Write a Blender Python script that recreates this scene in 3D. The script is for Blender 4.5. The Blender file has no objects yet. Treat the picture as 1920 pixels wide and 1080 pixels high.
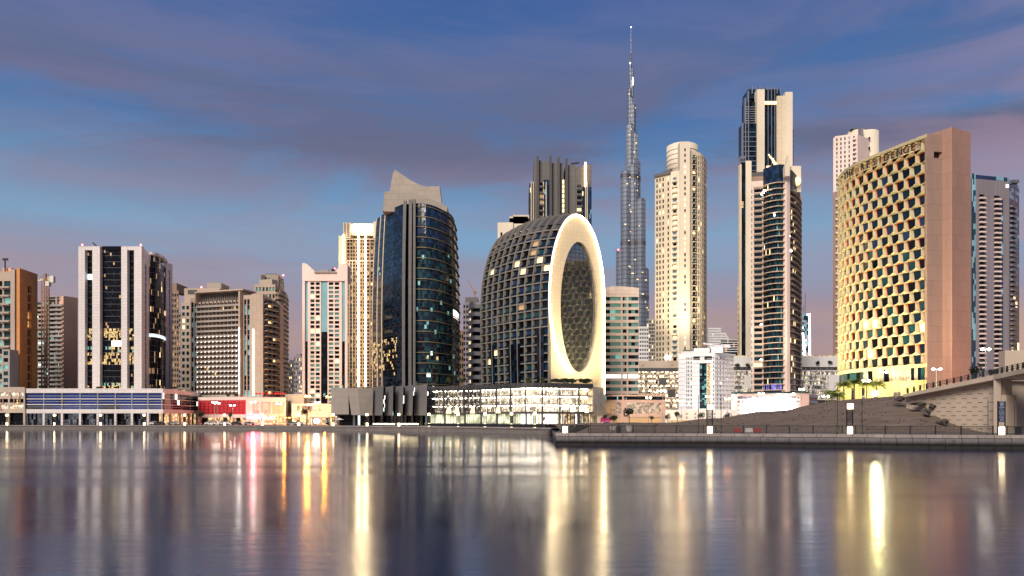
import bpy, math, random
import numpy as np
from math import radians as R, sin, cos, pi, sqrt
random.seed(7)
scene = bpy.context.scene
col = scene.collection
# ------------------------------------------------------------ camera
FP, HC, YH = 1500.0, 4.0, 786.0          # focal length in photo pixels, eye height, horizon row
cam = bpy.data.objects.new('camera', bpy.data.cameras.new('camera')); col.objects.link(cam)
cam.location = (0, 0, HC); cam.rotation_euler = (R(90), 0, 0)
cam.data.sensor_width = 36; cam.data.lens = FP / 1920 * 36
cam.data.shift_y = (YH - 540) / 1920
cam.data.clip_start = 0.5; cam.data.clip_end = 30000
scene.camera = cam
scene.cycles.use_denoising = True
scene.cycles.max_bounces = 6
scene.cycles.diffuse_bounces = 2
scene.cycles.glossy_bounces = 4
scene.cycles.sample_clamp_indirect = 6
# ------------------------------------------------------------ view and light
scene.view_settings.view_transform = 'Standard'
scene.view_settings.look = 'None'
scene.view_settings.exposure = 0.25
scene.view_settings.gamma = 1.0

def srgb(r, g, b):
    f = lambda c: (c / 255 / 12.92) if c / 255 <= .04045 else ((c / 255 + .055) / 1.055) ** 2.4
    return (f(r), f(g), f(b), 1)

SUN_EL, SUN_AZ = 38.0, 207.0             # soft evening glow from behind the camera, a little to the left
world = bpy.data.worlds.new('World'); scene.world = world; world.use_nodes = True
nt = world.node_tree; nt.nodes.clear(); N = nt.nodes.new; L = nt.links.new
def math_(op, a, b=None, c=None, clamp=False):
    n = N('ShaderNodeMath'); n.operation = op; n.use_clamp = clamp
    for i, v in enumerate((a, b, c)):
        if v is None: continue
        if isinstance(v, (int, float)): n.inputs[i].default_value = v
        else: L(v, n.inputs[i])
    return n.outputs[0]
def ramp_(fac, stops, mode='LINEAR'):
    n = N('ShaderNodeValToRGB'); n.color_ramp.interpolation = mode
    el = n.color_ramp.elements
    while len(el) < len(stops): el.new(0.5)
    for e, (p, c) in zip(el, stops): e.position = p; e.color = c
    L(fac, n.inputs[0]); return n.outputs[0]
def mix_(fac, a, b, blend='MIX'):
    n = N('ShaderNodeMix'); n.data_type = 'RGBA'; n.blend_type = blend
    for i, v in ((0, fac), (6, a), (7, b)):
        if isinstance(v, (int, float)): n.inputs[i].default_value = v
        elif isinstance(v, tuple): n.inputs[i].default_value = v
        else: L(v, n.inputs[i])
    return n.outputs[2]
tc = N('ShaderNodeTexCoord')
sep = N('ShaderNodeSeparateXYZ'); L(tc.outputs['Generated'], sep.inputs[0])
sx, sy, sz = sep.outputs
up = math_('MAXIMUM', sz, 0.0)
base = ramp_(up, [(0.0, srgb(142, 124, 138)), (0.06, srgb(164, 142, 148)), (0.14, srgb(152, 148, 168)),
                  (0.22, srgb(122, 164, 198)), (0.33, srgb(82, 120, 170)), (0.48, srgb(56, 92, 154)), (1.0, srgb(36, 58, 110))])
# cloud layers: noise over the sky direction, flattened into long streaks
def cloud(scale, zs, detail, lo, hi, off, dist=0.6, rough=.55):
    mp = N('ShaderNodeMapping'); mp.inputs['Scale'].default_value = (1.0, 1.0, zs); mp.inputs['Location'].default_value = off
    L(tc.outputs['Generated'], mp.inputs[0])
    nz = N('ShaderNodeTexNoise'); nz.inputs['Scale'].default_value = scale; nz.inputs['Detail'].default_value = detail
    nz.inputs['Roughness'].default_value = rough; nz.inputs['Distortion'].default_value = dist
    L(mp.outputs[0], nz.inputs[0])
    mr = N('ShaderNodeMapRange'); mr.interpolation_type = 'SMOOTHSTEP'
    mr.inputs[1].default_value = lo; mr.inputs[2].default_value = hi
    L(nz.outputs[0], mr.inputs[0]); return mr.outputs[0]
c1 = cloud(1.5, 4.2, 8, .39, .60, (0.62, 0.1, 1.15), 1.1, .6)
c2 = cloud(2.6, 6.0, 6, .40, .64, (3.1, 1.7, 0.4), 1.0)
c3 = cloud(5.5, 5.0, 6, .50, .80, (7.3, 2.2, 5.4), 0.8)
ccol = ramp_(up, [(0.0, srgb(152, 126, 132)), (0.10, srgb(180, 148, 138)), (0.17, srgb(164, 138, 146)), (0.26, srgb(146, 122, 138)),
                  (0.31, srgb(106, 104, 128)), (0.40, srgb(96, 108, 146)), (0.5, srgb(96, 112, 160)), (1, srgb(60, 80, 130))])
wide = math_('MULTIPLY', c1, ramp_(up, [(0, (.55,)*3+(1,)), (.14, (.6,)*3+(1,)), (.22, (.25,)*3+(1,)), (.30, (.85,)*3+(1,)), (.39, (.85,)*3+(1,)), (.46, (.28,)*3+(1,)), (1, (.3,)*3+(1,))]))
sky1 = mix_(wide, base, ccol)
# warm thin cloud, more of it towards the right of the view
rightness = ramp_(sx, [(0.35, (0.15, .15, .15, 1)), (0.75, (1, 1, 1, 1))])
warmc = ramp_(up, [(0.0, srgb(160, 128, 128)), (0.08, srgb(216, 176, 142)), (0.2, srgb(184, 140, 146)), (0.42, srgb(158, 142, 170)), (0.6, srgb(110, 120, 165))])
f2 = math_('MULTIPLY', math_('MULTIPLY', c2, rightness), 0.9)
sky2 = mix_(f2, sky1, warmc)
sky3 = mix_(math_('MULTIPLY', c3, 0.14), sky2, srgb(120, 112, 142))
# physical sky for the afterglow opposite the view
nish = N('ShaderNodeTexSky'); nish.sky_type = 'NISHITA'; nish.sun_disc = False
nish.sun_elevation = R(SUN_EL); nish.sun_rotation = R(SUN_AZ)
nish.air_density = 1.5; nish.dust_density = 2.5; nish.ozone_density = 2.0
behind = ramp_(math_('MULTIPLY_ADD', sy, -0.5, 0.5), [(0.50, (0, 0, 0, 1)), (0.95, (1, 1, 1, 1))])
nsc = mix_(1.0, nish.outputs[0], (0.035, 0.035, 0.035, 1), 'MULTIPLY')
sky4 = mix_(math_('MULTIPLY', behind, 0.3), sky3, nsc)
bg = N('ShaderNodeBackground'); L(sky4, bg.inputs[0]); bg.inputs[1].default_value = 0.86
wo = N('ShaderNodeOutputWorld'); L(bg.outputs[0], wo.inputs[0])
# the last light of the sun, a wide soft glow
sl = bpy.data.lights.new('sun', 'SUN'); sl.energy = 3.7; sl.angle = R(30); sl.color = (1.0, 0.86, 0.70)
sun = bpy.data.objects.new('sun', sl); col.objects.link(sun)
sun.location = (-50, -100, 120)
a = R(SUN_AZ)    # azimuth clockwise from +Y: direction towards the sun
import mathutils
sdir = mathutils.Vector((sin(a) * cos(R(SUN_EL)), cos(a) * cos(R(SUN_EL)), sin(R(SUN_EL))))
sun.rotation_euler = sdir.to_track_quat('Z', 'Y').to_euler()

# ------------------------------------------------------------ materials
M = {}
def mat(name, color, rough=.7, metal=0.0, emit=None, es=1.0, brick=None, noise=0.12, nscale=.08, spec=.5, bump=0.0, coat=0.0, var=0.0, ior=1.5):
    m = bpy.data.materials.new(name); m.use_nodes = True
    t = m.node_tree; n = t.nodes; b = n['Principled BSDF']
    b.inputs['Roughness'].default_value = rough; b.inputs['Metallic'].default_value = metal
    b.inputs['Specular IOR Level'].default_value = spec; b.inputs['IOR'].default_value = ior
    c = tuple(color[:3]) + (1,)
    src = None
    if brick:
        uv = n.new('ShaderNodeTexCoord'); br = n.new('ShaderNodeTexBrick')
        w, h, mo, off = brick[:4]
        br.offset = off; br.inputs['Scale'].default_value = 1; br.inputs['Brick Width'].default_value = w
        br.inputs['Row Height'].default_value = h; br.inputs['Mortar Size'].default_value = mo
        v = brick[4] if len(brick) > 4 else .06
        br.inputs['Color1'].default_value = tuple(x * (1 - v) for x in c[:3]) + (1,)
        br.inputs['Color2'].default_value = tuple(min(1, x * (1 + v)) for x in c[:3]) + (1,)
        mc = brick[5] if len(brick) > 5 else .55
        br.inputs['Mortar'].default_value = tuple(x * mc for x in c[:3]) + (1,)
        t.links.new(uv.outputs['UV'], br.inputs[0]); src = br.outputs[0]
    if noise > 0:
        g = n.new('ShaderNodeNewGeometry'); nz = n.new('ShaderNodeTexNoise')
        mp = n.new('ShaderNodeMapping'); mp.inputs['Scale'].default_value = (1, 1, .35)
        t.links.new(g.outputs['Position'], mp.inputs[0]); t.links.new(mp.outputs[0], nz.inputs[0])
        nz.inputs['Scale'].default_value = nscale; nz.inputs['Detail'].default_value = 6
        mr = n.new('ShaderNodeMapRange'); mr.inputs[1].default_value = .3; mr.inputs[2].default_value = .7
        mr.inputs[3].default_value = 1 - noise; mr.inputs[4].default_value = 1 + noise
        t.links.new(nz.outputs[0], mr.inputs[0])
        mx = n.new('ShaderNodeMix'); mx.data_type = 'RGBA'; mx.blend_type = 'MULTIPLY'; mx.inputs[0].default_value = 1
        if src: t.links.new(src, mx.inputs[6])
        else: mx.inputs[6].default_value = c
        t.links.new(mr.outputs[0], mx.inputs[7]); src = mx.outputs[2]
        if bump:
            bp = n.new('ShaderNodeBump'); bp.inputs['Strength'].default_value = 1; bp.inputs['Distance'].default_value = bump
            t.links.new(nz.outputs[0], bp.inputs['Height']); t.links.new(bp.outputs[0], b.inputs['Normal'])
    if src: t.links.new(src, b.inputs['Base Color'])
    else: b.inputs['Base Color'].default_value = c
    if emit:
        e = tuple(emit[:3]) + (1,)
        b.inputs['Emission Color'].default_value = e; b.inputs['Emission Strength'].default_value = es
        if var:      # uneven glow of lit rooms, screens and gold reflections put into glass
            g = n.new('ShaderNodeTexCoord'); vz = n.new('ShaderNodeTexNoise'); vz.inputs['Scale'].default_value = var; vz.inputs['Detail'].default_value = 4
            t.links.new(g.outputs['UV'], vz.inputs[0])
            mr = n.new('ShaderNodeMapRange'); mr.inputs[1].default_value = .42; mr.inputs[2].default_value = .64
            mr.inputs[3].default_value = es * .06; mr.inputs[4].default_value = es * 1.4
            t.links.new(vz.outputs[0], mr.inputs[0]); t.links.new(mr.outputs[0], b.inputs['Emission Strength'])
    M[name] = m; return m
mat('white_cladding', (.68, .64, .64), .45, brick=(2.2, 1.3, .06, 0, .04, .7), noise=.08)
mat('white_render', (.72, .72, .74), .6, noise=.1)
mat('beige_stone', (.46, .38, .31), .7, brick=(1.8, 1.2, .05, 0, .05, .75))
mat('beige_plain', (.46, .37, .30), .75)
mat('cream_wall', (.66, .57, .43), .7, brick=(3, 3, .08, 0, .04, .8))
mat('cream_pale', (.74, .66, .53), .7)
mat('pink_white', (.76, .62, .57), .6)
mat('pink_panel', (.62, .52, .47), .6, brick=(3, 1.5, .07, 0, .05, .75))
mat('orange_render', (.64, .28, .10), .8, brick=(4, 3.6, .08, 0, .05, .8))
mat('salmon_render', (.68, .43, .33), .8)
mat('brown_render', (.27, .19, .13), .8)
mat('grey_render', (.34, .31, .29), .8)
mat('concrete', (.36, .34, .32), .85, noise=.2, nscale=.3)
mat('dark_grey', (.065, .063, .068), .6)
mat('mid_grey', (.12, .115, .118), .6, brick=(2.4, 3.2, .1, 0, .06, .7))
mat('lilac_grey', (.26, .235, .27), .6, brick=(.8, 40, .12, 0, .1, .6))
mat('dark_metal', (.03, .032, .038), .4, .3)
mat('black_paint', (.012, .014, .02), .45)
mat('steel', (.42, .44, .48), .35, .8, noise=.1)
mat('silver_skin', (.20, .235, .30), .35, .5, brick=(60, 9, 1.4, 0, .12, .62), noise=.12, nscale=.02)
mat('silver_dark', (.12, .12, .14), .5, .5)
mat('crown_stone', (.34, .30, .26), .75, brick=(3, 2.6, .08, .5, .05, .75), noise=.15)
mat('panel_beige', (.28, .25, .23), .7, brick=(2.6, 2.4, .06, 0, .04, .8))
mat('panel_grey', (.12, .118, .125), .7, noise=.1)
mat('ring_cream', (.74, .62, .44), .65, brick=(1.5, 1.5, .05, 0, .03, .82), noise=.06)
mat('rib_grey', (.21, .195, .175), .6)
mat('roof_fin', (.09, .09, .10), .4, .3)
mat('hex_yellow', (.47, .40, .25), .6, noise=.06)
mat('hex_orange', (.75, .14, .03), .6, noise=0)
mat('hotel_wall', (.30, .20, .165), .75, brick=(3.6, 4.4, .09, .5, .04, .82), noise=.08)
mat('hotel_wall_warm', (.37, .22, .175), .75, brick=(3.6, 4.4, .09, .5, .04, .82), noise=.08)
mat('hex_base', (.74, .64, .32), .6, brick=(.7, 30, .16, 0, .08, .6), noise=.05)
mat('peach', (.62, .42, .35), .7)
def glass(name, c, rough=.08, spec=.5, metal=0.0):
    mat(name, c, rough, metal, noise=.25, nscale=.15, spec=spec)
glass('glass_black', (.004, .005, .009), spec=.3)
glass('glass_navy', (.006, .018, .036), .1, .4)
glass('glass_blue', (.014, .035, .10), .12, .5)
glass('glass_royal', (.012, .036, .19), .25, .3)
glass('glass_teal', (.010, .055, .07), .15, .45)
glass('glass_sky', (.20, .42, .50), .2, .6)
glass('glass_seagreen', (.12, .30, .29), .2, .6)
glass('glass_brown', (.05, .038, .03), .15, .5)
glass('mirror_glass', (.30, .33, .36), .03, .5, .9)
mat('lit_warm', (.5, .4, .25), .5, emit=(1, .72, .36), es=1.5, noise=0)
mat('gold_glow', (.05, .04, .03), .2, emit=(1, .66, .26), es=1.1, noise=0, var=1.6)  # glows as lit windows, and as gold city reflections painted into tower glass
mat('lit_white', (.6, .6, .6), .5, emit=(1, .93, .82), es=1.8, noise=0)
mat('lit_cool', (.5, .6, .6), .5, emit=(.75, .95, 1), es=1.2, noise=0)
mat('lit_dim', (.3, .2, .1), .5, emit=(1, .6, .3), es=.35, noise=0)
mat('lit_green', (.1, .3, .28), .4, emit=(.35, .8, .72), es=.35, noise=0)
mat('lit_purple', (.1, .1, .3), .4, emit=(.35, .3, 1), es=.9, noise=0, var=1.2)
mat('led_line', (1, .9, .7), .5, emit=(1, .80, .46), es=13, noise=0)
mat('led_white', (1, 1, .95), .5, emit=(1, .92, .86), es=5, noise=0)
mat('led_amber', (1, .6, .3), .5, emit=(1, .62, .22), es=10, noise=0)
mat('lamp_warm', (1, .9, .7), .5, emit=(1, .74, .40), es=8, noise=0)
mat('street_white', (1, 1, 1), .5, emit=(1, .90, .74), es=30, noise=0)
mat('street_orange', (1, .7, .3), .5, emit=(1, .34, .04), es=90, noise=0)
mat('beacon_red', (1, .1, .1), .5, emit=(1, .12, .12), es=9, noise=0)
mat('screen_white', (1, 1, 1), .5, emit=(.98, .97, 1.0), es=15, noise=0)
mat('string_light', (1, 1, .95), .5, emit=(1, .82, .74), es=3, noise=0)
mat('screen_mark', (.2, .25, .5), .5, emit=(.35, .4, .7), es=.9, noise=0)
mat('red_screen', (.4, .02, .03), .5, emit=(1, .03, .06), es=.2, noise=0, var=1.5)
mat('brass', (.22, .175, .10), .5, .3)
mat('red_neon', (.8, .05, .1), .5, emit=(1, .05, .10), es=32, noise=0)
mat('red_cloth_glow', (.55, .02, .02), .8, emit=(1, .03, .02), es=.25, noise=.2, nscale=2)  # cloth with a faint red glow of its own put in
mat('shop_interior', (.3, .25, .2), .6, emit=(1, .64, .32), es=1.1, noise=0, var=.8)
mat('shop_green', (.5, .55, .4), .6, emit=(.95, 1.0, .66), es=.8, noise=0, var=.22)
mat('garage_light', (.4, .35, .3), .6, emit=(1, .86, .62), es=.85, noise=0, var=.9)
mat('garage_dim', (.2, .18, .15), .6, emit=(1, .80, .62), es=.5, noise=0, var=.6)
mat('dim_interior', (.03, .03, .035), .5, emit=(.7, .8, 1), es=.10, noise=0, var=.8)
mat('kerb_stone', (.15, .135, .13), .8, brick=(1.5, .5, .03, .5, .08, .5), noise=.15, nscale=.6)
mat('cap_stone', (.24, .21, .205), .8, brick=(1.95, 9, .05, 0, .08, .35), noise=.15, nscale=.8)
mat('paving', (.13, .12, .12), .85, brick=(.6, .6, .02, .5, .1, .7), noise=.2, nscale=.5)
mat('bridge_concrete', (.44, .365, .30), .8, noise=.12, nscale=.25)
mat('joint_black', (.012, .011, .011), .9)
mat('joint_dark', (.09, .07, .06), .9)
mat('emblem_dark', (.05, .05, .055), .7)
mat('leaf', (.035, .06, .02), .8, noise=.5, nscale=2)
mat('leaf_dark', (.012, .022, .012), .8, noise=.4, nscale=2)
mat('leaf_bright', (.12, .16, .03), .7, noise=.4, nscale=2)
mat('palm_leaf', (.20, .25, .05), .6, noise=.4, nscale=1)
mat('bark', (.10, .07, .05), .9)
mat('car_white', (.7, .7, .7), .3, coat=1)
mat('car_dark', (.03, .03, .035), .3)
mat('car_silver', (.4, .41, .43), .3, .5)
mat('tyre', (.01, .01, .01), .8)
mat('plastic_red', (.22, .025, .02), .5)
mat('plastic_white', (.42, .40, .39), .5)
mat('magenta', (.4, .02, .15), .5)
mat('fabric_white', (.7, .7, .7), .8)
mat('crane_rust', (.33, .17, .10), .7)
mat('crane_white', (.7, .66, .55), .6)
mat('sign_blue', (.02, .03, .08), .4)
mat('sign_pattern', (.30, .34, .42), .5)
mat('rock', (.07, .06, .055), .9, noise=.3, nscale=.8, bump=.3)

# ------------------------------------------------------------ geometry helpers
def X(px, Y): return (px - 960) * Y / FP
def Z(py, Y): return HC + (YH - py) * Y / FP
def pt(px, Y): return (X(px, Y), Y)

class MB:
    def __init__(s): s.v = []; s.f = []; s.m = []
    def quad(s, a, b, c, d, m=0):
        i = len(s.v); s.v += [a, b, c, d]; s.f.append((i, i + 1, i + 2, i + 3)); s.m.append(m)
    def poly(s, pts, m=0):
        i = len(s.v); s.v += list(pts); s.f.append(tuple(range(i, i + len(pts)))); s.m.append(m)
    def hexa(s, p, m=0):       # p: 4 bottom, 4 top, counter-clockwise from above
        i = len(s.v); s.v += list(p)
        for q in ((0, 3, 2, 1), (4, 5, 6, 7), (0, 1, 5, 4), (1, 2, 6, 5), (2, 3, 7, 6), (3, 0, 4, 7)):
            s.f.append(tuple(i + k for k in q)); s.m.append(m)
    def box(s, x0, y0, z0, x1, y1, z1, m=0):
        s.hexa([(x0, y0, z0), (x1, y0, z0), (x1, y1, z0), (x0, y1, z0), (x0, y0, z1), (x1, y0, z1), (x1, y1, z1), (x0, y1, z1)], m)
    def prism(s, poly, z0, z1, m=0, caps=True):
        i = len(s.v); n = len(poly)
        zz0 = z0 if isinstance(z0, (list, tuple)) else [z0] * n
        zz1 = z1 if isinstance(z1, (list, tuple)) else [z1] * n
        s.v += [(p[0], p[1], z) for p, z in zip(poly, zz0)] + [(p[0], p[1], z) for p, z in zip(poly, zz1)]
        for k in range(n):
            j = (k + 1) % n
            s.f.append((i + k, i + j, i + n + j, i + n + k)); s.m.append(m)
        if caps:
            s.f.append(tuple(i + n + k for k in range(n))); s.m.append(m)
            s.f.append(tuple(i + k for k in reversed(range(n)))); s.m.append(m)
    def cyl(s, x, y, r, z0, z1, n=16, m=0, r1=None, a0=0):
        r1 = r if r1 is None else r1; i = len(s.v)
        for zz, rr in ((z0, r), (z1, r1)):
            for k in range(n):
                a = a0 + 2 * pi * k / n; s.v.append((x + rr * cos(a), y + rr * sin(a), zz))
        for k in range(n):
            j = (k + 1) % n; s.f.append((i + k, i + j, i + n + j, i + n + k)); s.m.append(m)
        s.f.append(tuple(i + n + k for k in range(n))); s.m.append(m)
        s.f.append(tuple(i + k for k in reversed(range(n)))); s.m.append(m)
    def bar(s, p, q, w, h=None, m=0):
        h = h or w
        p = mathutils.Vector(p); q = mathutils.Vector(q); d = (q - p)
        if d.length < 1e-6: return
        d.normalize(); u = d.cross(mathutils.Vector((0, 0, 1)))
        if u.length < 1e-3: u = mathutils.Vector((1, 0, 0))
        u.normalize(); v = u.cross(d); u *= w / 2; v *= h / 2
        s.hexa([tuple(k) for k in (p - u - v, p + u - v, p + u + v, p - u + v, q - u - v, q + u - v, q + u + v, q - u + v)], m)
    def ball(s, c, r, n=10, k=6, m=0, sz=1.0, jit=0):
        i = len(s.v); rr = lambda: 1 + random.uniform(-jit, jit)
        for a in range(k + 1):
            th = pi * a / k
            for b in range(n):
                ph = 2 * pi * b / n; q = rr()
                s.v.append((c[0] + r * q * sin(th) * cos(ph), c[1] + r * q * sin(th) * sin(ph), c[2] + r * sz * q * cos(th)))
        for a in range(k):
            for b in range(n):
                j = (b + 1) % n
                s.f.append((i + a * n + b, i + (a + 1) * n + b, i + (a + 1) * n + j, i + a * n + j)); s.m.append(m)
    def build(s, name, mats, parent=None, smooth=False):
        if not s.v: return None
        me = bpy.data.meshes.new(name); me.from_pydata(s.v, [], s.f)
        if not isinstance(mats, (list, tuple)): mats = [mats]
        for mm in mats: me.materials.append(M[mm] if isinstance(mm, str) else mm)
        nf = len(me.polygons)
        if len(mats) > 1: me.polygons.foreach_set('material_index', s.m)
        if smooth: me.polygons.foreach_set('use_smooth', [True] * nf)
        me.update()
        uvl = me.uv_layers.new(name='UVMap')
        nv = len(me.vertices); nl = len(me.loops)
        co = np.empty(nv * 3, 'f'); me.vertices.foreach_get('co', co); co = co.reshape(-1, 3)
        nr = np.empty(nf * 3, 'f'); me.polygons.foreach_get('normal', nr); nr = nr.reshape(-1, 3)
        tot = np.empty(nf, 'i'); me.polygons.foreach_get('loop_total', tot)
        li = np.empty(nl, 'i'); me.loops.foreach_get('vertex_index', li)
        fi = np.repeat(np.arange(nf), tot); p = co[li]; q = nr[fi]
        h = np.hypot(q[:, 0], q[:, 1]); flat = h < .5; h[h < 1e-6] = 1
        u = (-q[:, 1] * p[:, 0] + q[:, 0] * p[:, 1]) / h; w = p[:, 2].copy()
        u[flat] = p[flat, 0]; w[flat] = p[flat, 1]
        uvl.data.foreach_set('uv', np.stack([u, w], 1).astype('f').ravel())
        o = bpy.data.objects.new(name, me); col.objects.link(o)
        if parent is not None:
            o.parent = parent
            if parent.type == 'EMPTY' and parent.get('_w', 0): o.location = tuple(-k for k in parent.location)
        return o

def tag(o, label=None, cat=None, group=None, kind=None):
    if label: o['label'] = label
    if cat: o['category'] = cat
    if group: o['group'] = group
    if kind: o['kind'] = kind
    return o
def thing(name, label, cat, loc=(0, 0, 0), group=None, world=True):
    """an Empty at the thing's base; with world=True its parts are modelled in world coordinates"""
    o = bpy.data.objects.new(name, None); col.objects.link(o); o.location = loc
    o.empty_display_size = 1
    if world: o['_w'] = 1
    return tag(o, label, cat, group)
def kids(o): return [c for c in bpy.data.objects if c.parent == o]
_CH = {}
def dup(root, loc, label, rz=0.0, scale=1.0):
    """a copy of a thing with copies of its parts and sub-parts"""
    def cp(o, par):
        if o.name not in _CH: _CH[o.name] = kids(o)
        c = o.copy(); col.objects.link(c)
        if par is not None: c.parent = par
        for k in _CH[o.name]: cp(k, c)
        return c
    c = cp(root, None)
    c.location = loc; c.rotation_euler = (0, 0, rz); c.scale = (scale,) * 3
    c['label'] = label
    return c

def pick(w):
    if len(w) > 1: w = {k: (x * 1.7 if k in ('lit_warm', 'lit_dim') else x) for k, x in w.items()}
    r = random.random() * sum(w.values())
    for k, x in w.items():
        r -= x
        if r <= 0: return k
    return k

class Fr:
    """a facade line seen from outside: A on the left, B on the right"""
    def __init__(s, A, B):
        s.A = A; s.B = B; dx, dy = B[0] - A[0], B[1] - A[1]; s.L = sqrt(dx * dx + dy * dy)
        s.u = (dx / s.L, dy / s.L); s.n = (s.u[1], -s.u[0])
    def p(s, t, d, z): return (s.A[0] + s.u[0] * t + s.n[0] * d, s.A[1] + s.u[1] * t + s.n[1] * d, z)
    def s(s, px):
        k = (px - 960) / FP     # x = k*y
        den = s.u[0] - k * s.u[1]
        return (k * s.A[1] - s.A[0]) / den
    def z(s, py, px):
        t = s.s(px); return Z(py, s.A[1] + s.u[1] * t)
    def box(s, mb, s0, s1, d0, d1, z0, z1, m=0):
        mb.hexa([s.p(s0, d1, z0), s.p(s1, d1, z0), s.p(s1, d0, z0), s.p(s0, d0, z0), s.p(s0, d1, z1), s.p(s1, d1, z1), s.p(s1, d0, z1), s.p(s0, d0, z1)], m)
    def pane(s, mb, s0, s1, d, z0, z1, m=0, tilt=0.0):
        t1, t2, t3 = (random.uniform(-tilt, tilt) for _ in range(3))
        mb.quad(s.p(s0, d + t1, z0), s.p(s1, d + t2, z0), s.p(s1, d + t2 + t3, z1), s.p(s0, d + t1 + t3, z1), m)
def emit_windows(items, parent, limit=100, name='window'):
    """items: (quad of four points, material). The largest in view become parts, the rest one part of kind stuff"""
    def area(it):
        q = it[0]; w = math.dist(q[0][:2], q[1][:2]); h = abs(q[2][2] - q[1][2]); return -w * h / (q[0][1] ** 2) + random.random() * 1e-9
    items = sorted(items, key=area)
    for q, m in items[:limit]:
        mb = MB(); mb.quad(*q); mb.build(name, m, parent)
    rest = items[limit:]
    if rest:
        ms = sorted({m for _, m in rest}); mb = MB()
        for q, m in rest: mb.quad(*q, ms.index(m))
        tag(mb.build(name + '_array', ms, parent), kind='stuff')
def emit_boxes(items, parent, mats, name, limit=100):
    """items: functions that add one piece to a mesh builder"""
    for fn in items[:limit]:
        mb = MB(); fn(mb); mb.build(name, mats, parent)
    if items[limit:]:
        mb = MB()
        for fn in items[limit:]: fn(mb)
        tag(mb.build(name + '_array', mats, parent), kind='stuff')
def rows(z0, z1, pitch, frac=.55, low=.22):
    n = max(1, int(round((z1 - z0) / pitch))); h = (z1 - z0) / n
    return [(z0 + h * (k + low), z0 + h * (k + low + frac)) for k in range(n)]
def cols(s0, s1, n, frac=.6):
    w = (s1 - s0) / n
    return [(s0 + w * (k + .5 - frac / 2), s0 + w * (k + .5 + frac / 2)) for k in range(n)]
def grid(mb, wins, fr, S, ZR, cs, rs, gl, rec=.45, tilt=.03):
    """wall with real openings: piers and spandrels into mb, panes appended to wins"""
    s = S[0]
    for (a, b) in cs:
        if a - s > .01: fr.box(mb, s, a, -rec - .1, 0, *ZR)
        z = ZR[0]
        for (c, d) in rs:
            fr.box(mb, a - .002, b + .002, -rec - .1, -.004, z, c); z = d
            t = random.uniform(-tilt, tilt)
            wins.append(([fr.p(a, -rec + t, c), fr.p(b, -rec - t, c), fr.p(b, -rec - t, d), fr.p(a, -rec + t, d)], pick(gl)))
        fr.box(mb, a - .002, b + .002, -rec - .1, -.004, z, ZR[1]); s = b
    if S[1] - s > .01: fr.box(mb, s, S[1], -rec - .1, 0, *ZR)
def curtain(mb, fr, S, ZR, nc, nr, ms, gl, d=0.0, tilt=.05, run=0):
    tilt *= .35
    """glass skin of separate, slightly uneven panes; materials by weight; ms = material list"""
    w = (S[1] - S[0]) / nc; h = (ZR[1] - ZR[0]) / nr
    for j in range(nr):
        last = pick(gl)
        for i in range(nc):
            if random.random() > run: last = pick(gl)
            fr.pane(mb, S[0] + w * i, S[0] + w * (i + 1), d, ZR[0] + h * j, ZR[0] + h * (j + 1), ms.index(last), tilt)
def mullions(mb, fr, S, ZR, nc, nr, w=.15, d=.15, off=0.0, hz=True, vt=True):
    if vt:
        for i in range(nc + 1):
            c = S[0] + (S[1] - S[0]) * i / nc; fr.box(mb, c - w / 2, c + w / 2, off, off + d, *ZR)
    if hz:
        for j in range(nr + 1):
            c = ZR[0] + (ZR[1] - ZR[0]) * j / nr; fr.box(mb, S[0], S[1], off, off + d + .03, c - w / 2, c + w / 2)
def core(poly, z0, z1, m, parent, name='core'):
    mb = MB(); mb.prism(poly, z0, z1); return mb.build(name, m, parent)
def offset_path(path, d):
    out = []
    n = len(path)
    for i, p in enumerate(path):
        a = path[max(0, i - 1)]; b = path[min(n - 1, i + 1)]
        dx, dy = b[0] - a[0], b[1] - a[1]; l = sqrt(dx * dx + dy * dy) or 1
        out.append((p[0] + dy / l * d, p[1] - dx / l * d))
    return out
def band(mb, path, d0, d1, z0, z1, m=0):
    """a ledge that follows a wall line, from offset d0 to d1 (outward)"""
    a = offset_path(path, d0); b = offset_path(path, d1)
    i0 = len(mb.v); n = len(path)
    for k in range(n):
        mb.v += [(b[k][0], b[k][1], z0), (b[k][0], b[k][1], z1), (a[k][0], a[k][1], z1), (a[k][0], a[k][1], z0)]
    for k in range(n - 1):
        i = i0 + 4 * k
        for e in range(4):
            f = (e + 1) % 4
            mb.f.append((i + e, i + 4 + e, i + 4 + f, i + f)); mb.m.append(m)
    mb.f.append((i0, i0 + 1, i0 + 2, i0 + 3)); mb.m.append(m)
    i = i0 + 4 * (n - 1); mb.f.append((i + 3, i + 2, i + 1, i)); mb.m.append(m)
def smooth_path(pts, n=4):
    """Catmull-Rom through pts"""
    out = []
    P = [pts[0]] + list(pts) + [pts[-1]]
    for i in range(1, len(P) - 2):
        for k in range(n):
            t = k / n; a, b, c, d = P[i - 1], P[i], P[i + 1], P[i + 2]
            out.append(tuple(.5 * ((2 * b[q]) + (-a[q] + c[q]) * t + (2 * a[q] - 5 * b[q] + 4 * c[q] - d[q]) * t * t + (-a[q] + 3 * b[q] - 3 * c[q] + d[q]) * t ** 3) for q in (0, 1)))
    out.append(tuple(pts[-1])); return out
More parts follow.
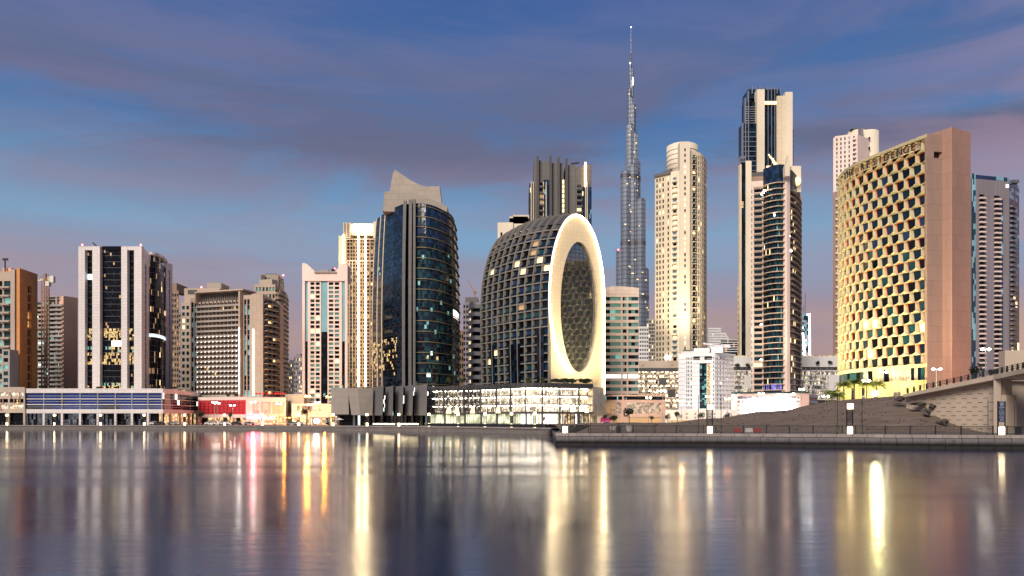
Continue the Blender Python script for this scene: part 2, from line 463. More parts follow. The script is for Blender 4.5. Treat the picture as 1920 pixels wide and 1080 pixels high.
def text_mesh(txt, size, name, m, parent, loc, rot, ext=.05, align='CENTER'):
    cu = bpy.data.curves.new('txt', 'FONT'); cu.body = txt; cu.size = size; cu.extrude = ext; cu.align_x = align
    to = bpy.data.objects.new('txt', cu); col.objects.link(to)
    dg = bpy.context.evaluated_depsgraph_get(); me = bpy.data.meshes.new_from_object(to.evaluated_get(dg))
    bpy.data.objects.remove(to); me.materials.clear(); me.materials.append(M[m])
    o = bpy.data.objects.new(name, me); col.objects.link(o)
    o.rotation_euler = rot
    if parent is not None:
        o.parent = parent
        if parent.type == 'EMPTY' and parent.get('_w', 0): loc = tuple(a - b for a, b in zip(loc, parent.location))
    o.location = loc
    return o
def beacon(x, y, z, parent, r=.5):
    mb = MB(); mb.cyl(x, y, .12, z, z + .9, 6, 0); mb.ball((x, y, z + 1.1), r, 8, 5, 1)
    return mb.build('beacon_light', ['dark_metal', 'beacon_red'], parent)
# ============================================================ the setting
GZ = 1.7                                  # level of the far bank
def water():
    mb = MB(); nx, ny = 1, 1
    mb.quad((-3000, -60, 0), (3000, -60, 0), (3000, 420, 0), (-3000, 420, 0))
    m = bpy.data.materials.new('water'); m.use_nodes = True; M['water'] = m
    t = m.node_tree; n = t.nodes; b = n['Principled BSDF']
    b.inputs['Base Color'].default_value = (.002, .007, .05, 1)
    b.inputs['Roughness'].default_value = .13; b.inputs['IOR'].default_value = 2.1
    b.inputs['Anisotropic'].default_value = .3
    tg = n.new('ShaderNodeCombineXYZ'); tg.inputs[1].default_value = 1; t.links.new(tg.outputs[0], b.inputs['Tangent'])
    b.inputs['Specular IOR Level'].default_value = .5
    g = n.new('ShaderNodeNewGeometry')
    def nz(scale, sx, sy, det):
        mp = n.new('ShaderNodeMapping'); mp.inputs['Scale'].default_value = (sx, sy, 1)
        t.links.new(g.outputs['Position'], mp.inputs[0])
        z = n.new('ShaderNodeTexNoise'); z.inputs['Scale'].default_value = scale; z.inputs['Detail'].default_value = det
        t.links.new(mp.outputs[0], z.inputs[0]); return z.outputs[0]
    a = nz(1.0, .5, 1.6, 4); c = nz(1.0, .009, .07, 4)
    bp = n.new('ShaderNodeBump'); bp.inputs['Distance'].default_value = .011; bp.inputs['Strength'].default_value = 1
    t.links.new(a, bp.inputs['Height']); t.links.new(bp.outputs[0], b.inputs['Normal'])
    mr = n.new('ShaderNodeMapRange'); mr.inputs[1].default_value = .38; mr.inputs[2].default_value = .62
    mr.inputs[3].default_value = .12; mr.inputs[4].default_value = .20
    t.links.new(c, mr.inputs[0])
    # sheltered, smoother water towards the far quay
    sp = n.new('ShaderNodeSeparateXYZ'); t.links.new(g.outputs['Position'], sp.inputs[0])
    ad = n.new('ShaderNodeMath'); ad.operation = 'MULTIPLY_ADD'; ad.inputs[1].default_value = 60; t.links.new(c, ad.inputs[0]); t.links.new(sp.outputs[1], ad.inputs[2])
    m2 = n.new('ShaderNodeMapRange'); m2.inputs[1].default_value = 118; m2.inputs[2].default_value = 190; m2.inputs[3].default_value = 1; m2.inputs[4].default_value = .40
    t.links.new(ad.outputs[0], m2.inputs[0])
    mu = n.new('ShaderNodeMath'); mu.operation = 'MULTIPLY'; t.links.new(mr.outputs[0], mu.inputs[0]); t.links.new(m2.outputs[0], mu.inputs[1])
    t.links.new(mu.outputs[0], b.inputs['Roughness'])
    tag(mb.build('water', 'water'), 'dark blue canal water with long smooth reflections', 'water', kind='structure')
water()
# quay line of the far bank, seen from the camera (left to right)
QUAY = [(-1400, 330), pt(-200, 312), pt(0, 307), pt(300, 300), pt(480, 292), pt(640, 275), pt(800, 255), pt(900, 236), pt(985, 218), pt(1060, 205), (200, 190), (1400, 190)]
def ground():
    mb = MB()
    mb.poly([(x, y + .9, GZ) for x, y in QUAY] + [(9000, 12000, GZ), (-9000, 12000, GZ)])
    tag(mb.build('ground', 'paving'), 'paved grey ground of the far bank running back to the towers', 'ground', kind='structure')
ground()
q = QUAY[1:10]
qf = smooth_path(q, 4)
mb = MB(); band(mb, qf, -.9, 0, -1.5, GZ - .35); band(mb, qf, -1.2, .25, GZ - .35, GZ + .02, 1)
o = mb.build('quay_wall', ['kerb_stone', 'cap_stone'])
tag(o, 'long low stone quay wall along the far bank under the lit podiums', 'quay wall')
# far road strip in front of the podiums
mb = MB(); rp = offset_path(qf, -14)
band(mb, rp, -9, 0, GZ, GZ + .006)
mat('asphalt', (.09, .085, .085), .8, noise=.2, nscale=.4)
tag(mb.build('road', 'asphalt'), 'asphalt road between the far promenade and the podiums', 'road', kind='structure')

# ---- near promenade on the right
NZ = 1.93
NQ = [pt(1042, 118.5), pt(1330, 115.5), pt(1592, 110), pt(1920, 103.5), (140, 92)]
nq = smooth_path(NQ, 5)
def near_quay():
    t = thing('quay_wall', 'near concrete quay wall of large dark blocks with a pale cap and diamond emblems', 'quay wall', (NQ[0][0], NQ[0][1], 0))
    mb = MB()
    # profile: bulging face over a recessed foot
    prof = [(0.0, NZ - .42), (.10, NZ - .55), (.12, NZ - 1.05), (.02, NZ - 1.3), (-.1, NZ - 1.45), (-.1, -1.2)]
    paths = [(offset_path(nq, d), z) for d, z in prof]
    for (pa, za), (pb, zb) in zip(paths, paths[1:]):
        for k in range(len(nq) - 1):
            mb.quad((pb[k][0], pb[k][1], zb), (pb[k + 1][0], pb[k + 1][1], zb), (pa[k + 1][0], pa[k + 1][1], za), (pa[k][0], pa[k][1], za))
    # end wall going back
    x, y = nq[0]; 
    mb.prism([(x, y + .3), (x + .4, y + .3), (x + 6.4, y + 92), (x + 4, y + 92)], -1.2, NZ - .42)
    # material: stained toward the waterline
    m = bpy.data.materials.new('quay_blocks'); m.use_nodes = True; M['quay_blocks'] = m
    nt_ = m.node_tree; n = nt_.nodes; b = n['Principled BSDF']; b.inputs['Roughness'].default_value = .75
    g = n.new('ShaderNodeNewGeometry'); sp = n.new('ShaderNodeSeparateXYZ'); nt_.links.new(g.outputs['Position'], sp.inputs[0])
    nz = n.new('ShaderNodeTexNoise'); nz.inputs['Scale'].default_value = 1.3; nz.inputs['Detail'].default_value = 7
    nt_.links.new(g.outputs['Position'], nz.inputs[0])
    ad = n.new('ShaderNodeMath'); ad.operation = 'MULTIPLY_ADD'; nt_.links.new(nz.outputs[0], ad.inputs[0]); ad.inputs[1].default_value = .5
    nt_.links.new(sp.outputs[2], ad.inputs[2])
    cr = n.new('ShaderNodeValToRGB'); e = cr.color_ramp.elements
    e[0].position = .38; e[0].color = (.006, .006, .007, 1); e[1].position = .78; e[1].color = (.13, .125, .135, 1)
    hf = n.new('ShaderNodeMath'); hf.operation = 'MULTIPLY'; hf.inputs[1].default_value = .5; nt_.links.new(ad.outputs[0], hf.inputs[0]); nt_.links.new(hf.outputs[0], cr.inputs[0]); nt_.links.new(cr.outputs[0], b.inputs['Base Color'])
    mb.build('block_face', 'quay_blocks', t)
    mb = MB(); band(mb, nq, -.9, .16, NZ - .42, NZ)
    mb.build('cap', 'cap_stone', t)
    # vertical joints
    L_ = [0]; 
    for a, b_ in zip(nq, nq[1:]): L_.append(L_[-1] + math.dist(a, b_))
    def at(s):
        for k in range(len(L_) - 1):
            if s <= L_[k + 1]:
                f = (s - L_[k]) / (L_[k + 1] - L_[k]); a, c = nq[k], nq[k + 1]
                return (a[0] + (c[0] - a[0]) * f, a[1] + (c[1] - a[1]) * f), Fr(a, c)
        return nq[-1], Fr(nq[-2], nq[-1])
    s = 0.0; k = 0; jb = MB()
    while s < L_[-1]:
        p, fr = at(s); f2 = Fr(p, (p[0] + fr.u[0], p[1] + fr.u[1]))
        f2.box(jb, -.03, .03, .0, .145, .1, NZ - .46)
        s += 1.95
        if k % 6 == 3 or k == 5:
            mb = MB()
            for dx, dz in ((0, .16), (0, -.16), (.16, 0), (-.16, 0)):
                c = (1.0 + dx, NZ - .85 + dz)
                mb.poly([f2.p(c[0] - .12, .14, c[1]), f2.p(c[0], .14, c[1] - .12), f2.p(c[0] + .12, .14, c[1]), f2.p(c[0], .14, c[1] + .12)])
            mb.build('emblem', 'emblem_dark', t)
        k += 1
    jb.build('joint_line', 'joint_black', t)
    return at, L_[-1]
quay_at, quay_len = near_quay()
mb = MB()
pp = [(x, y + .9) for x, y in nq]
mb.poly([(x, y, NZ - .004) for x, y in pp] + [(140, 205, NZ - .004), (13.4, 205, NZ - .004)])
tag(mb.build('promenade', 'paving'), 'paved near promenade behind the railing', 'pavement', kind='structure')

# ---- dune behind the promenade
def lerp_tab(tab, x):
    if x <= tab[0][0]: return tab[0][1]
    for (a, b), (c, d) in zip(tab, tab[1:]):
        if x <= c: return b + (d - b) * (x - a) / (c - a)
    return tab[-1][1]
CREST = [(1040, 796.5), (1200, 794), (1300, 791), (1380, 785), (1440, 777), (1500, 768), (1560, 759), (1620, 750), (1665, 744), (1695, 741), (1740, 741), (1960, 741)]
def hash2(i, j):
    return ((sin(i * 127.1 + j * 311.7) * 43758.5453) % 1.0)
def vnoise(x, y):
    i, j = math.floor(x), math.floor(y); fx, fy = x - i, y - j
    fx = fx * fx * (3 - 2 * fx); fy = fy * fy * (3 - 2 * fy)
    a = hash2(i, j) * (1 - fx) + hash2(i + 1, j) * fx; b = hash2(i, j + 1) * (1 - fx) + hash2(i + 1, j + 1) * fx
    return a * (1 - fy) + b * fy
def dune_h(x, y):
    px = 960 + x / 156 * FP
    top = Z(lerp_tab(CREST, px), 156) - NZ         # crest height over the promenade at Y = 156
    a = max(0.0, min(1.0, (y - (124 - (x - 20) * .06)) / 32.0))
    prof = sin(a * pi / 2) ** 1.15
    back = max(0.0, min(1.0, (y - 160) / 40)); prof *= 1 - .75 * back * back
    n = (vnoise(x * .12, y * .12) - .5) * 1.1 + (vnoise(x * .5 + 9, y * .5) - .5) * .16 + (vnoise(x * 1.7, y * 1.7 + 4) - .5) * .03
    h = top * prof + n * min(1, top / 3) * a * (1 - .6 * max(0, 1 - abs(y - 156) / 10))
    # slides down beside the bridge wall
    r = max(0.0, min(1.0, (x - (68.3 + vnoise(y * .6, 3) * 1.5)) / 4.2))
    if y < 146: h *= 1 - r * (1 - max(0, (y - 134) / 12))
    return NZ + .012 + max(0.0, h)
def dune():
    mb = MB(); xs = [8 + i * .7 for i in range(148)]; ys = [121 + j * .7 for j in range(126)]
    for y in ys:
        for x in xs: mb.v.append((x, y, dune_h(x, y)))
    W = len(xs)
    for j in range(len(ys) - 1):
        for i in range(W - 1):
            mb.f.append((j * W + i, j * W + i + 1, (j + 1) * W + i + 1, (j + 1) * W + i)); mb.m.append(0)
    m = bpy.data.materials.new('sand'); m.use_nodes = True; M['sand'] = m
    t = m.node_tree; n = t.nodes; b = n['Principled BSDF']; b.inputs['Roughness'].default_value = .95; b.inputs['Specular IOR Level'].default_value = .1
    g = n.new('ShaderNodeNewGeometry')
    mp = n.new('ShaderNodeMapping'); mp.inputs['Rotation'].default_value = (0, 0, .75); mp.inputs['Scale'].default_value = (.22, 1.1, .12)
    t.links.new(g.outputs['Position'], mp.inputs[0])
    z = n.new('ShaderNodeTexNoise'); z.inputs['Scale'].default_value = .8; z.inputs['Detail'].default_value = 9; z.inputs['Roughness'].default_value = .65
    t.links.new(mp.outputs[0], z.inputs[0])
    cr = n.new('ShaderNodeValToRGB'); e = cr.color_ramp.elements
    e[0].position = .32; e[0].color = (.10, .078, .066, 1); e[1].position = .68; e[1].color = (.19, .15, .125, 1)
    t.links.new(z.outputs[0], cr.inputs[0]); t.links.new(cr.outputs[0], b.inputs['Base Color'])
    z2 = n.new('ShaderNodeTexNoise'); z2.inputs['Scale'].default_value = 2.5; z2.inputs['Detail'].default_value = 8
    t.links.new(g.outputs['Position'], z2.inputs[0])
    bp = n.new('ShaderNodeBump'); bp.inputs['Distance'].default_value = .07; t.links.new(z2.outputs[0], bp.inputs['Height']); t.links.new(bp.outputs[0], b.inputs['Normal'])
    tag(mb.build('terrain', 'sand', smooth=True), 'bare brown sand bank rising behind the near railing', 'terrain', kind='structure')
dune()

random.seed(31)
mb = MB()
for _ in range(300):
    x = random.uniform(16, 70); y = random.uniform(123, 155); z = dune_h(x, y); r = random.uniform(.05, .16) * (1 if random.random() < .93 else 2.2)
    mb.ball((x, y, z + r * .3), r, 5, 3, 0, .7, .3)
for _ in range(60):      # scrub
    x = random.uniform(30, 72); y = random.uniform(124, 156); z = dune_h(x, y)
    for k in range(5):
        a = random.uniform(0, 2 * pi); l = random.uniform(.15, .4); mb.poly([(x - .04, y, z), (x + .04, y, z), (x + l * cos(a) * .6, y + l * sin(a) * .6, z + l)], 1)
tag(mb.build('loose_stones', ['rock', 'leaf_dark']), 'loose stones and dry scrub scattered over the sand bank', 'stones', kind='stuff')
random.seed(7)
# ============================================================ buildings, left to right
DK = {'glass_black': 5, 'glass_navy': 3, 'lit_warm': .5}
def poly_back(fr, depth, d0=-.5, s0=0, s1=None):
    """body footprint behind a facade; the flanks run back along the view lines of the camera"""
    s1 = fr.L if s1 is None else s1
    A, B = fr.p(s0, d0, 0)[:2], fr.p(s1, d0, 0)[:2]
    def bk(p):
        r = math.hypot(*p); return (p[0] * (1 + depth / r), p[1] * (1 + depth / r))
    return [A, B, bk(B), bk(A)]

def balcony_fn(fr, s0, s1, z, dep=1.3, par=1.0, slab=.28, m0=0, m1=0, inset=0.0):
    def f(mb):
        fr.box(mb, s0, s1, inset, dep, z - slab, z, m0)
        fr.box(mb, s0, s1, dep - .12, dep + .02, z + .003, z + par, m1)
        fr.box(mb, s0, s0 + .1, inset, dep - .12, z + .003, z + par, m1); fr.box(mb, s1 - .1, s1, inset, dep - .12, z + .003, z + par, m1)
    return f

# ---- orange apartment tower at the left edge
t = thing('apartment_tower', 'orange and grey apartment tower with balconies at the far left edge', 'apartment tower', (X(30, 345), 345, GZ))
fr = Fr(pt(-60, 340), pt(30, 340)); mb = MB(); W = []
s22, s6 = fr.s(22), fr.s(4)
zt = Z(510, 340); zb = 13.0
grid(mb, W, fr, (0, s22), (zb, Z(524, 340)), cols(fr.s(-58), s22, 5, .8), rows(zb, Z(524, 340), 3.66, .62, .2), {'glass_teal': 4, 'glass_black': 2, 'lit_green': 1, 'gold_glow': .6})
fr.box(mb, 0, s22, -.6, 0, Z(524, 340) + .01, zt); fr.box(mb, s22 + .01, fr.L, -.6, .9, zb, zt + 1)
mb.build('wall', 'beige_plain', t); emit_windows(W, t, 60)
bl = [balcony_fn(fr, fr.s(a), fr.s(a + 16), z0 - .75, 1.4, .45, .25, 0, 1) for z0, _ in rows(zb, Z(524, 340), 3.66, .62, .2) for a in (4, -16, -36)]
emit_boxes(bl, t, ['grey_render', 'beige_plain'], 'balcony')
core(poly_back(fr, 26), GZ, zt - .5, 'grey_render', t)
f2 = Fr(pt(30, 340.2), pt(37, 340.2)); mb = MB(); ms = ['glass_teal', 'glass_black', 'gold_glow']
curtain(mb, f2, (0, f2.L), (zb, zt + 1.5), 1, 13, ms, {'glass_teal': 3, 'glass_black': 3, 'gold_glow': 1})
mb.build('glass_strip', ms, t)
mb = MB(); mullions(mb, f2, (.15, f2.L - .15), (zb, zt + 1.5), 1, 13, .3, .2, .05); mb.build('glazing_bar', 'grey_render', t)
f3 = Fr(pt(37, 339.5), pt(70.5, 354)); mb = MB(); W = []
zt3 = Z(503, 340)
grid(mb, W, f3, (0, f3.L), (zb, zt3), [(f3.s(52), f3.s(59))], rows(zb, zt3 - 6, 3.66, .80, .1), {'glass_black': 5, 'glass_brown': 3, 'gold_glow': .5}, rec=1.2)
mb.build('orange_wall', 'orange_render', t); emit_windows(W, t, 30)
mb = MB(); mb.prism([f3.p(2.6, -1.35, 0)[:2], f3.p(f3.L, -1.35, 0)[:2], f3.p(f3.L, -14, 0)[:2], f3.p(2.6, -14, 0)[:2]], GZ, zt3 - 1); mb.build('rear_wall', 'orange_render', t)
mb = MB(); mb.box(X(8, 344), 343, zt - .4, X(24, 344), 350, Z(503, 344)); mb.build('roof_house', 'salmon_render', t)
mb = MB(); mb.box(X(8, 342), 342, zt, X(10, 342), 342.4, Z(488, 342)); mb.box(X(5, 342), 341.8, Z(488, 342), X(14, 342), 342.6, Z(484, 342)); mb.build('roof_mast', 'dark_metal', t)
mb = MB(); fa = Fr(pt(4, 332), pt(18, 332)); W = []
grid(mb, W, fa, (0, fa.L), (13.2, Z(655, 332)), [(.6, fa.L - .6)], rows(13.2, Z(656, 332), 3.0, .6, .2), {'glass_teal': 2, 'lit_green': 2, 'glass_black': 2, 'gold_glow': .6})
fa.box(mb, 0, fa.L, -6, -.6, 13.2, Z(655, 332) - .02); mb.build('bay_frame', 'grey_render', t); emit_windows(W, t, 20)

# ---- unfinished tower with slab edges, and the crane before it
t = thing('apartment_tower', 'unfinished apartment tower with open grey floors and a salmon side wall behind the tower crane', 'apartment tower', (X(110, 400), 400, GZ))
fr = Fr(pt(66, 402), pt(119, 400)); mb = MB(); ms = ['glass_teal', 'glass_black', 'lit_green', 'glass_navy', 'concrete', 'lit_cool']
zt = Z(566, 400)
curtain(mb, fr, (0, fr.L), (8, zt), 9, 25, ms, {'glass_teal': 4, 'glass_black': 4, 'lit_green': 1.5, 'concrete': 1.5, 'lit_cool': .25}, tilt=.1)
mb.build('glazing', ms, t)
bl = []
for k in range(25):
    z = 8 + (zt - 8) * k / 25
    bl.append(balcony_fn(fr, fr.s(72), fr.s(92) , z, 1.5, .75, .25)); bl.append(balcony_fn(fr, fr.s(97), fr.L + .8, z, 1.9, .75, .25))
emit_boxes(bl, t, ['concrete'], 'balcony')
mb = MB()
for px in (94, 108): fr.box(mb, fr.s(px) - .5, fr.s(px) + .5, .01, 1.0, 8, Z(558, 400))
for z in (Z(561, 400), Z(556, 400)): fr.box(mb, fr.s(80), fr.L, -12, .8, z - .3, z)
for px in (80, 90, 100, 110, 117): fr.box(mb, fr.s(px) - .3, fr.s(px) + .3, -4, -3, zt - 2, Z(561, 400) - .3)
mb.build('open_frame', 'concrete', t)
core(poly_back(fr, 22), GZ, zt - .05, 'concrete', t)
f2 = Fr(pt(119, 398.5), pt(145.5, 405)); mb = MB(); f2.box(mb, 0, f2.L, -12, 0, GZ, Z(555, 399)); mb.build('side_wall', 'salmon_render', t)
f3 = Fr(pt(145.6, 405.2), pt(151, 425)); mb = MB(); ms = ['glass_teal', 'glass_black']
curtain(mb, f3, (0, f3.L), (8, Z(557, 403)), 6, 24, ms, {'glass_teal': 2, 'glass_black': 2}); mb.build('side_glazing', ms, t)

t = thing('tower_crane', 'rust coloured lattice tower crane standing before the unfinished tower', 'tower crane', (X(85, 385), 385, GZ))
mb = MB(); x0, y0 = X(85, 385), 385; w = 1.15; zt = Z(527, 385)
for dx in (-w, w):
    for dy in (-w, w): mb.bar((x0 + dx, y0 + dy, GZ), (x0 + dx, y0 + dy, zt), .34)
k = 0; z = GZ
while z < zt - 2.4:
    for dy in (-w, w):
        mb.bar((x0 - w, y0 + dy, z), (x0 + w, y0 + dy, z + 2.4), .2); mb.bar((x0 + w, y0 + dy, z), (x0 - w, y0 + dy, z + 2.4), .2)
        mb.bar((x0 - w, y0 + dy, z), (x0 + w, y0 + dy, z), .2)
    z += 2.4
mb.build('mast', 'crane_rust', t)
mb = MB(); mb.bar((x0, y0, zt), (x0, y0, Z(513, 385)), 1.0)
for a, b in (((x0 - 1, y0, zt), (x0, y0, Z(513, 385))), ((x0 + 1, y0, zt), (x0, y0, Z(513, 385)))): mb.bar(a, b, .4)
mb.build('apex', 'crane_rust', t)
mb = MB()
for dz in (0, 1.2): mb.bar((X(70, 385), y0, zt + dz * .2), (X(103, 385), y0, zt + 1.0 + dz), .3)
for i in range(9):
    xa = X(70 + i * 3.6, 385); mb.bar((xa, y0, zt + .03 * i), (xa + .9, y0, zt + 1.3), .2)
mb.build('jib', 'crane_white', t)
mb = MB(); mb.box(X(95, 385), y0 - .9, zt - .8, X(102, 385), y0 + .9, zt + 2.4); mb.build('counterweight', 'crane_white', t)
mb = MB(); mb.bar((x0, y0, Z(513, 385)), (X(72, 385), y0, zt + .7), .12); mb.bar((x0, y0, Z(513, 385)), (X(100, 385), y0, zt + 2), .12); mb.build('stay_cable', 'dark_metal', t)
mb = MB(); mb.box(x0 + .9, y0 - 1.6, zt - 2.6, x0 + 2.6, y0 + .4, zt - .3); mb.build('cab', 'crane_white', t)

# ---- office tower with white piers and black glass
t = thing('office_tower', 'black glass office tower framed by broad white piers with a curved right flank', 'office tower', (X(210, 350), 350, GZ))
fr = Fr(pt(150, 345), pt(268, 345)); zt = Z(463, 345); zb = 14.5
NR = 48
GM = ['glass_black', 'glass_navy', 'gold_glow', 'lit_white', 'lit_green', 'lit_dim']
for (a, b, nc) in ((162, 176, 5), (190, 230, 14), (241, 254, 5)):
    mb = MB(); rowh = (zt - 1 - zb) / NR
    for j in range(NR):
        for i in range(nc):
            s0 = fr.s(a) + (fr.s(b) - fr.s(a)) * i / nc; s1 = fr.s(a) + (fr.s(b) - fr.s(a)) * (i + 1) / nc
            J = j; j = J // 2; w = {'glass_black': 8, 'glass_navy': 1.2, 'lit_dim': .12}
            if j in (9, 10) : w = {'gold_glow': 3, 'glass_black': 3}  # in these rows glowing panes stand for mirrored city lights
            if j in (5, 6): w = {'gold_glow': 2, 'glass_black': 3, 'lit_dim': .6}
            if j in (1, 7): w = {'gold_glow': 1.5, 'glass_black': 4, 'lit_green': .6}
            if nc == 14 and J in (16, 17) and i > 5: w = {'lit_white': 1}
            if nc == 5 and a < 170 and j in (19,): w = {'lit_cool': 1}
            j = J; k = pick(w)
            if k not in GM: GM.append(k)
            fr.pane(mb, s0, s1, -1.0, zb + rowh * j, zb + rowh * (j + 1), GM.index(k), .07)
    mb.build('glass_wall', GM, t)
mb = MB()
for (a, b) in ((162, 176), (190, 230), (241, 254)):
    mullions(mb, fr, (fr.s(a), fr.s(b)), (zb, zt - 1), 1, 24, .14, .14, -.95, vt=False)
mb.build('glazing_bar', 'mid_grey', t)
for i, (a, b, d) in enumerate(((150, 162, 1.3), (176, 190, 1.3), (230, 241, 1.3), (254, 268, 1.3))):
    mb = MB(); fr.box(mb, fr.s(a), fr.s(b), -1.6, d, zb - 1, zt); mb.build('pier', 'white_cladding', t)
mb = MB()
for a, b in ((162.01, 175.99), (241.01, 253.99)): fr.box(mb, fr.s(a), fr.s(b), -1.5, 1.2, Z(470, 345), zt - .01)
mb.build('lintel', 'white_cladding', t)
mb = MB(); fr.box(mb, fr.s(190.2), fr.s(229.8), -1.4, -.6, Z(468, 345), Z(461, 345)); fr.box(mb, fr.s(190.2), fr.s(240), -9, -1.5, Z(466, 345), Z(460.5, 345)); mb.build('roof_screen', 'glass_black', t)
f2 = Fr(pt(268.2, 345), pt(280, 362)); mb = MB(); W = []
grid(mb, W, f2, (0, f2.L), (zb - 1, zt), [(f2.L * .3, f2.L * .55)], rows(zb, zt - 6, 2.6, .92, .04), {'glass_black': 5, 'glass_navy': 2}, rec=.5)
mb.build('side_pier', 'white_cladding', t); emit_windows(W, t, 30)
cp = smooth_path([pt(280, 362), pt(288, 363), pt(298, 367), pt(307, 374), pt(311.5, 382)], 3)
mb = MB(); gm = ['glass_black', 'glass_navy', 'lit_dim', 'lit_cool', 'lit_warm']
for a, b in zip(cp, cp[1:]):
    f = Fr(a, b); curtain(mb, f, (0, f.L), (zb, Z(492, 365)), 2, 24, gm, {'glass_black': 9, 'glass_navy': 2, 'lit_dim': .5, 'lit_warm': .1}, -.1, .05)
    f.pane(mb, 0, f.L, .02, Z(633, 366), Z(627, 366), 3)
mb.build('curved_glass', gm, t)
mb = MB()
for k in range(25):
    z = zb + (Z(492, 365) - zb) * k / 24; band(mb, cp, -.1, .12, z - .07, z + .07)
mb.build('glazing_bar', 'mid_grey', t)
mb = MB(); band(mb, cp, -2, .7, Z(480, 365), Z(475, 365)); band(mb, cp, -2.2, -1.6, Z(492, 365), Z(480, 365) + .1, 1)
for q_ in cp[::3]: mb.cyl(q_[0], q_[1] + .6, .35, Z(492, 365), Z(480, 365), 8)
mb.build('crown_ring', ['white_cladding', 'glass_black'], t)
f3 = Fr(pt(311.5, 378), pt(323.5, 382)); mb = MB(); W = []
grid(mb, W, f3, (0, f3.L), (zb - 1, Z(494, 380)), [(f3.L * .45, f3.L * .62)], rows(zb, Z(505, 380), 3, .9, .05), {'glass_black': 1}, rec=.4)
mb.build('end_pier', 'white_cladding', t); emit_windows(W, t, 24)
core([fr.p(.5, -1.3, 0)[:2], fr.p(fr.L - .3, -1.3, 0)[:2], pt(279, 363), cp[5], cp[-1], pt(323, 383), pt(318, 410), pt(160, 385)], GZ, zt - 2.5, 'dark_grey', t)
beacon(*fr.p(fr.s(152), -1, 0)[:2], zt, t, .4); beacon(*fr.p(fr.s(262), -1, 0)[:2], zt, t, .4)
mb = MB(); mb.bar((X(187, 350), 350, zt), (X(174, 350), 350, Z(455, 350)), .5); mb.build('cleaning_crane', 'dark_metal', t)

# ---- podium with blue glass bands
t = thing('podium_building', 'long low white podium with three bands of blue glass over a dark colonnade', 'podium building', (X(180, 320), 320, GZ))
pp = [pt(47, 315), pt(305, 315), pt(372, 361)]
zz = lambda py: Z(py, 315)
mb = MB(); gm = ['glass_royal', 'glass_navy', 'glass_black', 'lit_cool', 'lit_white']
f = Fr(pp[0], pp[1]); f_ = Fr(pp[1], pp[2])
for (za, zc) in ((767, 759), (758, 748.5), (747.5, 737)):
    for (s0, w) in ((0, {'glass_royal': 9, 'glass_navy': 1, 'lit_cool': .12}),):
        curtain(mb, f, (0, f.L), (zz(za), zz(zc)), 32, 1, gm, w, .02, .04, .5)
    curtain(mb, f_, (0, f_.L), (zz(za), zz(zc)), 16, 1, gm, {'glass_black': 9, 'glass_navy': 2, 'lit_white': .25}, .02, .04)
mb.build('glass_band', gm, t)
mb = MB()
band(mb, pp, -.6, .5, zz(737), zz(728.5)); band(mb, pp, -.6, .5, zz(775), zz(767))
for py in (758.5, 748): band(mb, pp, -.2, .35, zz(py) - .17, zz(py) + .17)
mb.build('fascia', 'white_cladding', t)
mb = MB()
for py in (763, 753, 742.5): band(mb, pp, -.1, .13, zz(py) - .12, zz(py) + .12)
for px in (49, 83, 117, 151, 184, 217, 248, 278, 304): f.box(mb, f.s(px) - .2, f.s(px) + .2, .04, .32, zz(766.8), zz(737.2))
for px in (322, 340, 356): f_.box(mb, f_.s(px) - .12, f_.s(px) + .12, .04, .32, zz(766.8), zz(737.2))
mb.build('glazing_bar', 'steel', t)
for px in (49, 83, 117, 151, 184, 217, 248, 278):
    mb = MB(); f.box(mb, f.s(px) - .42, f.s(px) + .42, -.5, .4, GZ, zz(775)); mb.build('column', 'white_cladding', t)
for px in (304, 320, 338, 356, 371):
    mb = MB(); f_.box(mb, f_.s(px) - .3, f_.s(px) + .3, -.5, .2, GZ, zz(775)); mb.build('column', 'beige_plain', t)
mb = MB(); gm = ['glass_black', 'dim_interior', 'lit_dim', 'shop_interior', 'glass_navy']
curtain(mb, f, (0, f.s(280)), (GZ, zz(775)), 60, 2, gm, {'glass_black': 4, 'dim_interior': 4, 'glass_navy': 1, 'lit_dim': .15}, -1.4, .03)
curtain(mb, f, (f.s(280), f.L), (GZ, zz(775)), 8, 1, gm, {'shop_interior': 3, 'glass_black': 3}, -1.4, .03)
curtain(mb, f_, (0, f_.L), (GZ, zz(775)), 16, 1, gm, {'shop_interior': 5, 'glass_black': 1}, -1.2, .03)
mb.build('shopfront', gm, t)
mb = MB(); mb.prism([(pp[0][0], pp[0][1] + 1.6), (pp[1][0], pp[1][1] + 1.6), (pp[2][0] - .6, pp[2][1] + 1), (pp[2][0] - 6, 380), (pp[0][0], 380)], zz(775), zz(729.5)); mb.build('roof_slab', 'grey_render', t)

t = thing('podium_building', 'low beige podium at the left edge with amber lit columns and open parking windows', 'podium building', (X(0, 318), 318, GZ))
fr = Fr(pt(-120, 314), pt(46.6, 314)); mb = MB(); W = []
grid(mb, W, fr, (0, fr.L), (zz(774), zz(726)), [(fr.s(a), fr.s(b)) for a, b in ((-100, -86), (-80, -66), (-60, -46), (-40, -26), (-18, -4), (0, 15), (18, 44))], [(zz(766), zz(759)), (zz(755), zz(748)), (zz(742), zz(736))], {'garage_light': 5, 'glass_black': 2})
mb.build('wall', 'beige_stone', t); emit_windows(W, t, 60)
mb = MB(); mb.prism(poly_back(fr, 40, -.7), zz(774), zz(727), 0); mb.build('roof_slab', 'grey_render', t)
mb = MB(); gm = ['glass_black', 'shop_interior', 'lit_dim']; curtain(mb, fr, (0, fr.L), (GZ, zz(774)), 26, 1, gm, {'glass_black': 7, 'shop_interior': 1, 'lit_dim': 1}, -1.2); mb.build('shopfront', gm, t)
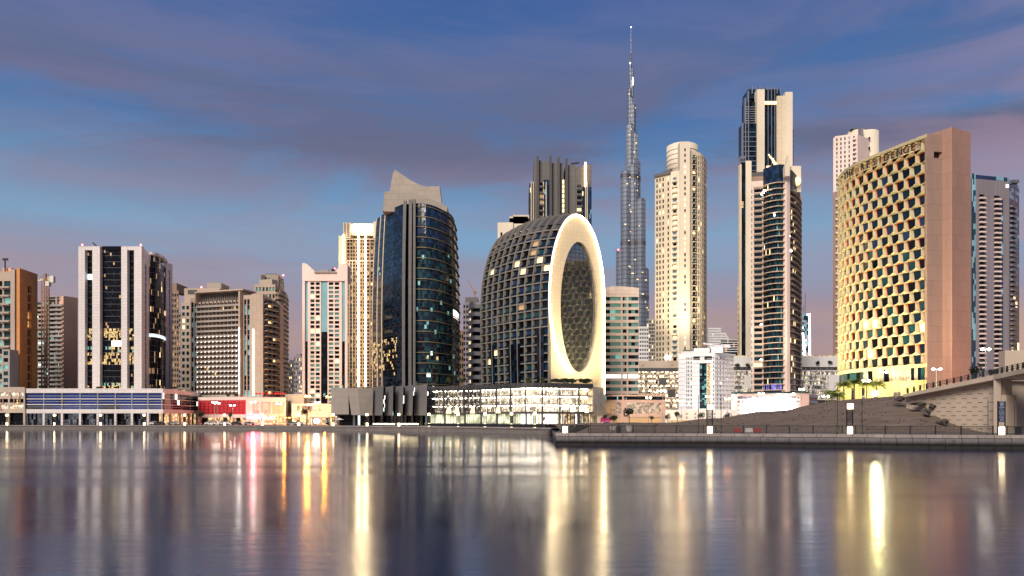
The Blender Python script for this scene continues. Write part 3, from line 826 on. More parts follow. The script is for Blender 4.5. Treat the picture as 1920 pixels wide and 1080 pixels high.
for px in (-60, -30, -12, 16, 46):
    mb = MB(); fr.box(mb, fr.s(px) - .5, fr.s(px) + .3, -.6, .1, GZ, zz(774)); mb.build('column', 'beige_stone', t)
for i, (px, py) in enumerate(((21, 741), (37, 741), (6, 752), (27, 752), (38, 752), (2, 762), (29, 762), (33, 752))):
    mb = MB(); fr.box(mb, fr.s(px) - .2, fr.s(px) + .2, .02, .25, zz(py + 7), zz(py - 5)); mb.build('light_fin', 'gold_glow' if i > 5 else 'hotel_wall_warm', t)

# ---- brown towers peeping behind the black tower
def plain_tower(label, pxs, Y, ytop, wall, gl, nc, pitch, ybase=None, depth=25, rec=.4, wf=.6, hf=.55, lim=100, name='apartment_tower', tops=(), yturn=None, cat='apartment tower'):
    t = thing(name, label, cat, (X(sum(pxs) / 2, Y), Y + depth / 2, GZ))
    fr = Fr(pt(pxs[0], Y), pt(pxs[1], Y if yturn is None else yturn)); mb = MB(); W = []
    zt = Z(ytop, Y); z0 = GZ if ybase is None else Z(ybase, Y)
    grid(mb, W, fr, (0, fr.L), (z0, zt), cols(0, fr.L, nc, wf), rows(z0 + 1, zt - 1.2, pitch, hf, .25), gl, rec)
    mb.build('wall', wall, t); emit_windows(W, t, lim)
    core(poly_back(fr, depth, -rec - .12), GZ, zt - .3, wall, t)
    for (a, b, y, m) in tops:
        mb = MB(); fr.box(mb, fr.s(a), fr.s(b), -depth * .7, -1, zt - .4, Z(y, Y)); mb.build('roof_house', m, t)
    return t, fr
plain_tower('slim brown tower seen just right of the white piered office tower', (318, 335), 500, 545, 'brown_render', {'glass_brown': 5, 'lit_dim': .6, 'glass_black': 2}, 4, 3.4, tops=((318, 330, 530, 'brown_render'),), lim=100)
t, fr = plain_tower('grey blue tower glimpsed in the gap left of the balcony hotel', (335, 342), 620, 585, 'lilac_grey', {'glass_navy': 3, 'lit_dim': .5}, 2, 3.6, lim=60)

# ---- hotel group
t, fr = plain_tower('beige apartment block with a stepped roof box standing behind the balcony hotel', (340, 372), 440, 567, 'beige_plain', {'glass_teal': 4, 'glass_navy': 3, 'lit_warm': .3}, 4, 3.5, lim=100, wf=.62)
for a, b, y, m in ((344, 411, 540, 'beige_plain'), (383, 410, 528, 'crown_stone')):
    mb = MB(); mb.box(X(a, 445), 446 + (b < 411) * 3, Z(600, 445), X(b, 445), 462, Z(y, 445)); mb.build('roof_house', m, t)
mb = MB(); mb.box(X(351, 445), 445.8, Z(551, 445), X(368, 445), 446.1, Z(543, 445)); mb.build('louvre', 'dark_grey', t)
beacon(X(375, 447), 449, Z(540, 445), t, .5)

t = thing('hotel_tower', 'wide beige hotel slab with long rows of balconies and strings of small lights', 'hotel tower', (X(420, 370), 375, GZ))
fr = Fr(pt(357, 373), pt(471, 362)); zt = fr.z(568, 400); zb = 14
NRW = 19; rh = (zt - zb) / NRW
mb = MB(); W = []
c = [(fr.s(a), fr.s(a) + .62 * (fr.s(b) - fr.s(a))) for a, b in zip([372 + 7.25 * i for i in range(11)], [372 + 7.25 * (i + 1) for i in range(11)])]
grid(mb, W, fr, (fr.s(371), fr.s(452)), (zb, zt), c, [(zb + rh * k + .9, zb + rh * k + 3.0) for k in range(NRW)], {'glass_black': 5, 'glass_brown': 4, 'lit_warm': .12, 'glass_navy': 1}, rec=1.1)
mb.build('wall', 'beige_plain', t)
for a, b in ((357, 371), (456, 471)):
    mb2 = MB(); W2 = []
    c = [(fr.s(a + 1.5), fr.s(a + 6)), (fr.s(a + 7.5), fr.s(a + 12))]
    grid(mb2, W2, fr, (fr.s(a) + .01, fr.s(b) - .01), (zb, fr.z(557, 400)), c, [(zb + rh * k + .7, zb + rh * k + 3.1) for k in range(NRW)], {'glass_sky': 3, 'glass_navy': 3, 'glass_black': 2}, rec=.4)
    mb2.build('end_wall', 'beige_stone', t); W += W2
emit_windows(W, t, 100)
bl = []
for k in range(NRW):
    z = zb + rh * k + .45
    bl.append(balcony_fn(fr, fr.s(371.4), fr.s(451.6), z, 1.5, .62, .25, 0, 1))
emit_boxes(bl, t, ['concrete', 'grey_render'], 'balcony')
bl = []
for i in range(12):
    s = fr.s(371.3 + 7.25 * i)
    def f(mb, s=s): fr.box(mb, s - .1, s + .1, .01, .9, zb, zt)
    bl.append(f)
emit_boxes(bl, t, 'beige_plain', 'balcony_divider')
mb = MB()
for k in range(0, NRW - 7):
    for i in range(11):
        mb.ball(fr.p(fr.s(375 + 7.25 * i), 1.75, zb + rh * (k + 1) + .2), .2, 6, 4)
tag(mb.build('string_light', 'string_light', t), kind='stuff')
mb = MB(); fr.box(mb, fr.s(371), fr.s(454), -8, -2, zt, fr.z(548, 410)); fr.box(mb, fr.s(369.5), fr.s(371), -8, 1.6, zt + .01, fr.z(548, 370)); fr.box(mb, fr.s(452), fr.s(455), -8, 1.9, zb, fr.z(548, 440)); fr.box(mb, fr.s(369.5), fr.s(460), -8.1, 1.7, fr.z(548, 410), fr.z(545.5, 410)); mb.build('roof_frame', 'beige_stone', t)
mb = MB()
for i in range(20): fr.box(mb, fr.s(372.5 + 4 * i), fr.s(374.5 + 4 * i), -1.9, -1.6, zt, fr.z(549, 410))
mb.build('roof_screen', 'mid_grey', t)
for px, y0, y1 in ((453.6, 738, 615),):
    mb = MB(); fr.box(mb, fr.s(px) - .22, fr.s(px) + .22, 1.92, 2.15, fr.z(y0, px), fr.z(y1, px)); mb.build('light_strip', 'led_white', t)
f2 = Fr(pt(471, 360.5), pt(493, 360.5)); mb = MB(); f2.box(mb, 0, f2.L, -16, 0, GZ, Z(551, 360)); mb.build('stair_wall', 'beige_stone', t)
mb = MB(); f2.box(mb, f2.s(475) - .22, f2.s(475) + .22, .02, .25, Z(742, 360), Z(617, 360)); mb.build('light_strip', 'led_white', t)
f3 = Fr(pt(493.2, 361), pt(526, 376)); mb = MB(); W = []
zt3 = Z(560, 361)
grid(mb, W, f3, (0, f3.L), (zb, zt3), [(f3.s(495.5), f3.s(502)), (f3.s(503), f3.s(511)), (f3.s(512), f3.s(519))], [(zb + (zt3 - zb) / 18 * k + .9, zb + (zt3 - zb) / 18 * k + 3.2) for k in range(18)], {'glass_brown': 4, 'glass_black': 3, 'lit_warm': .4}, rec=1.0)
mb.build('balcony_wall', 'beige_plain', t); emit_windows(W, t, 50)
bl = [balcony_fn(f3, f3.s(495), f3.s(519.5), zb + (zt3 - zb) / 18 * k + .5, 1.5, .9, .3, 0, 1) for k in range(18)]
emit_boxes(bl, t, ['beige_plain', 'glass_navy'], 'balcony')
core([fr.p(.3, -1.3, 0)[:2], fr.p(fr.L, -1.3, 0)[:2], pt(525, 378), pt(500, 400), pt(372, 400)], GZ, zt - .2, 'beige_plain', t)
mb = MB(); f3.box(mb, f3.s(519.6), f3.L + .02, -2, 1.6, zb, Z(563, 361)); mb.build('end_pier', 'beige_stone', t)

# rounded tower behind
t = thing('apartment_tower', 'beige tower with a rounded stepped crown and a red beacon behind the balcony hotel', 'apartment tower', (X(510, 440), 445, GZ))
fr = Fr(pt(477, 430), pt(516, 430)); mb = MB(); W = []
grid(mb, W, fr, (0, fr.L), (20, Z(533, 430)), cols(.5, fr.L, 6, .62), rows(20, Z(536, 430), 3.6, .6), {'glass_teal': 3, 'glass_seagreen': 3, 'glass_black': 2}, .4)
mb.build('wall', 'beige_plain', t); emit_windows(W, t, 60)
cp = smooth_path([pt(516, 430), pt(525, 432), pt(533, 438), pt(538, 447), pt(540, 458)], 3)
mb = MB(); gm = ['glass_brown', 'glass_black', 'brown_render', 'lit_dim', 'lit_purple']
for a, b in zip(cp, cp[1:]):
    f = Fr(a, b); curtain(mb, f, (0, f.L), (GZ, Z(548, 440)), 2, 28, gm, {'glass_brown': 4, 'glass_black': 2, 'brown_render': 3, 'lit_dim': .2}, -.6)
mb.build('curved_glazing', gm, t)
bl = []
for k in range(28):
    z = GZ + (Z(548, 440) - GZ) * k / 28
    def f(mb, z=z): band(mb, cp, -.5, .5, z, z + 1.3)
    bl.append(f)
emit_boxes(bl, t, 'beige_plain', 'balcony')
core([pt(477.5, 431), pt(515, 431), cp[4], cp[8], cp[-1], pt(538, 475), pt(480, 475)], GZ, Z(547, 440), 'brown_render', t)
mb = MB(); band(mb, offset_path([pt(486, 436), pt(510, 434), pt(526, 440), pt(533, 452)], 0), -12, 0, Z(548, 440), Z(527, 440)); mb.build('crown_wall', 'beige_stone', t)
mb = MB(); mb.prism([pt(487, 438), pt(522, 438), pt(532, 450), pt(530, 465), pt(487, 462)], Z(540, 440), [Z(514, 438), Z(514, 438), Z(519, 440), Z(519, 440), Z(512, 438)]); mb.build('crown_house', 'crown_stone', t)
mb = MB(); mb.box(X(490, 437), 436.5, Z(533, 437), X(497, 437), 437.2, Z(516, 437)); mb.box(X(503, 437), 436.5, Z(533, 437), X(506, 437), 437.2, Z(522, 437)); mb.build('louvre', 'dark_grey', t)
mb = MB(); mb.box(X(497, 445), 445, Z(513, 440), X(520, 445), 446, Z(510, 440)); mb.build('cleaning_crane', 'dark_metal', t)
beacon(X(530, 442), 443, Z(518, 440), t, .5)

# hotel podium with red screen
t = thing('podium_building', 'pink lit hotel podium with a long red screen and framed posters under the balcony hotel', 'podium building', (X(450, 345), 350, GZ))
zz = lambda py: Z(py, 345)
fr = Fr(pt(371, 352), pt(461, 345)); f2 = Fr(pt(461, 345), pt(536, 349))
mb = MB(); fr.box(mb, 0, fr.s(371.6), -20, 0, GZ, zz(744)); fr.box(mb, fr.s(371.7), fr.L, -20, 0, zz(750), zz(744)); fr.box(mb, fr.s(371.7), fr.L, -20, 0, zz(783), zz(777))
fr.box(mb, fr.s(371.7), fr.L, -20, -.6, zz(777), zz(750)); mb.build('wall', 'pink_white', t)
mb = MB(); fr.box(mb, fr.s(372.5), fr.L - .3, -.55, -.2, zz(776.5), zz(750.5)); mb.build('red_screen', 'red_screen', t)
mb = MB()
for k in range(4): fr.box(mb, fr.s(372.5), fr.L - .3, -.2, -.08, zz(756 + 5.6 * k) - .06, zz(756 + 5.6 * k) + .06)
for i in range(12): fr.box(mb, fr.s(376 + 7.2 * i) - .08, fr.s(376 + 7.2 * i) + .08, -.2, -.1, zz(776.5), zz(750.5))
mb.build('screen_frame', 'dark_metal', t)
mb = MB(); W = []
grid(mb, W, f2, (0, f2.L), (zz(779), zz(745)), [(f2.s(474), f2.s(486)), (f2.s(490), f2.s(508)), (f2.s(511), f2.s(533))], [(zz(776), zz(754))], {'salmon_render': 1}, rec=.3, tilt=0)
f2.box(mb, .01, f2.L, -20, -.45, zz(779), zz(747)); mb.build('front_wall', 'pink_white', t); emit_windows(W, t, 9, 'niche')
for a, b, tx in ((476.5, 486, '38'), (492.5, 503, '38')):
    mb = MB(); f2.box(mb, f2.s(a), f2.s(b), -.28, -.12, zz(775), zz(755)); o = mb.build('poster', 'pink_panel', t)
    p = f2.p(f2.s((a + b) / 2), -.05, zz(774)); o2 = text_mesh(tx, 1.7, 'poster_number', 'hotel_wall_warm', t, p, (R(90), 0, math.atan2(f2.u[1], f2.u[0])))
mb = MB(); gm = ['shop_interior', 'lit_white', 'glass_black', 'red_neon']
curtain(mb, fr, (0, fr.L), (GZ, zz(783)), 22, 1, gm, {'shop_interior': 5, 'glass_black': 2}, -2.5, .05)
curtain(mb, f2, (0, f2.L), (GZ, zz(779)), 18, 1, gm, {'shop_interior': 6, 'lit_white': 1}, -2.5, .05); mb.build('shopfront', gm, t)
mb = MB(); f2.box(mb, f2.s(463), f2.s(490), .05, 1.2, zz(785.5), zz(781)); mb.build('neon_canopy', 'red_neon', t)
mb = MB(); f2.box(mb, f2.s(494), f2.s(501), .05, .4, zz(785), zz(781)); f2.box(mb, f2.s(505), f2.s(515), .05, .4, zz(786), zz(781)); mb.build('shop_sign', 'lit_white', t)
mb = MB(); mb.prism([fr.p(0, -.8, 0)[:2], fr.p(fr.L, -.8, 0)[:2], f2.p(f2.L, -.8, 0)[:2], pt(536, 372), pt(372, 372)], zz(745.2), zz(744.2)); mb.build('roof_slab', 'grey_render', t)
mb = MB(); f2.box(mb, f2.s(466), f2.s(488), -.3, -.1, zz(744), zz(741.5)); mb.build('roof_sign', 'lit_green', t)

# yellow lit low building
t = thing('low_building', 'low cream building glowing yellow under orange street lamps beside the pink podium', 'low building', (X(590, 350), 355, GZ))
f1 = Fr(pt(534, 372), pt(570, 372)); mb = MB(); W = []
grid(mb, W, f1, (0, f1.L), (GZ, Z(739, 372)), [(f1.s(541), f1.s(543.5)), (f1.s(544.5), f1.s(546))], [(Z(756, 372), Z(751, 372)), (Z(766, 372), Z(760, 372)), (Z(774, 372), Z(769, 372))], {'glass_brown': 1}, .4)
f1.box(mb, 0, f1.L, -15, -.52, GZ, Z(739, 372) - .02); mb.build('rear_block', 'cream_wall', t)
f2 = Fr(pt(547, 350), pt(632, 350)); zz = lambda py: Z(py, 350)
g2 = [(f2.s(557), f2.s(562.5)), (f2.s(566), f2.s(592)), (f2.s(597), f2.s(602))]
grid(mb2 := MB(), W, f2, (0, f2.L), (zz(783), zz(757)), g2, [(zz(771), zz(760.5))], {'glass_teal': 1, 'garage_dim': 2}, .5)
f2.box(mb2, 0, f2.L, -18, -.62, zz(783), zz(757.3)); mb2.build('wall', 'cream_pale', t); emit_windows(W, t, 20)
mb = MB(); gm = ['shop_interior', 'lit_warm', 'glass_black']; curtain(mb, f2, (0, f2.L), (GZ, zz(783)), 14, 1, gm, {'shop_interior': 5, 'lit_warm': 1, 'glass_black': 2}, -2.5); mb.build('shopfront', gm, t)
for px in (549, 566, 584, 601, 618, 630):
    mb = MB(); f2.box(mb, f2.s(px) - .3, f2.s(px) + .3, -.6, 0, GZ, zz(783)); mb.build('column', 'cream_pale', t)
mb = MB(); f2.box(mb, f2.s(586), f2.s(630), .05, 4.5, zz(784), zz(782.5)); mb.build('canopy', 'dark_grey', t)
mb = MB(); f2.box(mb, f2.s(594), f2.s(603), 5, 5.3, zz(793), zz(786)); mb.build('lit_panel', 'screen_white', t)

# far slabs in the gap
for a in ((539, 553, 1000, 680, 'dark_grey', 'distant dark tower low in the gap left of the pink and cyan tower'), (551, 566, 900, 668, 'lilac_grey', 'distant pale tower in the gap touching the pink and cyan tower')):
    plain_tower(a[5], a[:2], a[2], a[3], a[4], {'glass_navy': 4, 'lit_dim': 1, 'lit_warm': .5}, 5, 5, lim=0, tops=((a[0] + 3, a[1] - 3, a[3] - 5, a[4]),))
plain_tower('distant rusty brown low block at the foot of the gap', (536, 560), 760, 742, 'brown_render', {'glass_black': 3, 'lit_dim': 1}, 6, 4, lim=0)

# ---- pink and cyan tower
t = thing('apartment_tower', 'pale pink apartment tower with cyan glass strips and upswept horns at its roof', 'apartment tower', (X(610, 385), 390, GZ))
fr = Fr(pt(567, 380), pt(652, 380)); zz = lambda py: Z(py, 380); mb = MB(); W = []
rs = rows(zz(778), zz(528), 2.02, .66, .2)
ln = [(fr.s(a), fr.s(b)) for a, b in ((582, 589.5), (592, 599.5), (616.5, 625), (627.5, 636))]
grid(mb, W, fr, (fr.s(577), fr.s(641)), (GZ, zz(524)), [ln[0], ln[1], (fr.s(602), fr.s(614)), ln[2], ln[3]], rs, {'glass_seagreen': 4, 'glass_black': 4, 'glass_brown': 2, 'lit_warm': .45}, .5)
mid = [w for w in W if abs(w[0][0][0] - X(602, 380)) < .4]; W = [w for w in W if w not in mid]
mb = MB()     # rebuild wall without the middle column
W = []
grid(mb, W, fr, (fr.s(577), fr.s(602)), (GZ, zz(524)), ln[:2], rs, {'glass_seagreen': 4, 'glass_black': 4, 'glass_brown': 2, 'lit_warm': .45}, .5)
grid(mb, W, fr, (fr.s(614), fr.s(641)), (GZ, zz(524)), ln[2:], rs, {'glass_seagreen': 4, 'glass_black': 4, 'glass_brown': 2, 'lit_warm': .45}, .5)
fr.box(mb, fr.s(567), fr.s(572), -.6, .4, GZ, zz(515)); fr.box(mb, fr.s(647), fr.s(652), -.6, .4, GZ, zz(515))
mb.build('wall', 'pink_white', t); emit_windows(W, t, 100)
for a, b in ((572, 577), (602, 614), (641, 647)):
    mb = MB(); gm = ['glass_sky', 'glass_navy', 'glass_black', 'lit_cool']
    zc = zz(622 if a == 602 else 640)
    curtain(mb, fr, (fr.s(a), fr.s(b)), (zc, zz(528)), 3, 26, gm, {'glass_sky': 6, 'lit_cool': .05}, -.3, .06)
    curtain(mb, fr, (fr.s(a), fr.s(b)), (GZ, zc), 3, 30, gm, {'glass_navy': 3, 'glass_black': 5, 'glass_sky': .2} if a != 602 else {'glass_black': 6, 'glass_navy': 2, 'glass_sky': .4}, -.3, .06)
    mb.build('glass_strip', gm, t)
pl = [(567, 494), (571, 493.5), (577, 496), (584, 503), (590, 508), (597, 511), (622, 511), (629, 508), (634, 503), (640, 496), (646, 494), (652, 495)]
mb = MB(); base = [fr.s(p[0]) for p in pl]
for (a, ya), (b, yb) in zip(pl, pl[1:]):
    s0, s1 = fr.s(a), fr.s(b); q = [fr.p(s0, .5, zz(527)), fr.p(s1, .5, zz(527)), fr.p(s1, -1.5, zz(527)), fr.p(s0, -1.5, zz(527)), fr.p(s0, .5, zz(ya)), fr.p(s1, .5, zz(yb)), fr.p(s1, -1.5, zz(yb)), fr.p(s0, -1.5, zz(ya))]
    mb.hexa(q)
for a, b in ((567, 573), (646, 650)): fr.box(mb, fr.s(a), fr.s(b), -8, -1.5, zz(527), zz(495.5))
mb.build('crown_horn', 'pink_white', t)
mb = MB(); fr.box(mb, fr.s(590), fr.s(631), -8, 1.2, zz(512), zz(509.5)); fr.box(mb, fr.s(597), fr.s(613), -8, -3, zz(509), zz(504)); mb.build('roof_terrace', 'grey_render', t)
mb = MB(); mb.bar((X(623, 385), 385, zz(511)), (X(625, 385), 385, zz(502)), .5); mb.ball((X(625, 385), 385, zz(503)), 1, 8, 5); mb.build('roof_dish', 'dark_metal', t)
beacon(X(626, 382), 384, zz(505), t, .35); beacon(X(650, 382), 382, zz(495), t, .35)
core(poly_back(fr, 26, -.65), GZ, zz(526), 'pink_white', t)

# ---- golden lit tower
t = thing('apartment_tower', 'tall tower with glowing gold strips and a floodlit crown left of the dark glass tower', 'apartment tower', (X(670, 525), 535, GZ))
fr = Fr(pt(635, 520), pt(705, 520)); zz = lambda py: Z(py, 520); mb = MB(); W = []
grid(mb, W, fr, (fr.s(648), fr.L), (GZ, zz(446)), [(fr.s(a), fr.s(a + w)) for a, w in ((651, 4), (657, 3.5), (662, 3), (667.5, 3.5), (675.5, 3), (680.5, 3), (688, 4), (695, 4), (700, 3))], rows(GZ, zz(448), 2.35, .68, .2), {'glass_brown': 5, 'glass_black': 3, 'lit_dim': .9, 'lit_warm': .12}, .6)
mb.build('wall', 'brown_render', t); emit_windows(W, t, 100)
mb = MB(); fr.box(mb, 0, fr.s(642.5), -.6, .3, GZ, zz(442)); fr.box(mb, fr.s(642.6), fr.s(647.9), -.5, -.1, GZ, zz(444))
for py in (449, 489.5): fr.box(mb, fr.s(648), fr.L, .01, .5, zz(py) - .25, zz(py) + .25)
for px in (655, 661): fr.box(mb, fr.s(px) - .25, fr.s(px) + .25, .01, .45, GZ, zz(490))
mb.build('frame', 'cream_wall', t)
for px, y1 in ((644.5, 440), (672.5, 442), (685.5, 440)):
    mb = MB(); fr.box(mb, fr.s(px) - .45, fr.s(px) + .45, .55, .95, zz(725), zz(y1)); mb.build('light_strip', 'led_amber' if px < 650 else 'led_line', t)
mb = MB()
fr.box(mb, fr.s(643), fr.s(656), -14, -.8, zz(446), zz(417)); fr.box(mb, fr.s(656), fr.s(699), -14, -2.5, zz(440), zz(418)); fr.box(mb, fr.s(699), fr.L, -14, -.9, zz(446), zz(415)); mb.build('crown', 'cream_pale', t)
mb = MB()
for k in range(14):
    for a in (644, 650): fr.box(mb, fr.s(a), fr.s(a + 4.5), -.78, -.6, zz(443 - 1.9 * k) - .2, zz(443 - 1.9 * k) + .1)
mb.build('crown_louvre', 'brown_render', t)
mb = MB(); fr.box(mb, fr.s(662), fr.s(696), -2.45, -1.2, zz(431), zz(420)); mb.build('crown_sign', 'led_line', t)
core(poly_back(fr, 26, -.75), GZ, zz(446.5), 'brown_render', t)
# ---- dark curved glass tower
t = thing('office_tower', 'bulging dark blue glass office tower with thin gold ledges and a slanted stone crown', 'office tower', (X(780, 345), 350, GZ))
cx0, cy0 = X(780, 352), 352
def prof(z):
    zm = 44.0; k = (z - zm) / 47.0
    return 1 - (.095 if k > 0 else .03) * k * k
def P(p, z): s = prof(z); return (cx0 + (p[0] - cx0) * s, cy0 + (p[1] - cy0) * s, z)
def skin(mb, path, z0, z1f, nr, gm, w, tilt=.05, sub=1):
    tilt *= .35
    n = len(path) - 1
    for i in range(n):
        a, b = path[i], path[i + 1]
        za, zb_ = z1f(i / n), z1f((i + 1) / n)
        for j in range(nr):
            for k in range(sub):
                f0, f1 = k / sub, (k + 1) / sub
                A = (a[0] + (b[0] - a[0]) * f0, a[1] + (b[1] - a[1]) * f0); B = (a[0] + (b[0] - a[0]) * f1, a[1] + (b[1] - a[1]) * f1)
                zl, zr = za + (zb_ - za) * f0, za + (zb_ - za) * f1
                l0, l1 = z0 + (zl - z0) * j / nr, z0 + (zl - z0) * (j + 1) / nr; r0, r1 = z0 + (zr - z0) * j / nr, z0 + (zr - z0) * (j + 1) / nr
                t_ = [random.uniform(-tilt, tilt) for _ in range(4)]
                q = [P(A, l0), P(B, r0), P(B, r1), P(A, l1)]
                q = [(x, y + e, z) for (x, y, z), e in zip(q, t_)]
                mb.quad(*q, gm.index(pick(w((i + (k + .5) / sub) / n, j / nr))))
LP = [pt(698, 353), pt(716, 342), pt(736, 334), pt(755, 329)]
RP = smooth_path([pt(778, 326), pt(800, 325), pt(822, 327), pt(842, 332), pt(856, 340), pt(862, 351)], 3)
gm = ['glass_navy', 'glass_black', 'glass_blue', 'glass_teal', 'lit_green', 'gold_glow', 'lit_white', 'lit_cool', 'lit_dim']
def wl(u, v):
    if .10 < v < .30 and u < .8: return {'glass_black': 2.4, 'gold_glow': 1.4 * (1 - abs(v - .2) * 6), 'glass_navy': .6}  # gold city reflections put into the glass as glowing panes
    return {'glass_black': 4, 'glass_navy': 5} if v < .6 else {'glass_navy': 6, 'glass_blue': 2.5, 'lit_green': .04}
def wr(u, v):
    if .42 < v < .47 and .7 < u < .9: return {'lit_white': 1}
    if v < .22 and .2 < u < .45: return {'lit_cool': .2, 'glass_teal': 3, 'glass_black': 2, 'gold_glow': .4}
    if v > .78: return {'glass_navy': 6, 'glass_blue': 3, 'lit_cool': .04}
    return {'glass_teal': 3, 'glass_navy': 5, 'lit_green': .22, 'glass_black': 2, 'lit_cool': .02}
mb = MB(); skin(mb, LP, 14, lambda u: 92 + 1.2 * u, 66, gm, wl, .03, 9); mb.build('left_glass', gm, t)
mb = MB(); skin(mb, RP, 14, lambda u: 92.6 - 5.0 * u ** 1.6, 44, gm, wr, .05, 2); mb.build('right_glass', gm, t)
def ledge(mb, path, zf, d, th, m=0, din=-.1):
    n = len(path)
    pa = offset_path(path, din); pb = offset_path(path, d)
    i0 = len(mb.v)
    for k in range(n):
        z = zf(k / (n - 1)); a = P(pa[k], z); b = P(pb[k], z)
        mb.v += [(b[0], b[1], z - th / 2), (b[0], b[1], z + th / 2), (a[0], a[1], z + th / 2), (a[0], a[1], z - th / 2)]
    for k in range(n - 1):
        i = i0 + 4 * k
        for e in range(4):
            f = (e + 1) % 4; mb.f.append((i + e, i + 4 + e, i + 4 + f, i + f)); mb.m.append(m)
for k in range(1, 19):
    mb = MB(); zk = 14 + 4.3 * k
    if zk > 92: break
    ledge(mb, RP, lambda u: 14 + (78.6 - 5.0 * u ** 1.6) * (4.3 * k / 78.6), .5, .24); mb.build('ledge', 'brass', t)
mb = MB()
for k in range(23):
    f = k / 22; ledge(mb, LP, lambda u: 14 + (78 + 1.2 * u) * f, .15, .16)
for k in range(45):
    f = k / 44; ledge(mb, RP, lambda u: 14 + (78.6 - 5.0 * u ** 1.6) * f, .10, .10)
mb.build('glazing_bar', 'dark_metal', t)
def vfin(p, d, w, z0, z1, m, nm='vertical_fin', n=14):
    mb = MB(); 
    for k in range(n):
        a, b = z0 + (z1 - z0) * k / n, z0 + (z1 - z0) * (k + 1) / n
        A, B = P(p, a), P(p, b)
        mb.hexa([(A[0] - w, A[1] - d, a), (A[0] + w, A[1] - d, a), (A[0] + w, A[1] + .8, a), (A[0] - w, A[1] + .8, a), (B[0] - w, B[1] - d, b), (B[0] + w, B[1] - d, b), (B[0] + w, B[1] + .8, b), (B[0] - w, B[1] + .8, b)])
    mb.build(nm, m, t)
for p, zt_ in ((LP[0], 92.3), (pt(707, 347.5), 92.3), (pt(716, 342), 92.3)): vfin(p, .5, .16, 14, zt_, 'cream_wall')
for px, Y, w in ((757, 327.5, .9), (769, 326, .9), (777, 325, .7)): vfin(pt(px, Y), .9, w * .7, 14, 94, 'mid_grey', 'pier')
mb = MB(); gm2 = ['glass_black', 'glass_navy']; skin(mb, [pt(755, 329.4), pt(778, 326.6)], 14, lambda u: 93, 30, gm2, lambda u, v: {'glass_black': 3, 'glass_navy': 1}, .05, 6); mb.build('centre_glass', gm2, t)
# inner body (keeps the far side closed)
mb = MB(); ring = LP + RP + [pt(850, 372), pt(790, 378), pt(720, 374)]
lv = [GZ, 14, 25, 35, 44, 55, 66, 76, 86, 91]
cxm, cym = sum(p[0] for p in ring) / len(ring), sum(p[1] for p in ring) / len(ring)
rin = [(cxm + (p[0] - cxm) * .965, cym + (p[1] - cym) * .93) for p in ring]
for a, b in zip(lv, lv[1:]):
    mb.prism([P(p, a)[:2] for p in rin], a, b - .0, 0, False) if False else None
i0 = len(mb.v); n = len(rin)
for z in lv: mb.v += [P(p, z) for p in rin]
for j in range(len(lv) - 1):
    for k in range(n):
        a = i0 + j * n + k; b = i0 + j * n + (k + 1) % n; mb.f.append((a, b, b + n, a + n)); mb.m.append(0)
mb.f.append(tuple(i0 + (len(lv) - 1) * n + k for k in range(n))); mb.m.append(0)
mb.build('core', 'dark_grey', t)
zz = lambda py: Z(py, 338)
def outline(pl, Y0, Y1, m, nm):
    mb = MB(); n = len(pl); f = [(X(a, Y0), Y0, Z(b, Y0)) for a, b in pl]; g = [(x + (pt(780, 1)[0]) * 0, Y1, z) for x, _, z in f]
    i = len(mb.v); mb.v += f + g
    mb.f.append(tuple(i + k for k in range(n))); mb.m.append(0); mb.f.append(tuple(i + n + k for k in reversed(range(n)))); mb.m.append(0)
    for k in range(n):
        j = (k + 1) % n; mb.f.append((i + j, i + k, i + n + k, i + n + j)); mb.m.append(0)
    return mb.build(nm, m, t)
outline([(717, 396), (838, 400), (839, 388), (828, 381), (800, 371), (775, 362), (760, 357), (745, 355), (731, 358), (721, 360)], 336, 352, 'crown_stone', 'crown_wall')
outline([(730, 366), (829, 390), (824, 350), (818, 349), (800, 350), (788, 347), (770, 338), (755, 328), (741, 318), (737, 324), (733, 345)], 341, 346, 'crown_stone', 'crown_fin')
mb = MB(); mb.bar((X(817, 342), 342, zz(350)), (X(817, 342), 342, zz(342)), .3); mb.ball((X(820, 342), 342, zz(349)), .8, 8, 5); mb.build('antenna', 'dark_metal', t)

# ---- panel podium
t = thing('podium_building', 'podium clad in leaning beige and grey stone panels below the dark glass tower', 'podium building', (X(710, 310), 315, GZ))
Y = 300; zz = lambda py: Z(py, Y)
core([pt(622, 303), pt(803, 300), pt(803, 335), pt(626, 335)], zz(779), zz(727), 'dark_grey', t)
def lean(a0, a1, b0, b1, yt0, yt1, yb, Y0, Y1, m):
    mb = MB(); k = .6
    mb.hexa([(X(b0, Y0), Y0, Z(yb, Y0)), (X(b1, Y1), Y1, Z(yb, Y1)), (X(b1, Y1), Y1 + k, Z(yb, Y1)), (X(b0, Y0), Y0 + k, Z(yb, Y0)),
             (X(a0, Y0), Y0, Z(yt0, Y0)), (X(a1, Y1), Y1, Z(yt1, Y1)), (X(a1, Y1), Y1 + k, Z(yt1, Y1)), (X(a0, Y0), Y0 + k, Z(yt0, Y0))])
    mb.build('stone_panel', m, t)
lean(620, 653, 621, 654, 728, 727.5, 777, 299, 297, 'panel_beige'); lean(651.5, 672, 659, 676, 727.5, 727.5, 778, 296, 294, 'panel_beige'); lean(671, 700, 675, 698, 727, 728, 779, 293, 295, 'panel_beige')
for a in ((700, 719, 700, 717, 726, 723), (723, 737.5, 721, 736, 726, 723), (742, 756.5, 741, 754.5, 725, 722.5), (760, 775, 759, 773, 724, 721.5), (778, 801, 777, 800, 723, 720.5)):
    lean(a[0], a[1], a[2], a[3], a[4], a[5], 779, 297, 292, 'panel_grey')
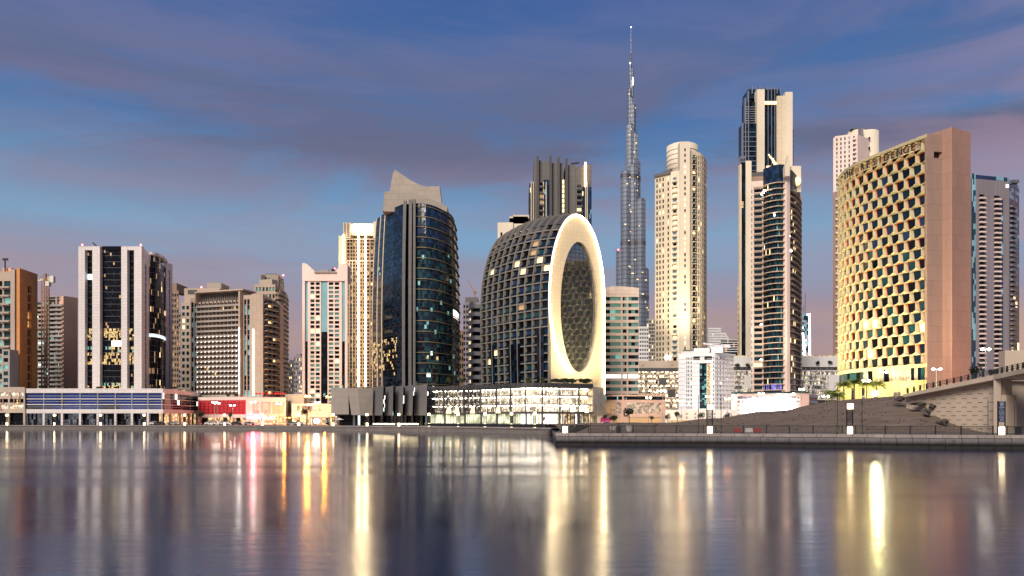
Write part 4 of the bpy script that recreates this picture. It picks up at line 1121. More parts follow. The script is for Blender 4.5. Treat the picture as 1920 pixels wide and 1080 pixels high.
mb = MB(); gm = ['glass_black', 'glass_navy', 'lit_white', 'lit_cool']; f = Fr(pt(700, 298.6), pt(803, 298.6)); curtain(mb, f, (0, f.L), (zz(779), zz(727)), 50, 7, gm, {'glass_black': 6, 'glass_navy': 2, 'lit_white': .5, 'lit_cool': .3}); mb.build('slot_glass', gm, t)
mb = MB(); f = Fr(pt(633, 303.5), pt(803, 301.5)); curtain(mb, f, (0, f.L), (GZ, zz(778)), 40, 1, gm, {'glass_black': 8, 'lit_cool': .15}); mb.build('shopfront', gm, t)
for px in (634, 664, 690, 700, 716, 735, 741, 754, 760, 773, 790, 801):
    mb = MB(); mb.box(X(px, 300) - .35, 299.5, GZ, X(px, 300) + .35, 300.3, zz(777.5)); mb.build('column', 'panel_grey', t)
mb = MB()
for a, b in ((700, 740), (745, 784)): mb.box(X(a, 288), 287.6, GZ + .45, X(b, 288), 288.0, GZ + .75)
mb.build('step_light', 'led_line', t)

# ---- parking garage with lit decks behind a metal screen
t = thing('parking_garage', 'brightly lit parking garage behind a dark wavy metal screen with green white shops below', 'parking garage', (X(970, 280), 290, GZ))
gp = smooth_path([pt(803, 299), pt(870, 291), pt(930, 279), pt(985, 268), pt(1050, 270), pt(1112, 276)], 4)
zt = 16.2; H0 = 6.0
mb = MB(); gm = ['garage_light', 'garage_dim', 'glass_black']
inner = offset_path(gp, -4.5)
lv = [H0 + .5, 9.2, 12.2, 14.9]
for j in range(3):
    for k in range(len(inner) - 1):
        f = Fr(inner[k], inner[k + 1]); 
        for i in range(4): f.pane(mb, f.L * i / 4, f.L * (i + 1) / 4, 0, lv[j] + .1, lv[j + 1] - .5, 0 if random.random() < .75 else 1)
mb.build('lit_deck', gm, t)
mb = MB()
for z in lv: band(mb, gp, -16, -.5, z - .4, z)
mb.build('deck_slab', 'concrete', t)
mb = MB(); band(mb, gp, -.5, .1, 14.9, zt); band(mb, gp, -16, -.55, zt - .9, zt - .6); band(mb, gp, -.3, .12, H0 - .1, H0 + .55)
mb.build('screen_rail', 'dark_grey', t)
mb = MB()       # perforated fins: denser on the left part and low on each deck
L_ = 0
for k in range(len(gp) - 1):
    f = Fr(gp[k], gp[k + 1]); n = int(f.L / .34)
    dens = 1.0 if k < 6 else (.55 if k < 10 else .28)
    for i in range(n):
        s = (i + random.uniform(.2, .8)) * f.L / n
        for j in range(3):
            z0, z1 = lv[j], lv[j + 1]
            if random.random() < dens: f.box(mb, s - (.12 if k < 6 else .07), s + (.13 if k < 6 else .09), .02, .12, z0 + random.uniform(-.4, .6), z0 + random.uniform(1.0, 2.2) * (1.25 if k < 6 else .8))
            if random.random() < dens * .7: f.box(mb, s - .06, s + .06, .02, .12, z1 - random.uniform(.2, 1.2), z1)
        if random.random() < .75: f.box(mb, s - .08, s + .08, .11, .16, 14.95, zt - .1)
tag(mb.build('metal_screen', 'dark_metal', t), kind='stuff')
mb = MB()
for k in range(2, len(gp) - 1, 2):
    mb = MB(); f = Fr(gp[k], gp[k + 1]); f.box(mb, -.18, .18, -.4, .2, H0, zt); mb.build('screen_post', 'dark_grey', t)
fx = []
for j in range(3):
    for k in range(len(gp) - 1):
        f = Fr(gp[k], gp[k + 1])
        for i in (.3, .8):
            def fn(mb, f=f, i=i, j=j): f.box(mb, f.L * i - .5, f.L * i + .5, -2.4, -2.1, lv[j + 1] - .62, lv[j + 1] - .45)
            fx.append(fn)
emit_boxes(fx, t, 'street_white', 'deck_lamp')
# shops
mb = MB(); gm = ['shop_green', 'shop_interior', 'lit_white', 'glass_black']
sp_ = offset_path(gp, -.9); nG = len(sp_) - 1
for k in range(nG):
    f = Fr(sp_[k], sp_[k + 1]); u = k / nG
    curtain(mb, f, (0, f.L), (GZ, H0 - .2), 4, 1, gm, {'shop_green': 1} if u < .55 else ({'lit_white': 2, 'shop_green': 1} if u < .8 else {'shop_interior': 3, 'lit_white': 1.5, 'shop_green': 1}), 0, 0)
mb.build('shopfront', gm, t)
mb = MB()
for k in range(nG):
    f = Fr(sp_[k], sp_[k + 1]); mullions(mb, f, (0, f.L), (GZ, H0 - .2), 4, 1, .09, .1)
    if k % 2 == 0: f.box(mb, -.3, .3, .1, .6, GZ, H0 - .1)
mb.build('shop_frame', 'mid_grey', t)
mb = MB()
for px in (842, 857, 887, 935):
    k = min(range(len(gp)), key=lambda i: abs(960 + gp[i][0] / gp[i][1] * FP - px)); k = min(k, len(gp) - 2)
    f = Fr(gp[k], gp[k + 1]); s = f.s(px)
    mb.hexa([f.p(s - 1.2, .18, H0 + .1), f.p(s + 1.2, .18, H0 + .1), f.p(s + 1.0, .6, H0 + .12), f.p(s - 1.0, .6, H0 + .12), f.p(s - .7, .14, H0 + 2.4), f.p(s + .7, .14, H0 + 2.4), f.p(s + .5, .2, H0 + 2.4), f.p(s - .5, .2, H0 + 2.4)])
mb.build('uplight', 'lit_warm', t)
# right end, pale corner
f = Fr(pt(1112, 276.3), pt(1134, 285)); mb = MB(); f.box(mb, 0, f.L, -10, -.2, H0 - 1, 15.2); mb.build('end_wall', 'ring_cream', t)
mb = MB()
for i in range(16): f.box(mb, f.L * (i + random.uniform(.1, .6)) / 16, f.L * (i + .75) / 16, .0, .16, H0 - 1 + random.uniform(0, 5), 15.4 - random.uniform(0, 4))
mb.build('end_fin', 'plastic_white', t)
for s in (1.0, 3.2): 
    mb = MB(); f.box(mb, s, s + 1, -1.2, -.4, GZ, H0 - 1); mb.build('end_column', 'ring_cream', t)
mb = MB(); rp = [(p[0], p[1]) for p in offset_path(gp, -16)]
mb.prism([(p[0], p[1]) for p in offset_path(gp, -.6)] + rp[::-1], zt - .55, zt - .35); mb.build('roof_slab', 'grey_render', t)

# ---- striped round tower and grey tower left of the ring
t = thing('office_tower', 'slim white tower with dark curved window bands left of the ring building', 'office tower', (X(890, 370), 380, GZ))
cp = smooth_path([pt(878, 374), pt(884, 368), pt(893, 366), pt(903, 368), pt(912, 374)], 3)
mb = MB(); gm = ['glass_navy', 'glass_black', 'glass_teal']; zt = Z(572, 370)
for a, b in zip(cp, cp[1:]):
    f = Fr(a, b); curtain(mb, f, (0, f.L), (GZ, zt - 1), 1, 16, gm, {'glass_navy': 3, 'glass_black': 3, 'glass_teal': .6}, -.3)
mb.build('glass_band', gm, t)
for k in range(16):
    z = GZ + (zt - GZ - 1) * k / 15.0; mb = MB(); band(mb, cp, -.5, .2, z - .9, z + .9); mb.build('spandrel', 'white_render', t)
mb = MB(); mb.prism(cp + [pt(910, 392), pt(880, 392)], [zt - 2] * (len(cp) + 2), [zt + 1.5 - 5 * abs(i / len(cp) - .2) for i in range(len(cp))] + [zt - 2 + .1, zt - 1]); mb.build('roof', 'white_render', t)
core([p for p in offset_path(cp, -.5)] + [pt(910, 392), pt(880, 392)], GZ, zt - 1.5, 'white_render', t)
t, fr = plain_tower('grey tower with a small crane on its roof behind the striped white tower', (868, 899), 600, 567, 'lilac_grey', {'glass_navy': 3, 'glass_black': 2}, 6, 4, lim=0, tops=((872, 896, 557, 'mid_grey'),), name='office_tower', cat='office tower')
t = thing('tower_crane', 'small luffing crane on the roof of the grey tower left of the ring building', 'tower crane', (X(889, 610), 610, Z(557, 610)))
mb = MB(); mb.bar((X(890, 610), 610, Z(557, 610)), (X(890, 610), 610, Z(545, 610)), 1.0); mb.build('mast', 'crane_rust', t)
mb = MB(); mb.bar((X(890, 610), 609, Z(549, 610)), (X(877, 610), 609, Z(526, 610)), .7); mb.bar((X(890, 610), 609, Z(547, 610)), (X(894, 610), 609, Z(549, 610)), 1.2); mb.build('jib', 'crane_rust', t)
t, fr = plain_tower('narrow dark brown tower between the dark glass tower and the striped white tower', (861, 869), 430, 620, 'brown_render', {'glass_black': 2}, 2, 4, lim=0)

# ---- ring building
t = thing('ring_building', 'barrel shaped building with ribbed balconies ending in a cream oval face outlined in light', 'building', (X(1030, 330), 330, GZ))
A0 = pt(1029, 310); s_ = 25.7
un = (.888, .46)
fw = Fr(A0, (A0[0] + un[0] * s_, A0[1] + un[1] * s_))      # the oval face
a_ = s_ / 2; z_top = Z(400, 314); z_bot = Z(703, 314); zc = Z(560, 314)
b_up = z_top - zc; b_dn = zc - z_bot
def oval(k, n, sa=1.0, sb=1.0, c=a_):
    th = 2 * pi * k / n
    return (c + a_ * sa * cos(th), zc + (b_up if sin(th) > 0 else b_dn) * sb * sin(th))
NO = 72
# opening: inner oval
oc = a_ * 1.07
def inner_oval(k): 
    th = 2 * pi * k / NO
    zt_, zb_ = Z(451, 314), Z(697, 314); c = (zt_ + zb_) / 2
    return (oc + a_ * .66 * cos(th), c + (zt_ - zb_) / 2 * sin(th))
def outer(k):
    th = 2 * pi * k / NO; x, z = oval(k, NO)
    if sin(th) < 0:      # below the middle: straight down to the ground
        if cos(th) >= 0: 
            return (2 * a_ * 1.0 if True else x, z) if False else (a_ + a_ * 1.0 * (1 if cos(th) > .0 else 0), z) if False else (x, z)
    return (x, z)
# face plate as a strip between outer boundary and opening
def bound(k):
    th = 2 * pi * k / NO; c, s = cos(th), sin(th)
    if s >= 0: return (a_ + a_ * c, zc + b_up * s)
    zg = GZ + .2 if False else 8.0
    # superellipse-like box for the lower half
    m = max(abs(c), abs(s)); bx, bz = c / m, s / m
    return (a_ + a_ * bx * (1.0), zc + (zc - zg) * bz)
mb = MB()
for k in range(NO):
    o0, o1 = bound(k), bound((k + 1) % NO); i0_, i1_ = inner_oval(k), inner_oval((k + 1) % NO)
    mb.quad(fw.p(o0[0], 0, o0[1]), fw.p(o1[0], 0, o1[1]), fw.p(i1_[0], 0, i1_[1]), fw.p(i0_[0], 0, i0_[1]))
    # reveal of the opening
    mb.quad(fw.p(i0_[0], 0, i0_[1]), fw.p(i1_[0], 0, i1_[1]), fw.p(i1_[0], -1.6, i1_[1]), fw.p(i0_[0], -1.6, i0_[1]))
mb.build('face', 'ring_cream', t)
mb = MB()
for k in range(NO):
    i0_, i1_ = inner_oval(k), inner_oval((k + 1) % NO)
    for (e0, e1, d, m) in ((1.0, 1.05, .12, 0),):
        q = []
        for (x, z) in (i0_, i1_):
            cx_, cz_ = oc, (Z(451, 314) + Z(697, 314)) / 2
            q.append(((cx_ + (x - cx_) * e0, cz_ + (z - cz_) * (1.0)), (cx_ + (x - cx_) * 1.075, cz_ + (z - cz_) * 1.015)))
        mb.quad(fw.p(*[q[0][1][0], d, q[0][1][1]]), fw.p(q[1][1][0], d, q[1][1][1]), fw.p(q[1][0][0], d, q[1][0][1]), fw.p(q[0][0][0], d, q[0][0][1]), m)
        mb.quad(fw.p(q[0][0][0], d, q[0][0][1]), fw.p(q[1][0][0], d, q[1][0][1]), fw.p(q[1][0][0], -1.5, q[1][0][1]), fw.p(q[0][0][0], -1.5, q[0][0][1]), m)
        mb.quad(fw.p(q[0][1][0], d, q[0][1][1]), fw.p(q[0][1][0], -.1, q[0][1][1]), fw.p(q[1][1][0], -.1, q[1][1][1]), fw.p(q[1][1][0], d, q[1][1][1]), m)
mb.build('opening_rim', 'cream_wall', t)
# glazing: separate panes, mirror like
mb = MB(); NX, NZ_ = 9, 32; x0, x1 = oc - a_ * .68, oc + a_ * .68; zl, zh = Z(700, 314), Z(448, 314)
cz_ = (Z(451, 314) + Z(697, 314)) / 2; rz_ = (Z(451, 314) - Z(697, 314)) / 2
for j in range(NZ_):
    z0, z1 = zl + (zh - zl) * j / NZ_, zl + (zh - zl) * (j + 1) / NZ_
    zm_ = (z0 + z1) / 2; q_ = 1 - ((zm_ - cz_) / rz_) ** 2
    hw = a_ * .70 * sqrt(max(q_, .03)) 
    for i in range(NX):
        xa, xb = max(x0 + (x1 - x0) * i / NX, oc - hw), min(x0 + (x1 - x0) * (i + 1) / NX, oc + hw)
        if xb - xa > .05: fw.pane(mb, xa, xb, -1.3, z0, z1, 0, .004)
mb.build('mirror_glazing', 'mirror_glass', t)
mb = MB()
for i in range(1, NX):
    x = x0 + (x1 - x0) * i / NX; hh = rz_ * sqrt(max(0, 1 - ((x - oc) / (a_ * .66)) ** 2)); fw.box(mb, x - .05, x + .05, -1.28, -1.2, cz_ - hh, cz_ + hh)
for j in range(1, NZ_):
    z = zl + (zh - zl) * j / NZ_; hh = a_ * .66 * sqrt(max(0, 1 - ((z - cz_) / rz_) ** 2)); fw.box(mb, oc - hh, oc + hh, -1.28, -1.19, z - .05, z + .05)
mb.build('glazing_bar', 'dark_metal', t)
# light line: oval arch, left side curls under, right side drops to the ground
pts_ = []
for k in range(0, 41):
    th = pi * k / 40; pts_.append((a_ - a_ * .985 * -cos(th) , zc + b_up * .992 * sin(th)))
pts_ = [(a_ + a_ * .985 * cos(pi * k / 40), zc + b_up * .992 * sin(pi * k / 40)) for k in range(41)]
low = [(a_ - a_ * .985 * cos(pi / 2 * k / 24), zc - (zc - Z(700, 314)) * sin(pi / 2 * k / 24)) for k in range(1, 22)]
right = [(a_ * 1.985, 14.0)]
mb = MB(); line = right + pts_ + low
for (xa, za), (xb, zb_) in zip(line, line[1:]):
    mb.bar(fw.p(xa, .3, za), fw.p(xb, .3, zb_), .5, .5)
mb.build('light_line', 'led_line', t)
mb = MB(); fw.box(mb, a_ * .9, a_ * 1.7, .02, .3, Z(716, 314), Z(709, 314)); fw.box(mb, a_ * .96, a_ * 1.64, .31, .4, Z(715, 314), Z(710, 314), 1); mb.build('entrance_panel', ['ring_cream', 'gold_glow'], t)
# barrel: left flank going back from the near edge of the face
fb = Fr(pt(902, 347), A0)                     # axis line, left end far
LB = fb.L; NB = 10
def rim(sfrac, z):
    """horizontal pull towards the right as the barrel curves over; returns offset along the face"""
    if z > zc: k = (z - zc) / b_up; return a_ * (1 - sqrt(max(0, 1 - k * k)))
    k = (zc - z) / (zc - GZ); return a_ * .10 * k * k if sfrac < .5 else a_ * .10 * k * k * (1 - sfrac) * 2
def BP(s, z, d=0.0):
    """point of the barrel skin: s along the axis from the far left end, z height, d inward"""
    f = s / LB
    bul = 1.4 * sin(pi * f)
    base = fb.p(s, bul - 0.0, 0)
    off = rim(f, z) + d
    if z > zc: z += .062 * (z - zc) * sin(pi * f) ** .8 if 0 < f < 1 else 0
    return (base[0] + un[0] * off, base[1] + un[1] * off, z)
NFL = 26; zlo, zhi = 12.5, z_top
def theta_levels():
    out = []; z = zlo; 
    while z < zc + b_up * .80: out.append(z); z += 3.45
    th0 = math.asin((out[-1] - zc) / b_up); n = 5
    for k in range(1, n + 1): out.append(zc + b_up * sin(th0 + (pi / 2 - th0) * k / n))
    return out
ZL = theta_levels()
gm = ['glass_navy', 'glass_black', 'glass_teal', 'lit_warm', 'gold_glow', 'roof_fin', 'glass_blue', 'lit_dim']
mb = MB(); glz = []
NCOL = 10
for i in range(NCOL):
    sa, sb = LB * i / NCOL, LB * (i + 1) / NCOL
    for j in range(len(ZL) - 1):
        z0, z1 = ZL[j], ZL[j + 1]
        if z0 > zc + b_up * .80:
            m = 'roof_fin'; d = .25
        else:
            m = pick({'glass_navy': 4, 'glass_black': 4, 'glass_teal': 1.2, 'glass_blue': 1, 'lit_dim': .35, 'lit_warm': .05}); d = .75
            if (i, j) in ((5, 15), (6, 14), (8, 15), (9, 14), (1, 15)): m = 'lit_warm'
            if (i, j) in ((1, 4), (2, 5)): m = 'lit_warm'
            if z0 > zc + b_up * .62 and random.random() < .55: m = 'roof_fin'
        for q_ in range(2):
            u0, u1 = sa + (sb - sa) * q_ / 2, sa + (sb - sa) * (q_ + 1) / 2
            mb.quad(BP(u0, z0, d), BP(u1, z0, d), BP(u1, z1, d), BP(u0, z1, d), gm.index(m))
mb.build('barrel_glazing', gm, t)
# floor slabs with balcony fronts
for j, z in enumerate(ZL[:-5]):
    mb = MB(); n = 22
    i0 = len(mb.v)
    for k in range(n + 1):
        s = LB * k / n
        for (dd, zz_) in ((-.05, z - .22), (-.05, z + .22), (.8, z + .22), (.8, z - .22)): mb.v.append(BP(s, zz_, dd))
    for k in range(n):
        i = i0 + 4 * k
        for e in range(4):
            f = (e + 1) % 4; mb.f.append((i + e, i + 4 + e, i + 4 + f, i + f)); mb.m.append(0)
    mb.build('floor_slab', 'rib_grey', t)
rail = MB()
for j, z in enumerate(ZL[:-6]):
    rail = MB()
    for i in range(NCOL):
        s0, s1 = LB * i / NCOL, LB * (i + 1) / NCOL
        rail.quad(BP(s0, z + .2, .12), BP(s1, z + .2, .12), BP(s1, z + 1.0, .12), BP(s0, z + 1.0, .12), 0)
    rail.build('balcony_glass', 'glass_navy', t)
# curved ribs
RZ = [zlo + (zc - zlo) * k / 10 for k in range(11)] + [zc + b_up * sin(pi / 2 * k / 20) for k in range(1, 21)]
for i in range(NCOL + 1):
    mb = MB(); s = LB * i / NCOL; w = .17
    i0 = len(mb.v)
    for z in RZ:
        for (ds, dd) in ((-w, -.28), (w, -.28), (w, .8), (-w, .8)):
            p_ = BP(min(max(s, 0), LB) , z, dd); mb.v.append((p_[0] + fb.u[0] * ds, p_[1] + fb.u[1] * ds, p_[2] + (0 if dd > 0 else (.5 * max(0, (z - zc) / b_up) ** 3))))
    for k in range(len(RZ) - 1):
        a = i0 + 4 * k
        for e in range(4):
            f = (e + 1) % 4; mb.f.append((a + e, a + f, a + 4 + f, a + 4 + e)); mb.m.append(0)
    mb.build('rib', 'rib_grey', t)
# tall glass inserts low on the flank
for (px0, px1, y0, y1) in ((958, 980, 716, 645), (922, 930, 716, 640), (1009, 1021, 716, 622)):
    f = fb; s0, s1 = fb.s(px0), fb.s(px1); mb = MB(); gm2 = ['glass_navy', 'glass_black']
    zt_ = Z(y1, 325)
    n = 8
    for i in range(n // 2):
        for j in range(10):
            a, b = s0 + (s1 - s0) * i / (n // 2), s0 + (s1 - s0) * (i + 1) / (n // 2); c, d = 12.5 + (zt_ - 12.5) * j / 10, 12.5 + (zt_ - 12.5) * (j + 1) / 10
            mb.quad(BP(a, c, -.15), BP(b, c, -.15), BP(b, d, -.15), BP(a, d, -.15), random.randint(0, 1))
    mb.build('glass_insert', gm2, t)
# closing surfaces: far flank and back so that no hole shows from the side
mb = MB()
for z0, z1 in zip(RZ, RZ[1:]):
    for f_ in (0, 1):
        pass
    A, B = BP(.0, z0, 1.3), BP(0, z1, 1.3)
    C = (A[0] + un[0] * (2 * a_ - 2 * rim(0, z0)), A[1] + un[1] * (2 * a_ - 2 * rim(0, z0)), z0); D = (B[0] + un[0] * (2 * a_ - 2 * rim(0, z1)), B[1] + un[1] * (2 * a_ - 2 * rim(0, z1)), z1)
    mb.quad(A, B, D, C)
    E, F = fw.p(2 * a_ - rim(0, z0) - .02, -.01, z0), fw.p(2 * a_ - rim(0, z1) - .02, -.01, z1)
    mb.quad(C, D, F, E)
mb.build('rear_wall', 'roof_fin', t)
mb = MB(); mb.prism([fb.p(1, -1.5, 0)[:2], fb.p(LB - .6, -1.5, 0)[:2], fw.p(s_ - .5, -.8, 0)[:2], fw.p(s_ - .5, -20, 0)[:2]], GZ, 14); mb.build('base', 'ring_cream', t)
mb = MB(); fw.box(mb, s_ * .55, s_ - .02, -6, -.02, GZ, 8.2); mb.build('face_foot', 'ring_cream', t)

# ---- dark finned tower behind the ring
t = thing('apartment_tower', 'dark grey tower with tall vertical fins and one amber light strip behind the ring building', 'apartment tower', (X(1050, 460), 465, GZ))
Y = 450; zz = lambda py: Z(py, Y); fr = Fr(pt(992, Y), pt(1110, Y)); S = fr.s
core([fr.p(.2, -1, 0)[:2], fr.p(fr.L - .2, -1, 0)[:2], fr.p(fr.L - .2, -28, 0)[:2], fr.p(.2, -28, 0)[:2]], GZ, zz(342), 'dark_grey', t)
mb = MB()
for a, b, y in ((1001, 1008.5, 300), (1008.5, 1015, 300), (1015, 1032, 302), (1032, 1057, 305), (1060, 1079, 309), (1079.1, 1093, 312), (1093.1, 1109.5, 308)): fr.box(mb, S(a), S(b) - .02, -18, -.4 if a != 1057 else -1, zz(520), zz(y))
mb.build('wall', 'mid_grey', t)
for px, y in ((1008, 294), (1032, 293.5), (1047, 297), (1062, 299)):
    mb = MB(); fr.box(mb, S(px) - .55, S(px) + .75, -.5, 1.8, zz(520), zz(y)); mb.build('fin', 'dark_grey', t)
mb = MB(); W = []
for a, b, n, y, w in ((1012, 1018, 1, 340, {'glass_black': 4, 'lit_dim': 1}), (1082, 1090, 1, 344, {'glass_black': 3, 'glass_brown': 2, 'lit_warm': .6})):
    for z0, z1 in rows(zz(520), zz(y), 3.3, .6): W.append(([fr.p(S(a), -.3, z0), fr.p(S(b), -.3, z0), fr.p(S(b), -.3, z1), fr.p(S(a), -.3, z1)], pick(w)))
for z0, z1 in rows(zz(400), zz(337), 2.6, .8): W.append(([fr.p(S(1054.5), -.3, z0), fr.p(S(1058), -.3, z0), fr.p(S(1058), -.3, z1), fr.p(S(1054.5), -.3, z1)], 'lit_warm'))
emit_windows(W, t, 80)
bl = [balcony_fn(fr, S(a), S(b), zr[0] - .8, 1.2, .7, .25) for a, b, y in ((1011.5, 1018.5, 340), (1081.5, 1090.5, 344)) for zr in rows(zz(520), zz(y), 3.3, .6)]
emit_boxes(bl, t, 'mid_grey', 'balcony')
gm = ['glass_blue', 'glass_navy', 'lit_warm', 'glass_sky']
for a, b, y in ((1019, 1031, 337), (992.5, 997, 343), (1103, 1109, 350), (1092, 1097, 350)):
    mb = MB(); curtain(mb, fr, (S(a), S(b)), (zz(520), zz(y)), 3, 20, gm, {'glass_blue': 4, 'glass_navy': 4, 'lit_warm': .2, 'glass_sky': .6}, -.2); mb.build('glass_strip', gm, t)
mb = MB()
for px in (996, 1000, 1019, 1024, 1098, 1101): fr.box(mb, S(px) - .25, S(px) + .25, -.2, .3, zz(520), zz(341))
mb.build('pale_mullion', 'cream_wall', t)
mb = MB(); fr.box(mb, S(1096), S(1096) + .9, .1, .7, zz(350), zz(305)); mb.build('light_strip', 'led_amber', t)
mb = MB(); mb.bar((X(1070, 455), 452, zz(305)), (X(1085, 455), 452, zz(303)), .8); mb.bar((X(1073, 455), 452, zz(312)), (X(1075, 455), 452, zz(303)), .6); mb.build('cleaning_crane', 'dark_metal', t)
# cream block behind left
t, fr = plain_tower('small cream building with a blue window and rooftop plant peeking over the ring building', (933, 962), 420, 417, 'cream_pale', {'glass_navy': 1}, 2, 12, lim=9, tops=((955, 990, 405, 'cream_wall'), (962, 992, 402, 'cream_wall')), depth=20, wf=.25, hf=.4)
mb = MB(); mb.box(X(955, 421), 421, GZ, X(992, 421), 438, Z(409, 421)); mb.build('rear_block', 'cream_pale', t)

# ---- striped office
t = thing('office_tower', 'pale pink office block with green window bands right of the ring building', 'office tower', (X(1165, 352), 360, GZ))
Y = 348; zz = lambda py: Z(py, Y); fr = Fr(pt(1128, Y), pt(1198, Y)); S = fr.s; zt = zz(554); z0 = zz(748)
NR = 16; rh = (zt - z0) / NR; W = []
for j in range(NR + 1):
    z = z0 + rh * j; mb = MB(); fr.box(mb, 0, fr.L, -12, 0, z - rh * .22, z + rh * .22); mb.build('spandrel', 'pink_panel', t)
mb = MB(); fr.box(mb, S(1166) - .35, S(1166) + .35, -1, -.05, z0, zt); fr.box(mb, S(1176.5) - .35, S(1176.5) + .35, -1, -.05, z0, zt); fr.box(mb, S(1197.2), fr.L + .003, -12, -.05, z0, zt); mb.build('pier', 'pink_panel', t)
segs = [(1130, 1144), (1144, 1154), (1154, 1165.5), (1167, 1171), (1171, 1176), (1177.5, 1184), (1184, 1191), (1191, 1197)]
for j in range(NR):
    for a, b in segs:
        w = {'glass_seagreen': 5, 'glass_black': 3, 'glass_teal': 2, 'lit_cool': .1}
        if a < 1144: w = {'glass_black': 6, 'glass_teal': 2}
        if a in (1144, 1154): w = {'glass_seagreen': 6, 'lit_green': .8}
        if j == 3: w = {'lit_cool': 1, 'lit_white': 1}
        za, zc_ = z0 + rh * (j + .22), z0 + rh * (j + .78)
        W.append(([fr.p(S(a), -.4, za), fr.p(S(b), -.4, za), fr.p(S(b), -.4, zc_), fr.p(S(a), -.4, zc_)], pick(w)))
emit_windows(W, t, 100)
mb = MB(); pl = [(1128, 541), (1150, 536.5), (1176, 537.5), (1198, 540)]
for (a, ya), (b, yb) in zip(pl, pl[1:]):
    mb.hexa([fr.p(S(a), .1, zt + rh * .2), fr.p(S(b), .1, zt + rh * .2), fr.p(S(b), -12, zt + rh * .2), fr.p(S(a), -12, zt + rh * .2), fr.p(S(a), .1, zz(ya)), fr.p(S(b), .1, zz(yb)), fr.p(S(b), -12, zz(yb)), fr.p(S(a), -12, zz(ya))])
mb.build('roof', 'pink_panel', t)
core([fr.p(.3, -.6, 0)[:2], fr.p(fr.L - .3, -.6, 0)[:2], fr.p(fr.L - .3, -11, 0)[:2], fr.p(.3, -11, 0)[:2]], GZ, zt, 'dark_grey', t)
t = thing('podium_building', 'pink low podium with a dark window strip and patterned screens right of the garage', 'podium building', (X(1190, 335), 345, GZ))
Y = 332; zz = lambda py: Z(py, Y); fr = Fr(pt(1131, 336), pt(1168, Y)); f2 = Fr(pt(1168, Y), pt(1248, 336))
for f, ws in ((fr, ((1134, 1152), (1156, 1165))), (f2, ((1176, 1240),))):
    mb = MB(); W = []
    grid(mb, W, f, (0, f.L), (GZ, zz(740)), [(f.s(a), f.s(b)) for a, b in ws], [(GZ + .2, zz(782)), (zz(775), zz(755))], {'garage_dim': 3, 'lit_dim': 1}, .5)
    mb.build('wall', 'peach', t); emit_windows(W, t, 9)
    mb = MB(); 
    for a, b in ws:
        n = int((f.s(b) - f.s(a)) / .8)
        for i in range(n * 14):
            s = random.uniform(f.s(a), f.s(b) - .5); z = random.uniform(zz(775), zz(756) - .3); f.box(mb, s, s + random.uniform(.12, .5), -.3, -.22, z, z + random.uniform(.1, .5))
    mb.m = [random.choice((0, 0, 1, 2)) for _ in mb.m]; mb.build('patterned_screen', ['cream_wall', 'brown_render', 'pink_panel'], t)
    mb = MB(); gm = ['glass_black', 'glass_navy', 'lit_green']; curtain(mb, f, (.3, f.L - .3), (zz(749.5), zz(743)), 14, 1, gm, {'glass_black': 6, 'glass_navy': 2, 'lit_green': .4}, .03); mb.build('window_strip', gm, t)
core([fr.p(0, -.7, 0)[:2], fr.p(fr.L, -.7, 0)[:2], f2.p(f2.L, -.7, 0)[:2], pt(1246, 352), pt(1131, 352)], GZ, zz(741), 'pink_panel', t)

# ---- the very tall stepped spire tower
t = thing('skyscraper', 'extremely tall slender silver tower stepping up to a needle spire in the distance', 'skyscraper', (X(1183, 1690), 1690, GZ))
Y = 1690; M_ = Y / FP
lobes = [(1183, 10.5, 262, 0), (1187, 9.5, 300, -4), (1180, 7.4, 238, -8), (1189.5, 6.2, 254, -6), (1183, 7, 186, 0), (1186.8, 4.8, 200, -4), (1180.2, 3.9, 170, -3),
         (1183.5, 3.8, 150, 0), (1185.2, 2.4, 130, -2), (1182, 2.5, 119, 0), (1194, 6.8, 306, 0), (1171, 9.2, 328, -14), (1185, 9.5, 315, -10), (1198, 9.6, 380, -16), (1163, 9, 472, -8), (1190, 12, 430, 6), (1206, 8.4, 508, -12), (1176, 11, 460, 10), (1214, 5, 612, -10)]
for i, (cx_, r, y, dy) in enumerate(lobes):
    mb = MB(); mb.cyl(X(cx_, Y), Y + dy * M_, r * M_, GZ, Z(y, Y), 20, 0); 
    mb.cyl(X(cx_, Y), Y + dy * M_, r * M_ * .8, Z(y, Y), Z(y - 2.2, Y), 16, 1)
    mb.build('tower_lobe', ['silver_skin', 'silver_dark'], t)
    mb = MB()
    for yb in (335, 460, 560):
        if yb > y + 6 and r > 6: mb.cyl(X(cx_, Y), Y + dy * M_, r * M_ + .6, Z(yb + 3.4, Y), Z(yb - 3.4, Y), 20, 0)
    if mb.v: mb.build('plant_band', 'silver_dark', t)
    mb = MB()
    ang = [random.uniform(-2.4, -.7) for _ in range(10)]
    for yb in range(int(y) + 8, 600, 13):
        for _ in range(2):
            if random.random() < .24 and r > 3:
                a = random.uniform(-2.5, -.6); wd = random.uniform(.08, .4); f = Fr((X(cx_, Y) + (r * M_ + .4) * cos(a), Y + dy * M_ + (r * M_ + .4) * sin(a)), (X(cx_, Y) + (r * M_ + .4) * cos(a + wd), Y + dy * M_ + (r * M_ + .4) * sin(a + wd)))
                z = Z(yb + random.uniform(-3, 3), Y); f.box(mb, 0, f.L, -.4, .5, z - .8, z + .9)
    if mb.v: tag(mb.build('lit_window', 'lit_warm', t), kind='stuff')
mb = MB(); mb.cyl(X(1183.2, Y), Y, 1.7 * M_, Z(160, Y), Z(100, Y), 10); mb.cyl(X(1183.2, Y), Y, .8 * M_, Z(100, Y), Z(50, Y), 8, 0, .35 * M_); mb.build('spire', 'silver_skin', t)
